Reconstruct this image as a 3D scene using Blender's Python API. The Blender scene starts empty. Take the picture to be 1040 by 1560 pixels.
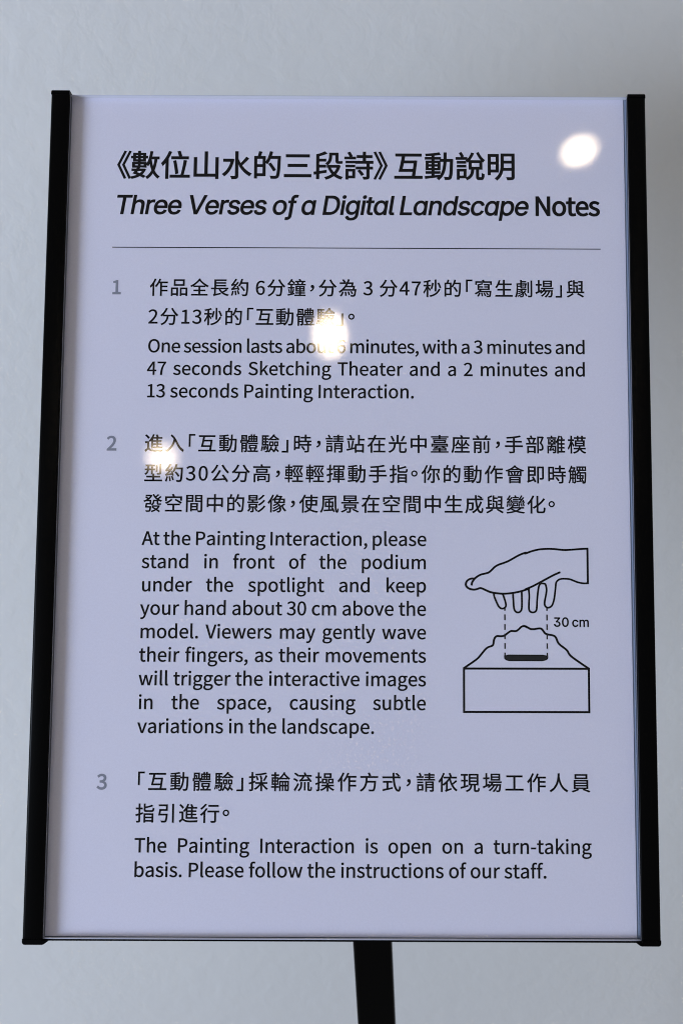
import bpy, bmesh, math
from mathutils import Vector, Matrix
from mathutils.geometry import delaunay_2d_cdt

S = bpy.context.scene
COL = S.collection

# ------------------------------------------------------------------ camera
cam_data = bpy.data.cameras.new('camera')
cam = bpy.data.objects.new('camera', cam_data)
COL.objects.link(cam)
S.camera = cam
cam.matrix_world = Matrix(((0.999276, 0.038051, 0.0, 0.0),
                           (-0.013953, 0.366425, -0.930343, 0.0),
                           (-0.035401, 0.929669, 0.366691, 1.5),
                           (0, 0, 0, 1)))
cam_data.sensor_fit = 'VERTICAL'
cam_data.sensor_height = 36.0
cam_data.sensor_width = 24.0
cam_data.lens = 1700 / 1560 * 36.0
cam_data.shift_x = (520 - 593.88) / 1560
cam_data.clip_start = 0.02
cam_data.clip_end = 50
cam_data.dof.use_dof = True
cam_data.dof.focus_distance = 0.575
cam_data.dof.aperture_fstop = 12.0
cam_data.dof.aperture_blades = 0

# ------------------------------------------------------------------ room light
world = bpy.data.worlds.new('World')
S.world = world
world.use_nodes = True
bg = world.node_tree.nodes['Background']
bg.inputs[0].default_value = (1.0, 0.965, 0.93, 1)
bg.inputs[1].default_value = 0.265

def area(name, loc, target, sx, sy, power, color):
    l = bpy.data.lights.new(name, 'AREA')
    l.shape = 'RECTANGLE'; l.size = sx; l.size_y = sy
    l.energy = power; l.color = color
    o = bpy.data.objects.new(name, l); COL.objects.link(o)
    o.location = loc
    o.rotation_euler = (Vector(target) - Vector(loc)).to_track_quat('-Z', 'Z').to_euler()
    return o
area('window_light', (-2.7, -1.25, 1.34), (0, 0.6, 1.15), 1.3, 1.0, 97, (0.68, 0.79, 1.0))

S.view_settings.view_transform = 'Standard'
S.view_settings.look = 'None'
S.view_settings.exposure = 0.0
S.view_settings.gamma = 1.0
S.cycles.max_bounces = 10
S.cycles.filter_width = 0.95
S.cycles.transparent_max_bounces = 12

GLOSS = 0.032   # the cover's lamp reflections are put onto the sheet and inks as gloss
# ------------------------------------------------------------------ materials
def new_mat(name):
    m = bpy.data.materials.new(name); m.use_nodes = True
    nt = m.node_tree
    return m, nt, nt.nodes['Principled BSDF']

def plain(name, col, rough=0.5, spec=0.5, metal=0.0):
    m, nt, b = new_mat(name)
    b.inputs['Base Color'].default_value = (*col, 1)
    b.inputs['Roughness'].default_value = rough
    b.inputs['Metallic'].default_value = metal
    b.inputs['Specular IOR Level'].default_value = spec
    return m

def wall_mat():
    m, nt, b = new_mat('painted_plaster')
    N, L = nt.nodes, nt.links
    tc = N.new('ShaderNodeTexCoord')
    def noise(scale, detail, rough, dist=0.0):
        n = N.new('ShaderNodeTexNoise'); n.inputs['Scale'].default_value = scale
        n.inputs['Detail'].default_value = detail; n.inputs['Roughness'].default_value = rough
        n.inputs['Distortion'].default_value = dist
        L.new(tc.outputs['Object'], n.inputs['Vector']); return n
    n1 = noise(78, 3, 0.55, 0.4); n2 = noise(30, 2, 0.5, 0.2); n3 = noise(2.2, 3, 0.5)
    add = N.new('ShaderNodeMath'); add.operation = 'MULTIPLY_ADD'
    L.new(n2.outputs['Fac'], add.inputs[0]); add.inputs[1].default_value = 0.8
    L.new(n1.outputs['Fac'], add.inputs[2])
    bump = N.new('ShaderNodeBump'); bump.inputs['Strength'].default_value = 0.36
    bump.inputs['Distance'].default_value = 0.0016
    L.new(add.outputs[0], bump.inputs['Height'])
    L.new(bump.outputs['Normal'], b.inputs['Normal'])
    r = N.new('ShaderNodeValToRGB')
    r.color_ramp.elements[0].position = 0.3; r.color_ramp.elements[0].color = (0.67, 0.68, 0.68, 1)
    r.color_ramp.elements[1].position = 0.7; r.color_ramp.elements[1].color = (0.71, 0.72, 0.72, 1)
    L.new(n3.outputs['Fac'], r.inputs[0]); L.new(r.outputs[0], b.inputs['Base Color'])
    b.inputs['Roughness'].default_value = 0.6
    return m

def paper_mat():
    m, nt, b = new_mat('lilac_paper')
    N, L = nt.nodes, nt.links
    tc = N.new('ShaderNodeTexCoord')
    n = N.new('ShaderNodeTexNoise'); n.inputs['Scale'].default_value = 900; n.inputs['Detail'].default_value = 4
    n2 = N.new('ShaderNodeTexNoise'); n2.inputs['Scale'].default_value = 9; n2.inputs['Detail'].default_value = 3
    L.new(tc.outputs['Object'], n.inputs['Vector']); L.new(tc.outputs['Object'], n2.inputs['Vector'])
    mx = N.new('ShaderNodeMath'); mx.operation = 'MULTIPLY_ADD'; mx.inputs[1].default_value = 0.5
    L.new(n2.outputs['Fac'], mx.inputs[0]); L.new(n.outputs['Fac'], mx.inputs[2])
    r = N.new('ShaderNodeValToRGB')
    r.color_ramp.elements[0].position = 0.45; r.color_ramp.elements[0].color = (0.71, 0.71, 0.845, 1)
    r.color_ramp.elements[1].position = 1.05; r.color_ramp.elements[1].color = (0.75, 0.75, 0.885, 1)
    L.new(mx.outputs[0], r.inputs[0]); L.new(r.outputs[0], b.inputs['Base Color'])
    # tiny dark specks of dust
    v = N.new('ShaderNodeTexVoronoi'); v.inputs['Scale'].default_value = 34
    L.new(tc.outputs['Object'], v.inputs['Vector'])
    lt = N.new('ShaderNodeMath'); lt.operation = 'LESS_THAN'; lt.inputs[1].default_value = 0.012
    L.new(v.outputs['Distance'], lt.inputs[0])
    ml = N.new('ShaderNodeMath'); ml.operation = 'MULTIPLY'; ml.inputs[1].default_value = 0.22
    L.new(lt.outputs[0], ml.inputs[0])
    mix = N.new('ShaderNodeMix'); mix.data_type = 'RGBA'
    L.new(ml.outputs[0], mix.inputs[0]); L.new(r.outputs[0], mix.inputs[6])
    mix.inputs[7].default_value = (0.2, 0.2, 0.22, 1)
    L.new(mix.outputs[2], b.inputs['Base Color'])
    b.inputs['Roughness'].default_value = GLOSS
    b.inputs['Specular IOR Level'].default_value = 0.42
    return m

def clear_mat():
    m = bpy.data.materials.new('clear_acrylic_back'); m.use_nodes = True
    nt = m.node_tree; N, L = nt.nodes, nt.links
    N.remove(N['Principled BSDF'])
    tr = N.new('ShaderNodeBsdfTransparent'); tr.inputs[0].default_value = (0.99, 0.99, 0.995, 1)
    L.new(tr.outputs[0], N['Material Output'].inputs['Surface'])
    return m

def lamp_mat(name, strength, col, soft):
    m = bpy.data.materials.new(name); m.use_nodes = True
    nt = m.node_tree; N, L = nt.nodes, nt.links
    N.remove(N['Principled BSDF'])
    em = N.new('ShaderNodeEmission'); em.inputs[0].default_value = (*col, 1)
    tc = N.new('ShaderNodeTexCoord')
    ln = N.new('ShaderNodeVectorMath'); ln.operation = 'LENGTH'
    L.new(tc.outputs['Object'], ln.inputs[0])
    mr = N.new('ShaderNodeMapRange'); mr.interpolation_type = 'SMOOTHSTEP'
    mr.inputs['From Min'].default_value = soft[0]; mr.inputs['From Max'].default_value = soft[1]
    mr.inputs['To Min'].default_value = strength; mr.inputs['To Max'].default_value = strength * soft[2]
    L.new(ln.outputs['Value'], mr.inputs['Value']); L.new(mr.outputs[0], em.inputs[1])
    L.new(em.outputs[0], N['Material Output'].inputs['Surface'])
    return m

def rail_mat():
    m, nt, b = new_mat('black_powder_coat')
    N, L = nt.nodes, nt.links
    b.inputs['Base Color'].default_value = (0.0008, 0.0009, 0.0011, 1)
    b.inputs['Roughness'].default_value = 0.34
    b.inputs['Specular IOR Level'].default_value = 0.06
    tc = N.new('ShaderNodeTexCoord'); n = N.new('ShaderNodeTexNoise')
    n.inputs['Scale'].default_value = 1500
    L.new(tc.outputs['Object'], n.inputs['Vector'])
    bp = N.new('ShaderNodeBump'); bp.inputs['Strength'].default_value = 0.15; bp.inputs['Distance'].default_value = 0.0002
    L.new(n.outputs['Fac'], bp.inputs['Height']); L.new(bp.outputs['Normal'], b.inputs['Normal'])
    return m

M_WALL = wall_mat(); M_PAPER = paper_mat(); M_FRONT = M_CLEAR = clear_mat()
M_RAIL = rail_mat()
M_INK = plain('black_ink', (0.0018, 0.0022, 0.004), GLOSS, 0.42)
M_GREY = plain('grey_ink', (0.24, 0.255, 0.32), GLOSS, 0.42)
M_SLOT = plain('charcoal_ink', (0.016, 0.017, 0.019), GLOSS, 0.42)
M_EDGE = plain('acrylic_edge', (0.78, 0.80, 0.88), 0.15, 0.6)
M_SIDE = plain('acrylic_side_shaded', (0.05, 0.06, 0.09), 0.3, 0.4)  # same acrylic, shade beside the left rail put into its colour
M_POLISH = plain('polished_bevel', (0.50, 0.53, 0.66), 0.09, 1.0)
M_DUST = plain('pale_dust', (0.75, 0.75, 0.78), 0.6, 0.3)
M_BOARD = plain('backing_lit_blue', (0.36, 0.45, 0.62), 0.5, 0.3)  # blue stands in for window light on the right inner edge

# ------------------------------------------------------------------ helpers
def link(name, me, mat, parent=None):
    o = bpy.data.objects.new(name, me); COL.objects.link(o)
    for k in (mat if isinstance(mat, (list, tuple)) else [mat]):
        me.materials.append(k)
    if parent: o.parent = parent
    return o

def thing(o, label, cat, group=None):
    o['label'] = label; o['category'] = cat
    if group: o['group'] = group

def bevel_bm(bm, w, seg=2, edges=None):
    bmesh.ops.bevel(bm, geom=list(edges if edges is not None else bm.edges), offset=w, segments=seg, profile=0.5, affect='EDGES', clamp_overlap=True)

def box_bm(x0, x1, y0, y1, z0, z1):
    bm = bmesh.new()
    bmesh.ops.create_cube(bm, size=1)
    for v in bm.verts:
        v.co = Vector(((x0 + x1) / 2 + v.co.x * (x1 - x0), (y0 + y1) / 2 + v.co.y * (y1 - y0), (z0 + z1) / 2 + v.co.z * (z1 - z0)))
    return bm

def to_mesh(bm, name, smooth=False):
    bmesh.ops.recalc_face_normals(bm, faces=bm.faces)
    me = bpy.data.meshes.new(name); bm.to_mesh(me); bm.free()
    if smooth:
        for p in me.polygons: p.use_smooth = True
    return me

# ------------------------------------------------------------------ the wall
WY = 0.82
bm = bmesh.new()
bmesh.ops.create_grid(bm, x_segments=8, y_segments=8, size=0.5)
for v in bm.verts:
    v.co = Vector((v.co.x * 6, 0, v.co.y * 4 + 1.9))
wall = link('wall', to_mesh(bm, 'wall'), M_WALL)
wall.location = (0, WY, 0)
wall['kind'] = 'structure'

# ------------------------------------------------------------------ sign frame of reference
# local x = right, y = up, z = out of the sheet; the origin is the upper left inner corner; metres
SIGN = Matrix(((0.999116, 0.041802, 0.004418, -0.158145),
               (-0.015056, 0.454, -0.890874, 0.622336),
               (-0.039246, 0.89002, 0.454228, 1.493644),
               (0, 0, 0, 1)))
mm = 0.001

stand = bpy.data.objects.new('sign_stand', None); COL.objects.link(stand)
stand.location = (-0.0206, 0.5426, 0)
thing(stand, 'black floor standing sign holder with a tilted clear cover between two side rails', 'sign stand')
bpy.context.view_layer.update()
INV = Matrix.Translation(-Vector(stand.location))

def on_sign(o):
    o.matrix_local = INV @ SIGN

# back tray
TR_B = -424.5
bm = box_bm(-6 * mm, 296 * mm, TR_B * mm, -0.2 * mm, -4.5 * mm, -1.6 * mm)
bevel_bm(bm, 0.3 * mm, 1)
o = link('back_tray', to_mesh(bm, 'back_tray'), M_RAIL, stand); on_sign(o)
# bottom lip that carries the cover
bm = box_bm(1.2 * mm, 289.05 * mm, -424.65 * mm, -423.95 * mm, -4.4 * mm, 3.7 * mm)
o = link('bottom_lip', to_mesh(bm, 'bottom_lip'), M_RAIL, stand); on_sign(o)
# backing board behind the sheet, blue to imitate a window-lit edge
bm = box_bm(-3 * mm, 292.5 * mm, -423.8 * mm, 0.2 * mm, -1.5 * mm, -0.4 * mm)
o = link('backing_board', to_mesh(bm, 'backing_board'), M_BOARD, stand); on_sign(o)

# acrylic cover: clear slab, front face plain, end edges pale, sides darkened for shade
bm = box_bm(1.24 * mm, 289.0 * mm, -423.85 * mm, -0.45 * mm, 0.25 * mm, 4.0 * mm)
bm.faces.ensure_lookup_table()
fe = [e for e in bm.edges if all(v.co.z > 3.9 * mm for v in e.verts)]
bevel_bm(bm, 0.4 * mm, 6, fe)
bmesh.ops.recalc_face_normals(bm, faces=bm.faces)
for f in bm.faces:
    n = f.normal
    f.material_index = 0 if n.z > 0.999 else 1 if n.z < -0.9 else 3 if abs(n.x) > 0.9 else 2 if n.z < 0.03 else 4
    f.smooth = f.material_index == 4
me = bpy.data.meshes.new('acrylic_cover'); bm.to_mesh(me); bm.free()
o = link('acrylic_cover', me, [M_FRONT, M_CLEAR, M_EDGE, M_SIDE, M_POLISH], stand); on_sign(o)

# bits of dust on the cover
for x, y, r in ((249.0, 36.9, 0.34), (259.2, 41.0, 0.42), (133.6, 140.5, 0.3), (50.4, 90.1, 0.22), (187.9, 281.5, 0.22)):
    bm = bmesh.new(); bmesh.ops.create_icosphere(bm, subdivisions=2, radius=r * mm)
    for v in bm.verts: v.co = Vector((v.co.x * 1.3 + x * mm, v.co.y * 0.6 - y * mm, v.co.z * 0.35 + 4.05 * mm))
    o = link('dust_speck', to_mesh(bm, 'dust_speck', True), M_DUST, stand); on_sign(o)

# side rails
def rail(x0, x1, top, bot):
    bm = box_bm(x0 * mm, x1 * mm, -bot * mm, -top * mm, -6.5 * mm, 5.2 * mm)
    outer = x0 if x0 < 100 else x1
    long_out = [e for e in bm.edges if abs(e.verts[0].co.y - e.verts[1].co.y) > 0.1 and all(v.co.z > 0 and abs(v.co.x - outer * mm) < 1e-5 for v in e.verts)]
    bevel_bm(bm, 1.5 * mm, 4, long_out)
    rest = [e for e in bm.edges if e.calc_face_angle(0) > 0.9]
    bevel_bm(bm, 0.35 * mm, 2, rest)
    me = to_mesh(bm, 'side_rail', True)
    me.set_sharp_from_angle(angle=math.radians(50))
    o = link('side_rail', me, M_RAIL, stand); on_sign(o)
    return o
def cap(x0, x1, y0, y1, hook, parent_rail, r=1.5):
    # closed end piece of the rail, rounded at its outer corner, with a small inward hook at the bottom
    left = x0 < 100
    xo, xi = (x0, x1) if left else (x1, x0)
    s = 1 if left else -1
    pts = [(xo, y0)]
    for k in range(7):
        a = math.pi / 2 * k / 6
        pts.append((xo + s * (r - r * math.cos(a)), y1 + (r - r * math.sin(a)) * (1 if y1 < y0 else -1)))
    if hook:
        pts += [(xi + s * 0.2, y1), (xi + s * 1.1, y1 + 0.35), (xi + s * hook, y1 + 1.75), (xi + s * hook, y1 + 2.1), (xi, y1 + 2.1)]
    else:
        pts += [(xi, y1)]
    pts += [(xi, y0)]
    bm = bmesh.new()
    vs = [bm.verts.new((x * mm, y * mm, 5.2 * mm)) for x, y in pts]
    f = bm.faces.new(vs)
    g = bmesh.ops.extrude_face_region(bm, geom=[f])
    for v in g['geom']:
        if isinstance(v, bmesh.types.BMVert): v.co.z = -6.5 * mm
    bmesh.ops.recalc_face_normals(bm, faces=bm.faces)
    top = [e for e in bm.edges if all(v.co.z > 5 * mm for v in e.verts)]
    bevel_bm(bm, 0.35 * mm, 2, top)
    return to_mesh(bm, 'end_cap')
RAILS = ((-8.35, 1.2, 1.34, -423.6), (289.05, 298.2, 0.5, -423.3))
for x0, x1, t, b in RAILS:
    r = rail(x0, x1, -t + 2.0, -b)
    for (ya, yb, hk) in ((t - 2.0, t, 0), (b, b - 2.7, 3.0)):
        me = cap(x0, x1, ya, yb, hk, r, 1.4 if hk else 0.8)
        c = link('end_cap', me, M_RAIL, r)

# pole, collar and bracket behind the sign
def cyl(name, p0, p1, r, mat, parent, seg=48, bev=0.0):
    bm = bmesh.new()
    p0 = Vector(p0); p1 = Vector(p1); d = p1 - p0
    bmesh.ops.create_cone(bm, cap_ends=True, cap_tris=False, segments=seg, radius1=r, radius2=r, depth=d.length)
    if bev: bevel_bm(bm, bev, 2, [e for e in bm.edges if e.calc_face_angle(0) > 1])
    M = Matrix.Translation((p0 + p1) / 2) @ d.to_track_quat('Z', 'Y').to_matrix().to_4x4()
    bmesh.ops.transform(bm, matrix=M, verts=bm.verts)
    me = to_mesh(bm, name, True); me.set_sharp_from_angle(angle=math.radians(40))
    return link(name, me, mat, parent)
bm = box_bm(-0.0117, 0.0117, -0.0117, 0.0117, 0.012, 1.262)
bevel_bm(bm, 0.0022, 3)
link('pole', to_mesh(bm, 'pole'), M_RAIL, stand)
cyl('base_plate', (0, 0, 0), (0, 0, 0.012), 0.15, M_RAIL, stand, 64, 0.002)
bm = box_bm(115 * mm, 175 * mm, -270 * mm, -190 * mm, -8.5 * mm, -4.6 * mm)
bevel_bm(bm, 0.8 * mm, 2)
o = link('mounting_plate', to_mesh(bm, 'mounting_plate'), M_RAIL, stand); on_sign(o)
pc = INV @ (SIGN @ Vector((0.143, -0.235, -0.009)))
cyl('tilt_joint', (0, 0, 1.262), pc, 0.009, M_RAIL, stand, 32, 0.001)

# ------------------------------------------------------------------ the printed sheet
X0, X1, Y0, Y1 = -3.0, 287.7, -0.3, -423.55  # right edge stops short so the backing's painted light strip shows
sheet_me_bm = box_bm(X0 * mm, X1 * mm, Y1 * mm, Y0 * mm, -0.15 * mm, 0.0)
sheet = link('notice_sheet', to_mesh(sheet_me_bm, 'notice_sheet'), M_PAPER)
sheet.matrix_world = SIGN
thing(sheet, 'lilac printed notice sheet with Chinese and English text under the clear cover', 'notice')

# outlines of the lettering: advance, then one closed spline per contour; six numbers a point
# (x, y, offset of the incoming handle, offset of the outgoing handle), 1000 units to the em
CHINESE = '《數位山水的三段詩》互動說明作品全長約分鐘，為秒「寫生劇場」與體驗。進入時請站在光中臺座前手部離模型公高輕揮指你會即觸發空間影像使風景成變化採輪流操方式依現工人員引行'
LATIN = 'AINOPSTVabcdefghiklmnoprstuvwy0123467.,-'
TITLE = 'ThreVsofaDigtlLndcp30mɑƒ'
OUTLINES = [
[1000,[806,-68,-18,-6,-72,149,590,380,72,-149,72,150,806,828,-72,-149,-18,6,751,846,19,-6,-74,-155,529,380,74,156,74,-155,751,-86,-74,155,19,6],[963,-68,-18,-6,-71,149,748,380,72,-149,72,150,963,828,-71,-149,-18,6,909,846,18,-6,-74,-155,687,380,74,156,74,-155,909,-86,-74,155,18,6]],
[1000,[692,581,15,-107,42,0,818,581,-42,0,-12,-112,760,283,28,87,-32,89],[676,832,22,-2,-22,-166,548,398,66,105,15,-10,600,352,-11,11,20,33,653,463,-15,-41,18,-97,727,198,-32,79,-44,-95,538,-29,85,57,14,-13,579,-85,-7,14,78,56,761,122,-45,-83,41,-79,919,-68,-65,45,10,17,965,-15,-16,-12,-72,45,795,194,43,-91,45,108,885,581,-18,-150,23,0,954,581,-23,0,0,23,954,648,0,-22,-82,0,708,648,82,0,13,57,741,824,-9,-60,-21,3],[180,718,0,-17,33,0,278,718,-33,0,0,-17,278,665,0,18,-33,0,180,665,33,0,0,18],[278,553,0,21,-33,0,180,553,33,0,0,21,180,614,0,-20,33,0,278,614,-33,0,0,-20],[338,718,0,-17,35,0,442,718,-35,0,0,-17,442,665,0,18,-35,0,338,665,35,0,0,18],[338,553,35,0,0,21,338,614,0,-20,35,0,442,614,-35,0,0,-20,442,553,0,21,-35,0],[118,95,22,25,48,-14,268,42,-50,20,-66,-34,48,-27,78,13,11,-13,80,-82,-6,16,92,19,335,12,-75,-46,44,-21,448,-48,-30,19,17,15,499,-3,-17,-15,-29,17,391,52,42,-19,54,45,515,224,-27,-71,-13,6,475,241,14,-6,-3,-1,464,238,4,1,-56,0,296,238,56,0,9,15,322,283,-9,-15,-16,4,275,295,16,-4,86,0,534,295,-86,0,0,55,534,460,0,-55,-65,0,338,460,65,0,0,14,338,501,0,-13,57,0,509,501,-57,0,0,37,509,611,0,-36,23,0,578,611,-23,0,0,19,578,668,0,-19,-23,0,509,668,23,0,0,35,509,771,0,-34,-57,0,338,771,57,0,0,23,338,840,0,-23,-20,0,278,840,20,0,0,-23,278,771,0,23,-54,0,116,771,54,0,0,-34,116,668,0,35,-23,0,48,668,23,0,0,-19,48,611,0,19,23,0,116,611,-23,0,0,-36,116,501,0,37,54,0,278,501,-54,0,0,-13,278,460,0,14,-63,0,88,460,63,0,0,-55,88,295,0,55,57,0,258,295,-57,0,-10,-18,225,238,12,19,-50,0,75,238,50,0,0,-18,75,183,0,18,38,0,188,183,-38,0,-23,-33],[152,409,0,-21,42,0,278,409,-42,0,0,-21,278,346,0,21,-42,0,152,346,42,0,0,21],[338,409,0,-21,43,0,467,409,-43,0,0,-21,467,346,0,21,-43,0,338,346,43,0,0,21],[261,183,-15,-22,56,0,428,183,-56,0,-25,-41,329,79,41,29,-37,15,215,121,38,-12,15,19]],
[1000,[369,658,182,0,0,-24,369,585,0,25,182,0,914,585,-181,0,0,25,914,658,0,-24,-181,0],[435,509,23,6,30,-139,503,80,-8,105,25,7,577,102,-24,-7,-10,102,503,525,33,-141,-22,-5],[570,828,24,7,19,-50,617,669,-8,43,25,8,692,691,-25,-7,-10,43,641,847,19,-50,-23,-6],[326,34,118,0,0,-24,326,-38,0,24,210,0,955,-38,-209,0,0,24,955,34,0,-24,-69,0,748,34,69,0,37,134,853,519,-27,-154,-26,5,774,532,27,-4,-18,-150,678,34,38,135,-117,0],[286,836,24,-7,-56,-152,38,437,98,97,13,-17,81,363,-8,18,34,35,180,484,-32,-45,0,-187,180,-78,0,187,25,0,255,-78,-25,0,0,226,255,601,0,-226,39,68,357,815,-28,-73,-24,7]],
[1000,[108,632,26,0,0,-211,108,-2,0,211,236,0,816,-2,-236,0,0,-25,816,-76,0,25,26,0,893,-76,-25,0,0,236,893,633,0,-236,-25,0,816,633,26,0,0,-186,816,74,0,186,-92,0,538,74,93,0,0,252,538,829,0,-251,-26,0,460,829,26,0,0,-251,460,74,0,252,-92,0,185,74,92,0,0,186,185,632,0,-186,-26,0]],
[1000,[71,584,91,0,0,-25,71,508,0,26,82,0,317,508,-82,0,-48,-198,39,76,127,83,18,-11,100,18,-13,18,141,100,407,568,-49,-262,-16,7,358,587,16,-6,-5,-1,344,584,5,1,-91,0],[817,652,23,-16,-49,-68,623,433,66,62,-31,52,542,596,22,-56,0,81,542,838,0,-80,-26,0,462,838,27,0,0,-272,462,22,0,272,0,-17,440,0,16,1,-16,-1,314,1,58,-2,12,-23,343,-81,-4,22,77,0,500,-65,-31,-14,30,13,542,23,0,-51,0,141,542,445,0,-141,91,-181,919,24,-156,82,13,22,975,93,-18,-16,-121,56,660,377,85,-124,70,59,885,604,-66,-77,-22,16]],
[1000,[552,423,20,11,55,-73,705,189,-30,61,22,13,769,229,-21,-13,-33,59,610,456,57,-71,-19,-11],[240,842,27,-4,-8,-48,199,679,16,49,-37,0,87,679,37,0,0,-244,87,-54,0,244,23,0,156,-54,-23,0,0,26,156,25,0,-26,93,0,435,25,-93,0,0,218,435,679,0,-218,-56,0,268,679,56,0,17,43,321,828,-17,-50,-27,5],[156,612,0,-70,70,0,366,612,-70,0,0,-70,366,401,0,71,-70,0,156,401,70,0,0,71],[156,93,70,0,0,81,156,335,0,-81,70,0,366,335,-70,0,0,-81,366,93,0,81,-70,0],[598,844,24,-5,-32,-138,443,479,69,89,18,-10,506,436,-14,12,34,48,600,613,-28,-68,86,0,856,613,-85,0,-12,-401,796,24,31,35,-12,-14,753,7,20,0,-23,0,604,13,66,-5,14,-19,629,-59,-2,21,56,-3,778,-61,-34,-4,36,4,859,-19,-24,-29,40,49,928,644,-15,-459,1,10,929,682,0,0,-100,0,627,682,101,0,16,47,670,828,-12,-49,-24,6]],
[1000,[123,743,252,0,0,-25,123,667,0,26,252,0,879,667,-252,0,0,26,879,743,0,-25,-252,0],[187,416,205,0,0,-25,187,341,0,25,205,0,801,341,-204,0,0,25,801,416,0,-25,-204,0],[65,69,290,0,0,-25,65,-7,0,25,290,0,934,-7,-289,0,0,25,934,69,0,-25,-289,0]],
[1000,[538,803,93,0,0,-40,538,682,0,41,0,-73,423,454,99,66,15,-9,476,406,-10,14,109,73,608,680,0,-89,0,20,608,738,0,-19,47,0,748,738,-46,0,0,-62,748,550,0,63,0,-68,828,456,-67,0,12,0,903,456,-14,0,19,0,954,461,-11,-4,-2,15,949,519,1,-18,-12,-3,902,515,13,0,-12,0,834,515,12,0,-14,0,817,549,0,-27,0,85,817,803,0,-84,-93,0],[467,386,120,0,0,-22,467,321,0,22,25,0,540,321,-24,0,-13,-4,501,310,13,4,32,-84,634,91,-57,61,-69,-53,393,-20,90,22,15,-15,433,-84,-8,20,95,27,687,41,-73,-58,63,-53,913,-77,-87,25,11,19,961,-13,-17,-15,-85,20,739,90,63,-47,68,70,887,372,-29,-120,-15,6,840,389,16,-6,-4,-1,827,386,5,1,-120,0],[563,321,28,-70,78,0,797,321,-78,0,-25,-73,685,137,49,50,-53,52],[118,751,1,0,0,-194,118,168,0,194,-28,-4,33,157,28,4,4,-24,46,85,-4,24,24,4,118,97,-24,-4,0,-54,118,-66,0,54,24,0,191,-66,-24,0,0,58,191,109,0,-58,81,14,435,150,-81,-14,-1,22,431,215,2,-22,-80,-12,191,179,80,12,0,48,191,324,0,-48,75,0,415,324,-75,0,0,23,415,392,0,-23,-75,0,191,392,75,0,0,46,191,529,0,-45,75,0,416,529,-75,0,0,23,416,596,0,-22,-75,0,191,596,75,0,0,37,191,705,0,-36,87,23,445,790,-72,-33,-20,19,383,846,21,-18,-62,-33,120,750,94,25,-1,1]],
[1000,[475,199,19,11,43,-46,591,48,-22,41,20,12,651,84,-20,-12,-22,41,532,231,45,-44,-19,-11],[83,531,95,0,0,-19,83,472,0,20,95,0,367,472,-95,0,0,20,367,531,0,-19,-95,0],[83,395,95,0,0,-20,83,335,0,20,95,0,367,335,-95,0,0,20,367,395,0,-20,-95,0],[38,671,118,0,0,-21,38,608,0,21,118,0,393,608,-118,0,0,21,393,671,0,-21,-118,0],[143,811,20,9,29,-42,215,674,-11,38,22,11,281,706,-22,-10,-14,36,204,837,32,-40,-20,-8],[645,841,25,0,0,-39,645,722,0,40,-66,0,445,722,67,0,0,-22,445,654,0,23,67,0,645,654,-66,0,0,-41,645,530,0,42,-82,0,399,530,82,0,0,-23,399,460,0,24,188,0,962,460,-187,0,0,24,962,530,0,-23,-80,0,720,530,81,0,0,42,720,654,0,-41,69,0,927,654,-69,0,0,23,927,722,0,-22,-69,0,720,722,69,0,0,40,720,841,0,-39,-25,0],[765,435,25,0,0,-34,765,334,0,34,-116,0,415,334,117,0,0,-23,415,266,0,23,117,0,765,266,-116,0,0,-86,765,8,0,86,0,-13,747,-9,14,0,-14,0,638,-8,50,-1,10,-20,663,-77,-4,20,66,0,802,-65,-28,-12,29,12,838,7,0,-40,0,86,838,266,0,-86,38,0,950,266,-37,0,0,23,950,334,0,-23,-37,0,838,334,38,0,0,34,838,435,0,-34,-24,0],[82,257,95,0,0,-111,82,-77,0,111,21,0,146,-77,-21,0,0,14,146,-35,0,-14,74,0,368,-35,-74,0,0,97,368,257,0,-97,-95,0],[146,195,0,-56,52,0,303,195,-52,0,0,-56,303,27,0,56,-52,0,146,27,52,0,0,56]],
[1000,[194,-68,72,149,18,-6,248,-86,-18,6,74,155,470,380,-74,-155,-74,156,248,846,74,-155,-18,-6,194,828,18,6,72,-149,409,380,-72,150,-72,-149],[36,-68,72,149,18,-6,90,-86,-18,6,74,155,312,380,-74,-155,-74,156,90,846,74,-155,-18,-6,36,828,18,6,72,-149,251,380,-72,150,-72,-149]],
[1000,[53,29,192,0,0,-24,53,-43,0,24,299,0,951,-43,-299,0,0,24,951,29,0,-24,-81,0,706,29,82,0,26,166,773,545,-13,-136,-18,3,717,552,19,-2,-4,-1,703,548,5,2,-116,0,353,548,117,0,10,54,383,710,-10,-54,180,0,921,710,-179,0,0,25,921,783,0,-24,-278,0,85,783,279,0,0,-24,85,710,0,25,72,0,302,710,-72,0,-27,-167,196,191,35,131,152,0,653,191,-152,0,-8,-54,628,29,9,54,-191,0],[340,478,-15,-78,117,0,689,478,-116,0,-7,-61,662,261,11,79,-122,0,295,261,123,0,15,64]],
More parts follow.
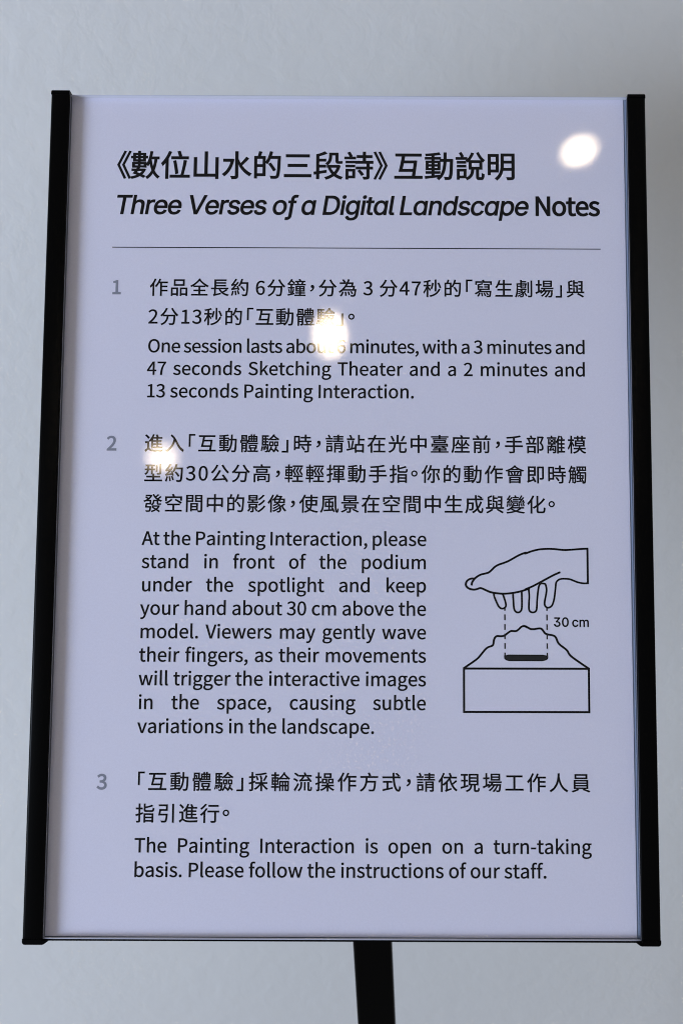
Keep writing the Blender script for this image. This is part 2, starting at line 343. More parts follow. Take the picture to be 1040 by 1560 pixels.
[1000,[655,827,25,0,0,-76,653,606,2,71,-39,0,534,606,40,0,0,-23,534,537,0,23,39,0,651,537,-39,0,-9,-189,529,66,87,119,0,1,529,70,0,-1,-67,-7,328,49,67,7,0,27,328,129,0,-27,66,0,525,129,-65,0,0,19,525,187,0,-19,-65,0,328,187,66,0,0,20,328,248,0,-20,65,0,523,248,-65,0,0,100,523,547,0,-99,-65,0,328,547,65,0,0,21,328,610,0,-21,71,0,542,610,-71,0,0,20,542,669,0,-19,-71,0,328,669,71,0,0,25,328,743,0,-24,73,8,524,772,-54,-12,-12,20,487,830,13,-19,-104,-24,53,781,148,7,7,-16,71,725,-3,16,59,2,259,736,-64,-5,0,-22,259,669,0,23,-72,0,42,669,72,0,0,-19,42,610,0,20,72,0,259,610,-72,0,0,-21,259,547,0,21,-62,0,72,547,62,0,0,-99,72,248,0,100,62,0,259,248,-62,0,0,-20,259,187,0,20,-63,0,69,187,63,0,0,-19,69,129,0,19,63,0,259,129,-63,0,0,-29,259,42,0,29,-72,-7,42,22,72,7,3,-22,52,-44,-3,22,113,12,474,4,-153,-18,-13,-12,431,-31,15,11,18,-12,486,-85,-11,17,179,133,723,537,-13,-268,48,0,865,537,-47,0,-10,-366,819,8,22,32,-9,-13,784,-7,16,0,-19,0,671,-3,49,-4,12,-20,693,-75,-2,21,47,-2,816,-74,-29,-3,30,3,883,-36,-17,-27,34,42,938,569,-11,-423,0,9,938,606,0,0,-71,0,725,606,71,0,2,71,728,827,0,-76,-24,0],[134,373,0,-24,42,0,259,373,-42,0,0,-24,259,300,0,24,-42,0,134,300,42,0,0,24],[328,373,0,-24,44,0,459,373,-44,0,0,-24,459,300,0,24,-44,0,328,300,44,0,0,24],[134,495,0,-24,42,0,259,495,-42,0,0,-24,259,423,0,24,-42,0,134,423,42,0,0,24],[328,495,0,-24,44,0,459,495,-44,0,0,-24,459,423,0,24,-44,0,328,423,44,0,0,24]],
[1000,[534,501,0,-53,94,0,814,501,-93,0,0,-53,814,342,0,53,-93,0,534,342,94,0,0,53],[80,538,93,0,0,-20,80,478,0,20,93,0,358,478,-93,0,0,20,358,538,0,-20,-93,0],[80,406,93,0,0,-20,80,347,0,20,93,0,358,347,-93,0,0,20,358,406,0,-20,-93,0],[41,670,117,0,0,-20,41,608,0,21,117,0,392,608,-117,0,0,21,392,670,0,-20,-117,0],[148,814,18,10,25,-40,218,680,-13,36,20,12,277,715,-20,-11,-15,36,203,844,28,-40,-18,-10],[770,843,41,-101,-18,-8,715,818,19,9,38,-90,876,568,-62,66,-136,0,467,567,137,1,0,-97,467,276,0,97,27,0,548,276,-27,0,-10,-145,362,-22,145,54,15,-13,405,-80,-9,16,162,67,621,276,-14,-173,29,0,706,276,-28,0,0,-85,706,21,0,85,0,-73,790,-74,-68,0,13,0,873,-74,-14,0,59,0,956,95,-6,-136,-19,5,893,125,14,-13,-2,-116,866,-6,21,0,-13,0,799,-6,10,0,-20,0,776,21,0,-24,0,85,776,276,0,-85,37,0,885,276,-36,0,0,94,885,559,0,-94,12,-13,920,526,-12,10,10,18,965,583,-14,-13,-74,53],[546,827,21,-6,-38,-101,370,570,73,61,15,-12,418,515,-10,14,17,16,467,567,-16,-19,56,67,609,807,-35,-89,-21,7],[80,273,95,0,0,-113,80,-67,0,113,21,0,142,-67,-21,0,0,16,142,-19,0,-16,74,0,364,-19,-74,0,0,97,364,273,0,-97,-95,0],[142,210,0,-55,53,0,301,210,-53,0,0,-55,301,44,0,55,-53,0,142,44,53,0,0,55]],
[1000,[338,451,-62,0,0,-66,338,252,0,66,-62,0,151,252,62,0,0,66,151,451,0,-66,62,0],[338,519,0,64,-62,0,151,519,62,0,0,64,151,710,0,-63,62,0,338,710,-62,0,0,-63],[80,779,109,0,0,-230,80,88,0,230,24,0,151,88,-24,0,0,31,151,182,0,-31,86,0,408,182,-86,0,0,199,408,779,0,-199,-109,0],[854,727,-93,0,0,-57,854,554,0,58,-93,0,574,554,94,0,0,58,574,727,0,-57,94,0],[501,797,143,0,0,-118,501,441,0,119,0,-156,314,-35,170,129,16,-11,369,-87,-11,16,115,88,558,241,-23,-119,99,0,854,241,-98,0,0,-74,854,19,0,74,0,-18,829,-5,18,1,-17,-1,684,-4,65,-3,11,-21,711,-78,-3,21,87,0,885,-64,-33,-12,32,12,928,19,0,-47,0,259,928,797,0,-259,-142,0],[854,486,-93,0,0,-59,854,309,0,59,-95,0,568,309,96,0,5,45,574,440,0,-41,0,16,574,486,0,-15,94,0]],
[1000,[526,828,24,-6,-50,-147,305,442,90,94,17,-12,363,391,-12,13,51,56,506,601,-43,-81,23,0,575,601,-23,0,0,-227,575,-79,0,227,26,0,651,-79,-25,0,0,81,651,164,0,-81,101,0,952,164,-100,0,0,24,952,235,0,-24,-100,0,651,235,101,0,0,51,651,387,0,-51,96,0,939,387,-96,0,0,23,939,456,0,-23,-96,0,651,456,96,0,0,49,651,601,0,-48,104,0,962,601,-103,0,0,24,962,673,0,-24,-140,0,542,673,140,0,21,44,598,809,-16,-46,-24,7],[285,836,24,-7,-56,-152,36,437,99,97,14,-17,80,362,-8,17,34,35,179,481,-32,-44,0,-186,179,-78,0,186,25,0,254,-78,-25,0,0,226,254,599,0,-226,39,68,357,814,-28,-73,-24,8]],
[1000,[302,726,0,-63,133,0,701,726,-133,0,0,-63,701,536,0,64,-133,0,302,536,133,0,0,64],[229,797,183,0,0,-111,229,464,0,111,183,0,778,464,-183,0,0,111,778,797,0,-111,-183,0],[83,357,119,0,0,-146,83,-80,0,146,24,0,155,-80,-24,0,0,18,155,-26,0,-18,70,0,364,-26,-70,0,0,-15,364,-71,0,15,25,0,439,-71,-25,0,0,143,439,357,0,-143,-119,0],[155,47,70,0,0,80,155,286,0,-80,70,0,364,286,-70,0,0,-80,364,47,0,80,-70,0],[549,357,126,0,0,-146,549,-80,0,146,24,0,621,-80,-24,0,0,18,621,-26,0,-18,76,0,849,-26,-76,0,0,-16,849,-74,0,16,26,0,925,-74,-25,0,0,144,925,357,0,-144,-125,0],[621,47,76,0,0,80,621,286,0,-80,76,0,849,286,-76,0,0,-80,849,47,0,80,-76,0]],
[1000,[493,851,22,-10,-101,-159,26,462,183,83,19,-16,78,401,-11,20,40,20,197,469,-39,-25,0,-21,197,404,0,22,88,0,461,404,-88,0,0,-52,461,248,0,52,-86,0,203,248,86,0,0,-22,203,181,0,22,86,0,461,181,-86,0,0,-55,461,16,0,55,-128,0,76,16,128,0,0,-23,76,-52,0,23,284,0,929,-52,-284,0,0,23,929,16,0,-23,-130,0,539,16,130,0,0,55,539,181,0,-55,90,0,809,181,-90,0,0,22,809,248,0,-22,-90,0,539,248,90,0,0,52,539,404,0,-52,90,0,809,404,-90,0,0,22,809,470,0,-22,38,-26,925,397,-40,23,11,22,977,460,-19,-15,-163,86,542,794,124,-144,6,9,559,820,-5,-8,-22,11],[200,471,202,0,113,73,500,739,-82,-102,95,-109,807,471,-111,75,-202,0]],
[1000,[229,800,207,0,0,-147,229,358,0,148,-59,0,53,358,59,0,0,-23,53,290,0,23,54,0,216,290,-54,0,0,-75,216,65,0,75,0,-41,167,-7,19,10,13,-18,201,-81,-5,19,1,1,205,-78,-1,-1,22,13,558,20,-284,-73,0,16,562,86,-3,-20,-90,-21,290,22,91,21,0,89,290,290,0,-89,54,0,451,290,-54,0,87,-190,924,-73,-230,51,10,20,971,-6,-16,-16,-112,21,686,108,77,-55,71,37,903,241,-64,-47,-20,14,842,282,21,-14,-52,-42,636,149,71,39,-44,41,528,290,28,-53,140,0,948,290,-140,0,0,23,948,358,0,-23,-214,0,306,358,214,0,0,29,306,444,0,-29,171,0,819,444,-171,0,0,21,819,505,0,-20,-171,0,306,505,171,0,0,28,306,589,0,-28,171,0,819,589,-171,0,0,21,819,650,0,-20,-171,0,306,650,171,0,0,29,306,736,0,-28,182,0,850,736,-181,0,0,22,850,800,0,-21,-207,0]],
[1000,[529,411,18,13,68,-66,703,189,-31,62,19,15,759,233,-18,-15,-32,61,582,449,67,-64,-17,-12],[226,189,20,5,14,-70,257,-34,-4,61,21,5,321,-18,-21,-5,-5,61,287,204,15,-72,-20,-5],[106,197,22,-5,-15,-81,40,-35,28,61,18,-5,105,-59,-15,8,25,62,173,183,-16,-85,-22,5],[349,206,19,6,24,-61,412,12,-12,52,20,7,471,34,-19,-7,-12,51,405,225,26,-61,-19,-6],[572,840,25,-5,-32,-136,415,481,70,87,18,-10,480,438,-14,11,29,41,562,583,-25,-55,96,0,850,583,-96,0,-11,-388,795,13,30,33,-10,-13,754,-2,19,0,-23,0,610,3,63,-5,14,-21,635,-72,-2,22,56,-3,783,-73,-33,-4,36,4,864,-31,-23,-30,37,47,927,615,-13,-448,0,10,928,654,0,0,-112,0,592,654,112,0,21,55,646,825,-15,-59,-24,5],[71,240,-4,15,20,11,385,299,-259,-40,6,-20,398,244,-3,16,22,7,463,264,-21,-7,-11,52,394,469,28,-66,-20,-5,333,453,20,6,12,-29,367,360,-11,32,-63,-9,177,333,63,9,87,88,425,641,-74,-111,-21,14,361,682,21,-13,-24,-42,280,559,29,39,-43,-3,151,548,43,4,64,74,331,812,-53,-94,-23,10,261,842,23,-10,-51,-109,104,590,24,30,-25,-31,42,535,18,4,9,-19,66,466,-4,15,15,7,230,493,-125,-15,-44,-57,128,375,18,19,-34,-36,46,312,23,4,9,-21]],
[1000,[673,822,62,-135,-23,-9,604,794,23,10,71,-148,900,393,-105,90,15,20,961,456,-19,-15,-104,78],[324,820,27,-7,-58,-153,44,442,120,86,18,-14,108,384,-13,15,27,22,187,457,-26,-27,0,-23,187,388,0,23,64,0,380,388,-64,0,-23,-170,65,-19,237,78,17,-16,111,-83,-9,19,255,92,459,388,-27,-198,91,0,731,388,-90,0,-11,-250,680,14,26,26,-10,-10,637,2,21,0,-23,0,487,8,65,-6,14,-21,512,-67,-2,22,63,-4,670,-69,-34,-3,34,3,748,-34,-22,-24,35,39,811,426,-15,-307,1,10,812,462,0,0,-206,0,192,462,207,0,85,91,404,798,-52,-128,-27,8]],
[1000,[73,279,16,5,17,-59,108,92,-3,51,17,5,158,108,-17,-5,-4,50,120,293,18,-59,-16,-5],[321,304,18,-6,-7,-54,278,120,16,50,15,-5,322,104,-15,5,16,46,375,286,-17,-62,-18,6],[457,469,153,0,0,-95,457,184,0,95,64,0,647,184,-63,0,0,-19,647,128,0,19,-67,0,445,128,68,0,0,-19,445,72,0,19,68,0,647,72,-67,0,0,-23,647,2,0,23,-82,0,399,2,83,0,0,-19,399,-56,0,19,189,0,964,-56,-188,0,0,19,964,2,0,-19,-82,0,718,2,82,0,0,23,718,72,0,-23,70,0,928,72,-70,0,0,19,928,128,0,-19,-70,0,718,128,70,0,0,19,718,184,0,-19,66,0,916,184,-66,0,0,95,916,469,0,-95,-153,0],[615,826,23,6,16,-24,654,745,-9,26,-75,0,427,745,76,0,0,-19,427,686,0,20,121,0,789,686,-120,0,-11,-31,743,578,16,34,-49,0,595,578,50,0,7,2,616,583,-7,-1,-7,28,575,686,19,-32,-20,-4,513,672,21,5,14,-29,547,578,-7,28,-49,0,400,578,49,0,0,-20,400,517,0,21,190,0,968,517,-189,0,0,21,968,578,0,-20,-52,0,812,578,52,0,17,29,862,672,-16,-32,-22,5,794,686,23,-4,50,0,944,686,-50,0,0,20,944,745,0,-19,-70,0,732,745,71,0,-8,29,683,844,22,-30,-22,-6],[522,303,0,-23,43,0,650,303,-42,0,0,-23,650,235,0,23,-42,0,522,235,43,0,0,23],[714,303,0,-23,45,0,848,303,-44,0,0,-23,848,235,0,23,-44,0,714,235,45,0,0,23],[522,419,0,-23,43,0,650,419,-42,0,0,-23,650,351,0,23,-42,0,522,351,43,0,0,23],[714,419,0,-23,45,0,848,419,-44,0,0,-23,848,351,0,23,-44,0,714,351,45,0,0,23],[222,846,18,-8,-43,-98,32,596,73,59,9,-18,61,521,-4,16,15,14,107,566,-15,-16,0,-15,107,521,0,15,30,0,197,521,-30,0,0,-36,197,411,0,37,-47,0,56,411,47,0,0,-22,56,346,0,22,47,0,197,346,-47,0,0,-97,197,55,0,97,-51,-11,45,22,51,11,5,-23,60,-46,-5,23,89,22,385,36,-114,-30,-1,20,381,96,1,-20,-42,-9,255,68,42,9,0,93,255,346,0,-93,42,0,382,346,-42,0,0,22,382,411,0,-22,-42,0,255,411,42,0,0,37,255,521,0,-36,33,0,355,521,-33,0,0,22,355,585,0,-21,-77,0,124,585,77,0,36,41,225,722,-30,-49,57,-43,377,586,-37,41,11,21,409,647,-11,-20,-37,39,256,777,58,-42,7,15,277,820,-7,-14,-18,9]],
[1000,[157,-107,-7,18,105,37,330,120,0,-108,0,70,245,235,55,0,-41,0,169,163,0,47,0,-47,244,92,-41,0,6,1,261,94,-6,-1,-5,-69,135,-54,77,32,7,-18]],
[1000,[638,187,18,7,30,-41,711,51,-12,37,19,8,766,74,-18,-8,-12,36,690,207,32,-40,-17,-7],[205,810,22,9,39,-42,304,671,-18,39,23,11,373,703,-23,-10,-20,38,271,837,38,-39,-22,-9],[341,163,21,3,18,-65,367,-39,3,54,22,3,433,-29,-22,-3,0,54,403,171,20,-64,-21,-3],[489,172,20,4,24,-56,544,-4,-7,47,21,6,607,13,-21,-6,-9,46,547,185,27,-54,-19,-4],[213,185,21,-7,-19,-77,100,-34,55,53,19,-13,158,-74,-19,13,60,60,276,165,-23,-83,-21,7],[508,841,26,-6,-17,-58,445,669,25,56,-121,0,82,669,121,0,0,-23,82,600,0,23,110,0,412,600,-110,0,-86,-168,30,184,170,97,13,-16,71,121,-9,18,59,35,233,241,-49,-45,208,0,855,241,-207,0,-16,-159,801,-5,21,21,-9,-9,764,-15,18,1,-19,-1,646,-10,51,-5,12,-20,668,-79,-1,20,52,-3,795,-80,-26,-2,30,2,863,-52,-19,-20,32,32,932,275,-21,-211,1,10,935,307,0,0,-36,0,826,307,37,0,13,52,864,488,-11,-59,-38,0,750,488,38,0,13,52,789,669,-11,-60,-87,0,527,669,88,0,21,50,584,822,-17,-52,-25,7],[299,307,153,0,33,36,391,422,-28,-40,131,0,782,422,-130,0,-7,-40,756,307,9,34,-152,0],[495,600,-19,-38,71,0,706,600,-70,0,-8,-40,680,488,9,32,-82,0,434,488,82,0,22,36]],
[1000,[493,670,24,-4,-15,-109,416,368,36,77,17,-6,479,337,-14,10,36,81,563,657,-18,-117,-23,5],[775,662,22,8,47,-86,887,387,-18,75,23,8,955,412,-22,-8,-19,75,839,684,50,-86,-21,-7],[839,351,24,-7,-73,-197,360,-11,249,52,16,-17,401,-77,-8,20,263,63,909,329,-79,-217,-23,7],[633,840,24,0,0,-206,633,221,0,207,24,0,705,221,-24,0,0,207,705,840,0,-206,-24,0],[372,826,15,-20,-75,-33,53,745,112,18,8,-16,74,687,-3,17,43,6,210,709,-46,-9,0,-50,210,558,0,51,-56,0,43,558,56,0,0,-23,43,488,0,24,53,0,201,488,-53,0,-40,-115,30,172,63,71,12,-18,68,103,-8,21,50,61,210,363,-40,-100,0,-147,210,-78,0,147,25,0,284,-78,-25,0,0,154,284,385,0,-154,33,-49,371,242,-16,32,15,20,416,301,-15,-20,-19,27,284,468,27,-29,0,7,284,488,0,-6,47,0,425,488,-47,0,0,24,425,558,0,-23,-47,0,284,558,47,0,0,56,284,725,0,-55,49,12,418,766,-38,-15,-15,20]],
[1000,[650,846,106,0,0,-215,650,199,0,216,25,0,724,199,-24,0,0,193,724,777,0,-192,81,0,966,777,-80,0,0,23,966,846,0,-23,-105,0]],
[1000,[265,154,20,-8,-19,-58,171,-25,41,46,20,-10,232,-54,-20,10,40,48,325,129,-22,-59,-20,8],[367,138,20,2,21,-57,401,-38,1,46,21,3,463,-29,-20,-3,0,46,426,145,21,-56,-20,-2],[494,138,18,5,30,-49,559,-17,-9,42,20,6,617,1,-19,-6,-9,41,548,153,31,-47,-18,-5],[620,140,17,8,34,-33,705,27,-15,33,18,9,757,54,-17,-9,-15,32,670,164,35,-32,-16,-8],[426,824,25,8,12,-20,459,759,-10,22,-128,0,75,759,128,0,0,-59,75,582,0,59,23,0,144,582,-23,0,0,37,144,693,0,-37,237,0,854,693,-236,0,0,-37,854,582,0,37,24,0,926,582,-24,0,0,59,926,759,0,-59,-126,0,547,759,127,0,-12,28,501,846,16,-26,-25,-7],[544,489,64,0,0,-18,544,434,0,19,64,0,736,434,-64,0,0,-23,736,366,0,23,-158,0,262,366,158,0,0,23,262,434,0,-23,65,0,457,434,-65,0,0,19,457,489,0,-18,-65,0,262,489,65,0,0,23,262,556,0,-22,74,15,476,613,-60,-22,-15,16,429,661,16,-16,-57,-23,195,595,82,18,0,-94,195,311,0,95,39,0,313,311,-39,0,-63,-79,44,128,102,40,14,-14,89,68,-9,15,65,30,277,184,-57,-47,181,0,820,184,-181,0,-9,-125,786,-6,14,16,-8,-9,752,-15,17,0,-17,0,641,-10,48,-5,12,-18,662,-76,-2,20,50,-3,785,-77,-25,-2,27,2,848,-52,-16,-18,25,27,895,216,-11,-173,1,10,897,246,0,0,-184,0,344,246,185,0,19,21,395,311,-15,-23,137,0,805,311,-136,0,0,100,805,611,0,-100,-92,0,527,611,93,0,0,-18,527,556,0,19,70,0,736,556,-69,0,0,-22,736,489,0,23,-64,0]],
[1000,[239,824,25,-5,-38,-143,54,453,82,89,19,-10,121,408,-15,13,38,45,226,573,-32,-63,79,0,463,573,-79,0,0,-73,463,352,0,74,-99,0,165,352,99,0,0,-24,165,280,0,24,99,0,463,280,-99,0,0,-85,463,25,0,85,-136,0,55,25,136,0,0,-24,55,-48,0,24,298,0,949,-48,-298,0,0,24,949,25,0,-24,-136,0,541,25,136,0,0,85,541,280,0,-85,108,0,865,280,-108,0,0,24,865,352,0,-24,-108,0,541,352,108,0,0,74,541,573,0,-73,120,0,901,573,-120,0,0,25,901,646,0,-24,-120,0,541,646,120,0,0,65,541,840,0,-64,-26,0,463,840,26,0,0,-64,463,646,0,65,-68,0,259,646,68,0,22,51,315,807,-15,-55,-25,6]],
[1000,[680,719,23,0,0,-188,680,154,0,188,23,0,747,154,-22,0,0,188,747,719,0,-188,-22,0],[844,809,24,0,0,-264,844,17,0,264,0,-16,824,-4,16,0,-18,0,695,-2,56,-2,10,-22,718,-77,-3,20,74,-1,874,-64,-30,-12,30,12,915,17,0,-46,0,264,915,809,0,-264,-23,0],[109,660,64,0,0,-90,109,390,0,90,0,-130,31,-47,71,129,15,-6,88,-82,-13,12,75,135,175,390,0,-140,0,71,175,603,0,-71,44,0,307,603,-44,0,0,-22,307,536,0,23,-38,-4,194,524,38,4,2,-15,199,477,-2,16,36,4,307,489,-36,-4,0,-7,307,467,0,8,0,-54,398,400,-73,0,15,0,530,400,-16,0,50,0,603,478,-5,-62,-16,3,553,495,13,-8,-2,-45,523,443,23,0,-21,0,404,443,16,0,-32,0,365,467,0,-21,0,10,365,495,0,-9,47,6,506,511,-47,-5,-1,16,501,557,2,-15,-45,-5,365,542,45,5,0,21,365,603,0,-20,65,0,558,603,-64,0,-7,-31,534,518,9,23,18,-4,588,506,-18,4,17,36,633,652,-11,-51,-14,4,589,662,15,-3,-3,0,578,660,4,1,-68,0,373,660,69,0,0,20,373,720,0,-20,75,0,598,720,-75,0,0,19,598,777,0,-19,-75,0,373,777,75,0,0,21,373,839,0,-20,-24,0,302,839,24,0,0,-59,302,660,0,60,-64,0],[549,284,16,-12,-25,-28,444,188,38,30,-15,28,382,266,26,-24,23,14,445,312,-18,-16,57,0,616,312,-57,0,0,17,616,364,0,-17,-139,0,199,364,139,0,0,-17,199,312,0,17,58,0,374,312,-58,0,-49,-33,193,232,61,18,8,-9,219,193,-5,11,39,12,337,241,-38,-20,11,-10,366,211,-9,10,-45,-37,182,121,61,17,10,-9,212,80,-6,12,58,23,389,177,-48,-36,8,-13,408,137,-5,13,-59,-58,144,-7,92,26,11,-12,175,-52,-6,14,83,31,420,88,-65,-55,7,-48,395,-15,21,14,-12,-12,350,-28,19,0,-16,0,283,-24,27,-3,10,-15,301,-79,-2,15,22,-1,361,-80,-17,0,33,0,438,-56,-24,-18,41,31,464,144,30,-85,10,7,493,164,-9,-7,30,-49,599,-25,-19,42,16,15,647,20,-16,-15,-17,28,531,193,30,-42,23,18,597,249,-21,-19,-16,12]],
[1000,[497,621,0,-26,108,0,819,621,-107,0,0,-26,819,542,0,27,-107,0,497,542,108,0,0,27],[497,754,0,-26,108,0,819,754,-107,0,0,-26,819,675,0,27,-107,0,497,675,108,0,0,27],[429,810,154,0,0,-108,429,485,0,109,154,0,889,485,-153,0,0,109,889,810,0,-108,-153,0],[331,429,210,0,0,-22,331,364,0,22,47,0,471,364,-46,0,-48,-82,271,163,79,48,16,-10,323,117,-11,12,45,31,454,232,-40,-45,34,0,555,232,-33,0,-55,-91,329,6,83,45,18,-12,379,-41,-12,16,93,59,624,232,-53,-104,33,0,721,232,-32,0,-42,-108,523,-41,82,55,20,-10,579,-84,-13,15,86,66,783,232,-40,-121,26,0,861,232,-26,0,-13,-158,816,-8,18,18,-7,-9,786,-19,14,0,-14,0,701,-14,37,-4,10,-17,718,-76,-1,18,39,-2,817,-76,-21,-2,24,2,875,-51,-16,-18,27,29,934,264,-16,-208,1,10,936,294,0,0,-144,0,503,294,145,0,16,22,546,364,-13,-24,139,0,961,364,-138,0,0,22,961,429,0,-22,-210,0],[34,178,37,15,10,-25,63,103,-10,25,84,41,359,249,-102,-51,-5,22,343,315,5,-22,-34,-15,241,269,34,15,0,94,241,552,0,-94,36,0,349,552,-36,0,0,24,349,624,0,-24,-36,0,241,624,36,0,0,70,241,832,0,-69,-24,0,170,832,24,0,0,-69,170,624,0,70,-39,0,53,624,39,0,0,-24,53,552,0,24,39,0,170,552,-39,0,0,-105,170,237,0,105,-52,-23]],
[1000,[350,-86,-105,0,0,216,350,561,0,-216,-25,0,276,561,25,0,0,-193,276,-17,0,193,-81,0,34,-17,81,0,0,-23,34,-86,0,23,105,0]],
[1000,[597,92,14,17,104,-52,881,-75,-68,48,17,19,930,-19,-16,-19,-70,49,638,143,106,-49,-13,-17],[340,140,21,-15,-63,-55,60,-22,95,40,14,-15,104,-78,-10,15,97,43,404,94,-81,-62,-21,15],[129,758,62,21,6,-177,148,226,-6,177,-34,0,47,226,34,0,0,-23,47,156,0,23,303,0,955,156,-302,0,0,23,955,226,0,-23,-32,0,858,226,33,0,9,149,873,790,-1,-177,-71,0,659,790,72,0,0,-22,659,724,0,22,49,0,804,724,-48,0,0,-42,802,597,1,43,-44,0,668,597,45,0,0,-21,668,533,0,22,44,0,800,533,-44,0,-1,-41,796,409,2,42,-44,0,663,409,45,0,0,-21,663,345,0,21,44,0,793,345,-43,0,-2,-40,787,226,2,40,-56,0,618,226,57,0,0,111,618,559,0,-111,-10,0,588,559,10,0,-43,1,457,560,44,0,0,36,457,668,0,-36,55,0,622,668,-55,0,0,22,622,732,0,-21,-55,0,457,732,55,0,0,34,457,833,0,-33,-22,0,391,833,22,0,0,-111,391,499,0,112,54,0,553,499,-54,0,0,-91,553,226,0,91,-32,0,455,226,33,0,0,74,455,447,0,-74,-20,0,393,447,21,0,0,-74,393,226,0,74,-59,0,216,226,59,0,-1,41,212,350,1,-41,43,0,341,350,-43,0,0,21,341,414,0,-21,-44,0,209,414,44,0,-1,41,205,536,1,-40,44,0,338,536,-44,0,0,22,338,600,0,-21,-45,0,203,600,45,0,-1,40,199,719,1,-39,51,15,352,773,-47,-20,-12,21,315,835,12,-20,-48,-25]],
[1000,[564,250,0,-28,89,0,830,250,-88,0,0,-28,830,166,0,28,-88,0,564,166,89,0,0,28],[498,301,134,0,0,-62,498,115,0,62,134,0,900,115,-134,0,0,62,900,301,0,-62,-134,0],[59,537,17,0,0,-45,59,400,0,46,18,0,113,400,-18,0,0,-161,113,-84,0,161,21,0,177,-84,-21,0,0,62,177,101,0,-62,50,0,326,101,-50,0,0,-32,326,4,0,32,0,-10,314,-10,9,0,-9,0,242,-9,32,-1,8,-18,263,-74,-3,19,48,0,364,-63,-22,-11,21,11,392,4,0,-36,0,134,392,406,0,-134,19,0,449,406,-19,0,0,-19,449,349,0,19,167,0,948,349,-166,0,0,19,948,406,0,-19,-165,0,452,406,166,0,0,44,452,537,0,-43,-19,0,393,537,20,0,0,90,393,805,0,-89,-95,0,109,805,95,0,0,-89,109,537,0,90,-17,0],[547,93,20,6,12,-29,582,-2,-9,30,-48,0,438,-2,48,0,0,-19,438,-60,0,19,173,0,957,-60,-173,0,0,19,957,-2,0,-19,-50,0,807,-2,50,0,16,29,857,93,-16,-32,-22,7,789,113,23,-7,-10,-32,746,-2,16,35,-32,0,648,-2,33,0,-9,32,605,110,16,-35,-19,-6],[470,763,42,0,0,-101,470,459,0,102,151,0,923,459,-151,0,0,102,923,763,0,-101,-44,0,791,763,44,0,0,26,791,840,0,-25,-20,0,729,840,21,0,0,-25,729,763,0,26,-24,0,656,763,25,0,0,26,656,840,0,-25,-20,0,595,840,21,0,0,-25,595,763,0,26,-41,0],[529,586,0,-24,26,0,606,586,-25,0,0,-24,606,513,0,25,-25,0,529,513,26,0,0,25],[656,586,0,-24,26,0,732,586,-25,0,0,-24,732,513,0,25,-25,0,656,513,26,0,0,25],[783,586,0,-24,27,0,862,586,-26,0,0,-24,862,513,0,25,-26,0,783,513,27,0,0,25],[529,709,0,-24,26,0,606,709,-25,0,0,-24,606,637,0,24,-25,0,529,637,26,0,0,24],[656,709,0,-24,26,0,732,709,-25,0,0,-24,732,637,0,24,-25,0,656,637,26,0,0,24],[783,709,0,-24,27,0,862,709,-26,0,0,-24,862,637,0,24,-26,0,783,637,27,0,0,24],[177,230,0,-25,50,0,326,230,-50,0,0,-25,326,155,0,25,-50,0,177,155,50,0,0,25],[177,284,50,0,0,24,177,355,0,-24,50,0,326,355,-50,0,0,-24,326,284,0,24,-50,0],[358,416,10,0,-79,0,120,416,79,0,0,22,120,482,0,-22,89,0,388,482,-89,0,0,-22,388,416,0,22,-10,0],[169,537,21,0,0,31,169,629,0,-30,21,0,232,629,-21,0,0,-30,232,537,0,31,-21,0],[330,537,0,69,-18,0,277,537,18,0,0,48,277,681,0,-48,-36,0,169,681,36,0,0,21,169,743,0,-20,54,0,330,743,-54,0,0,-68]],
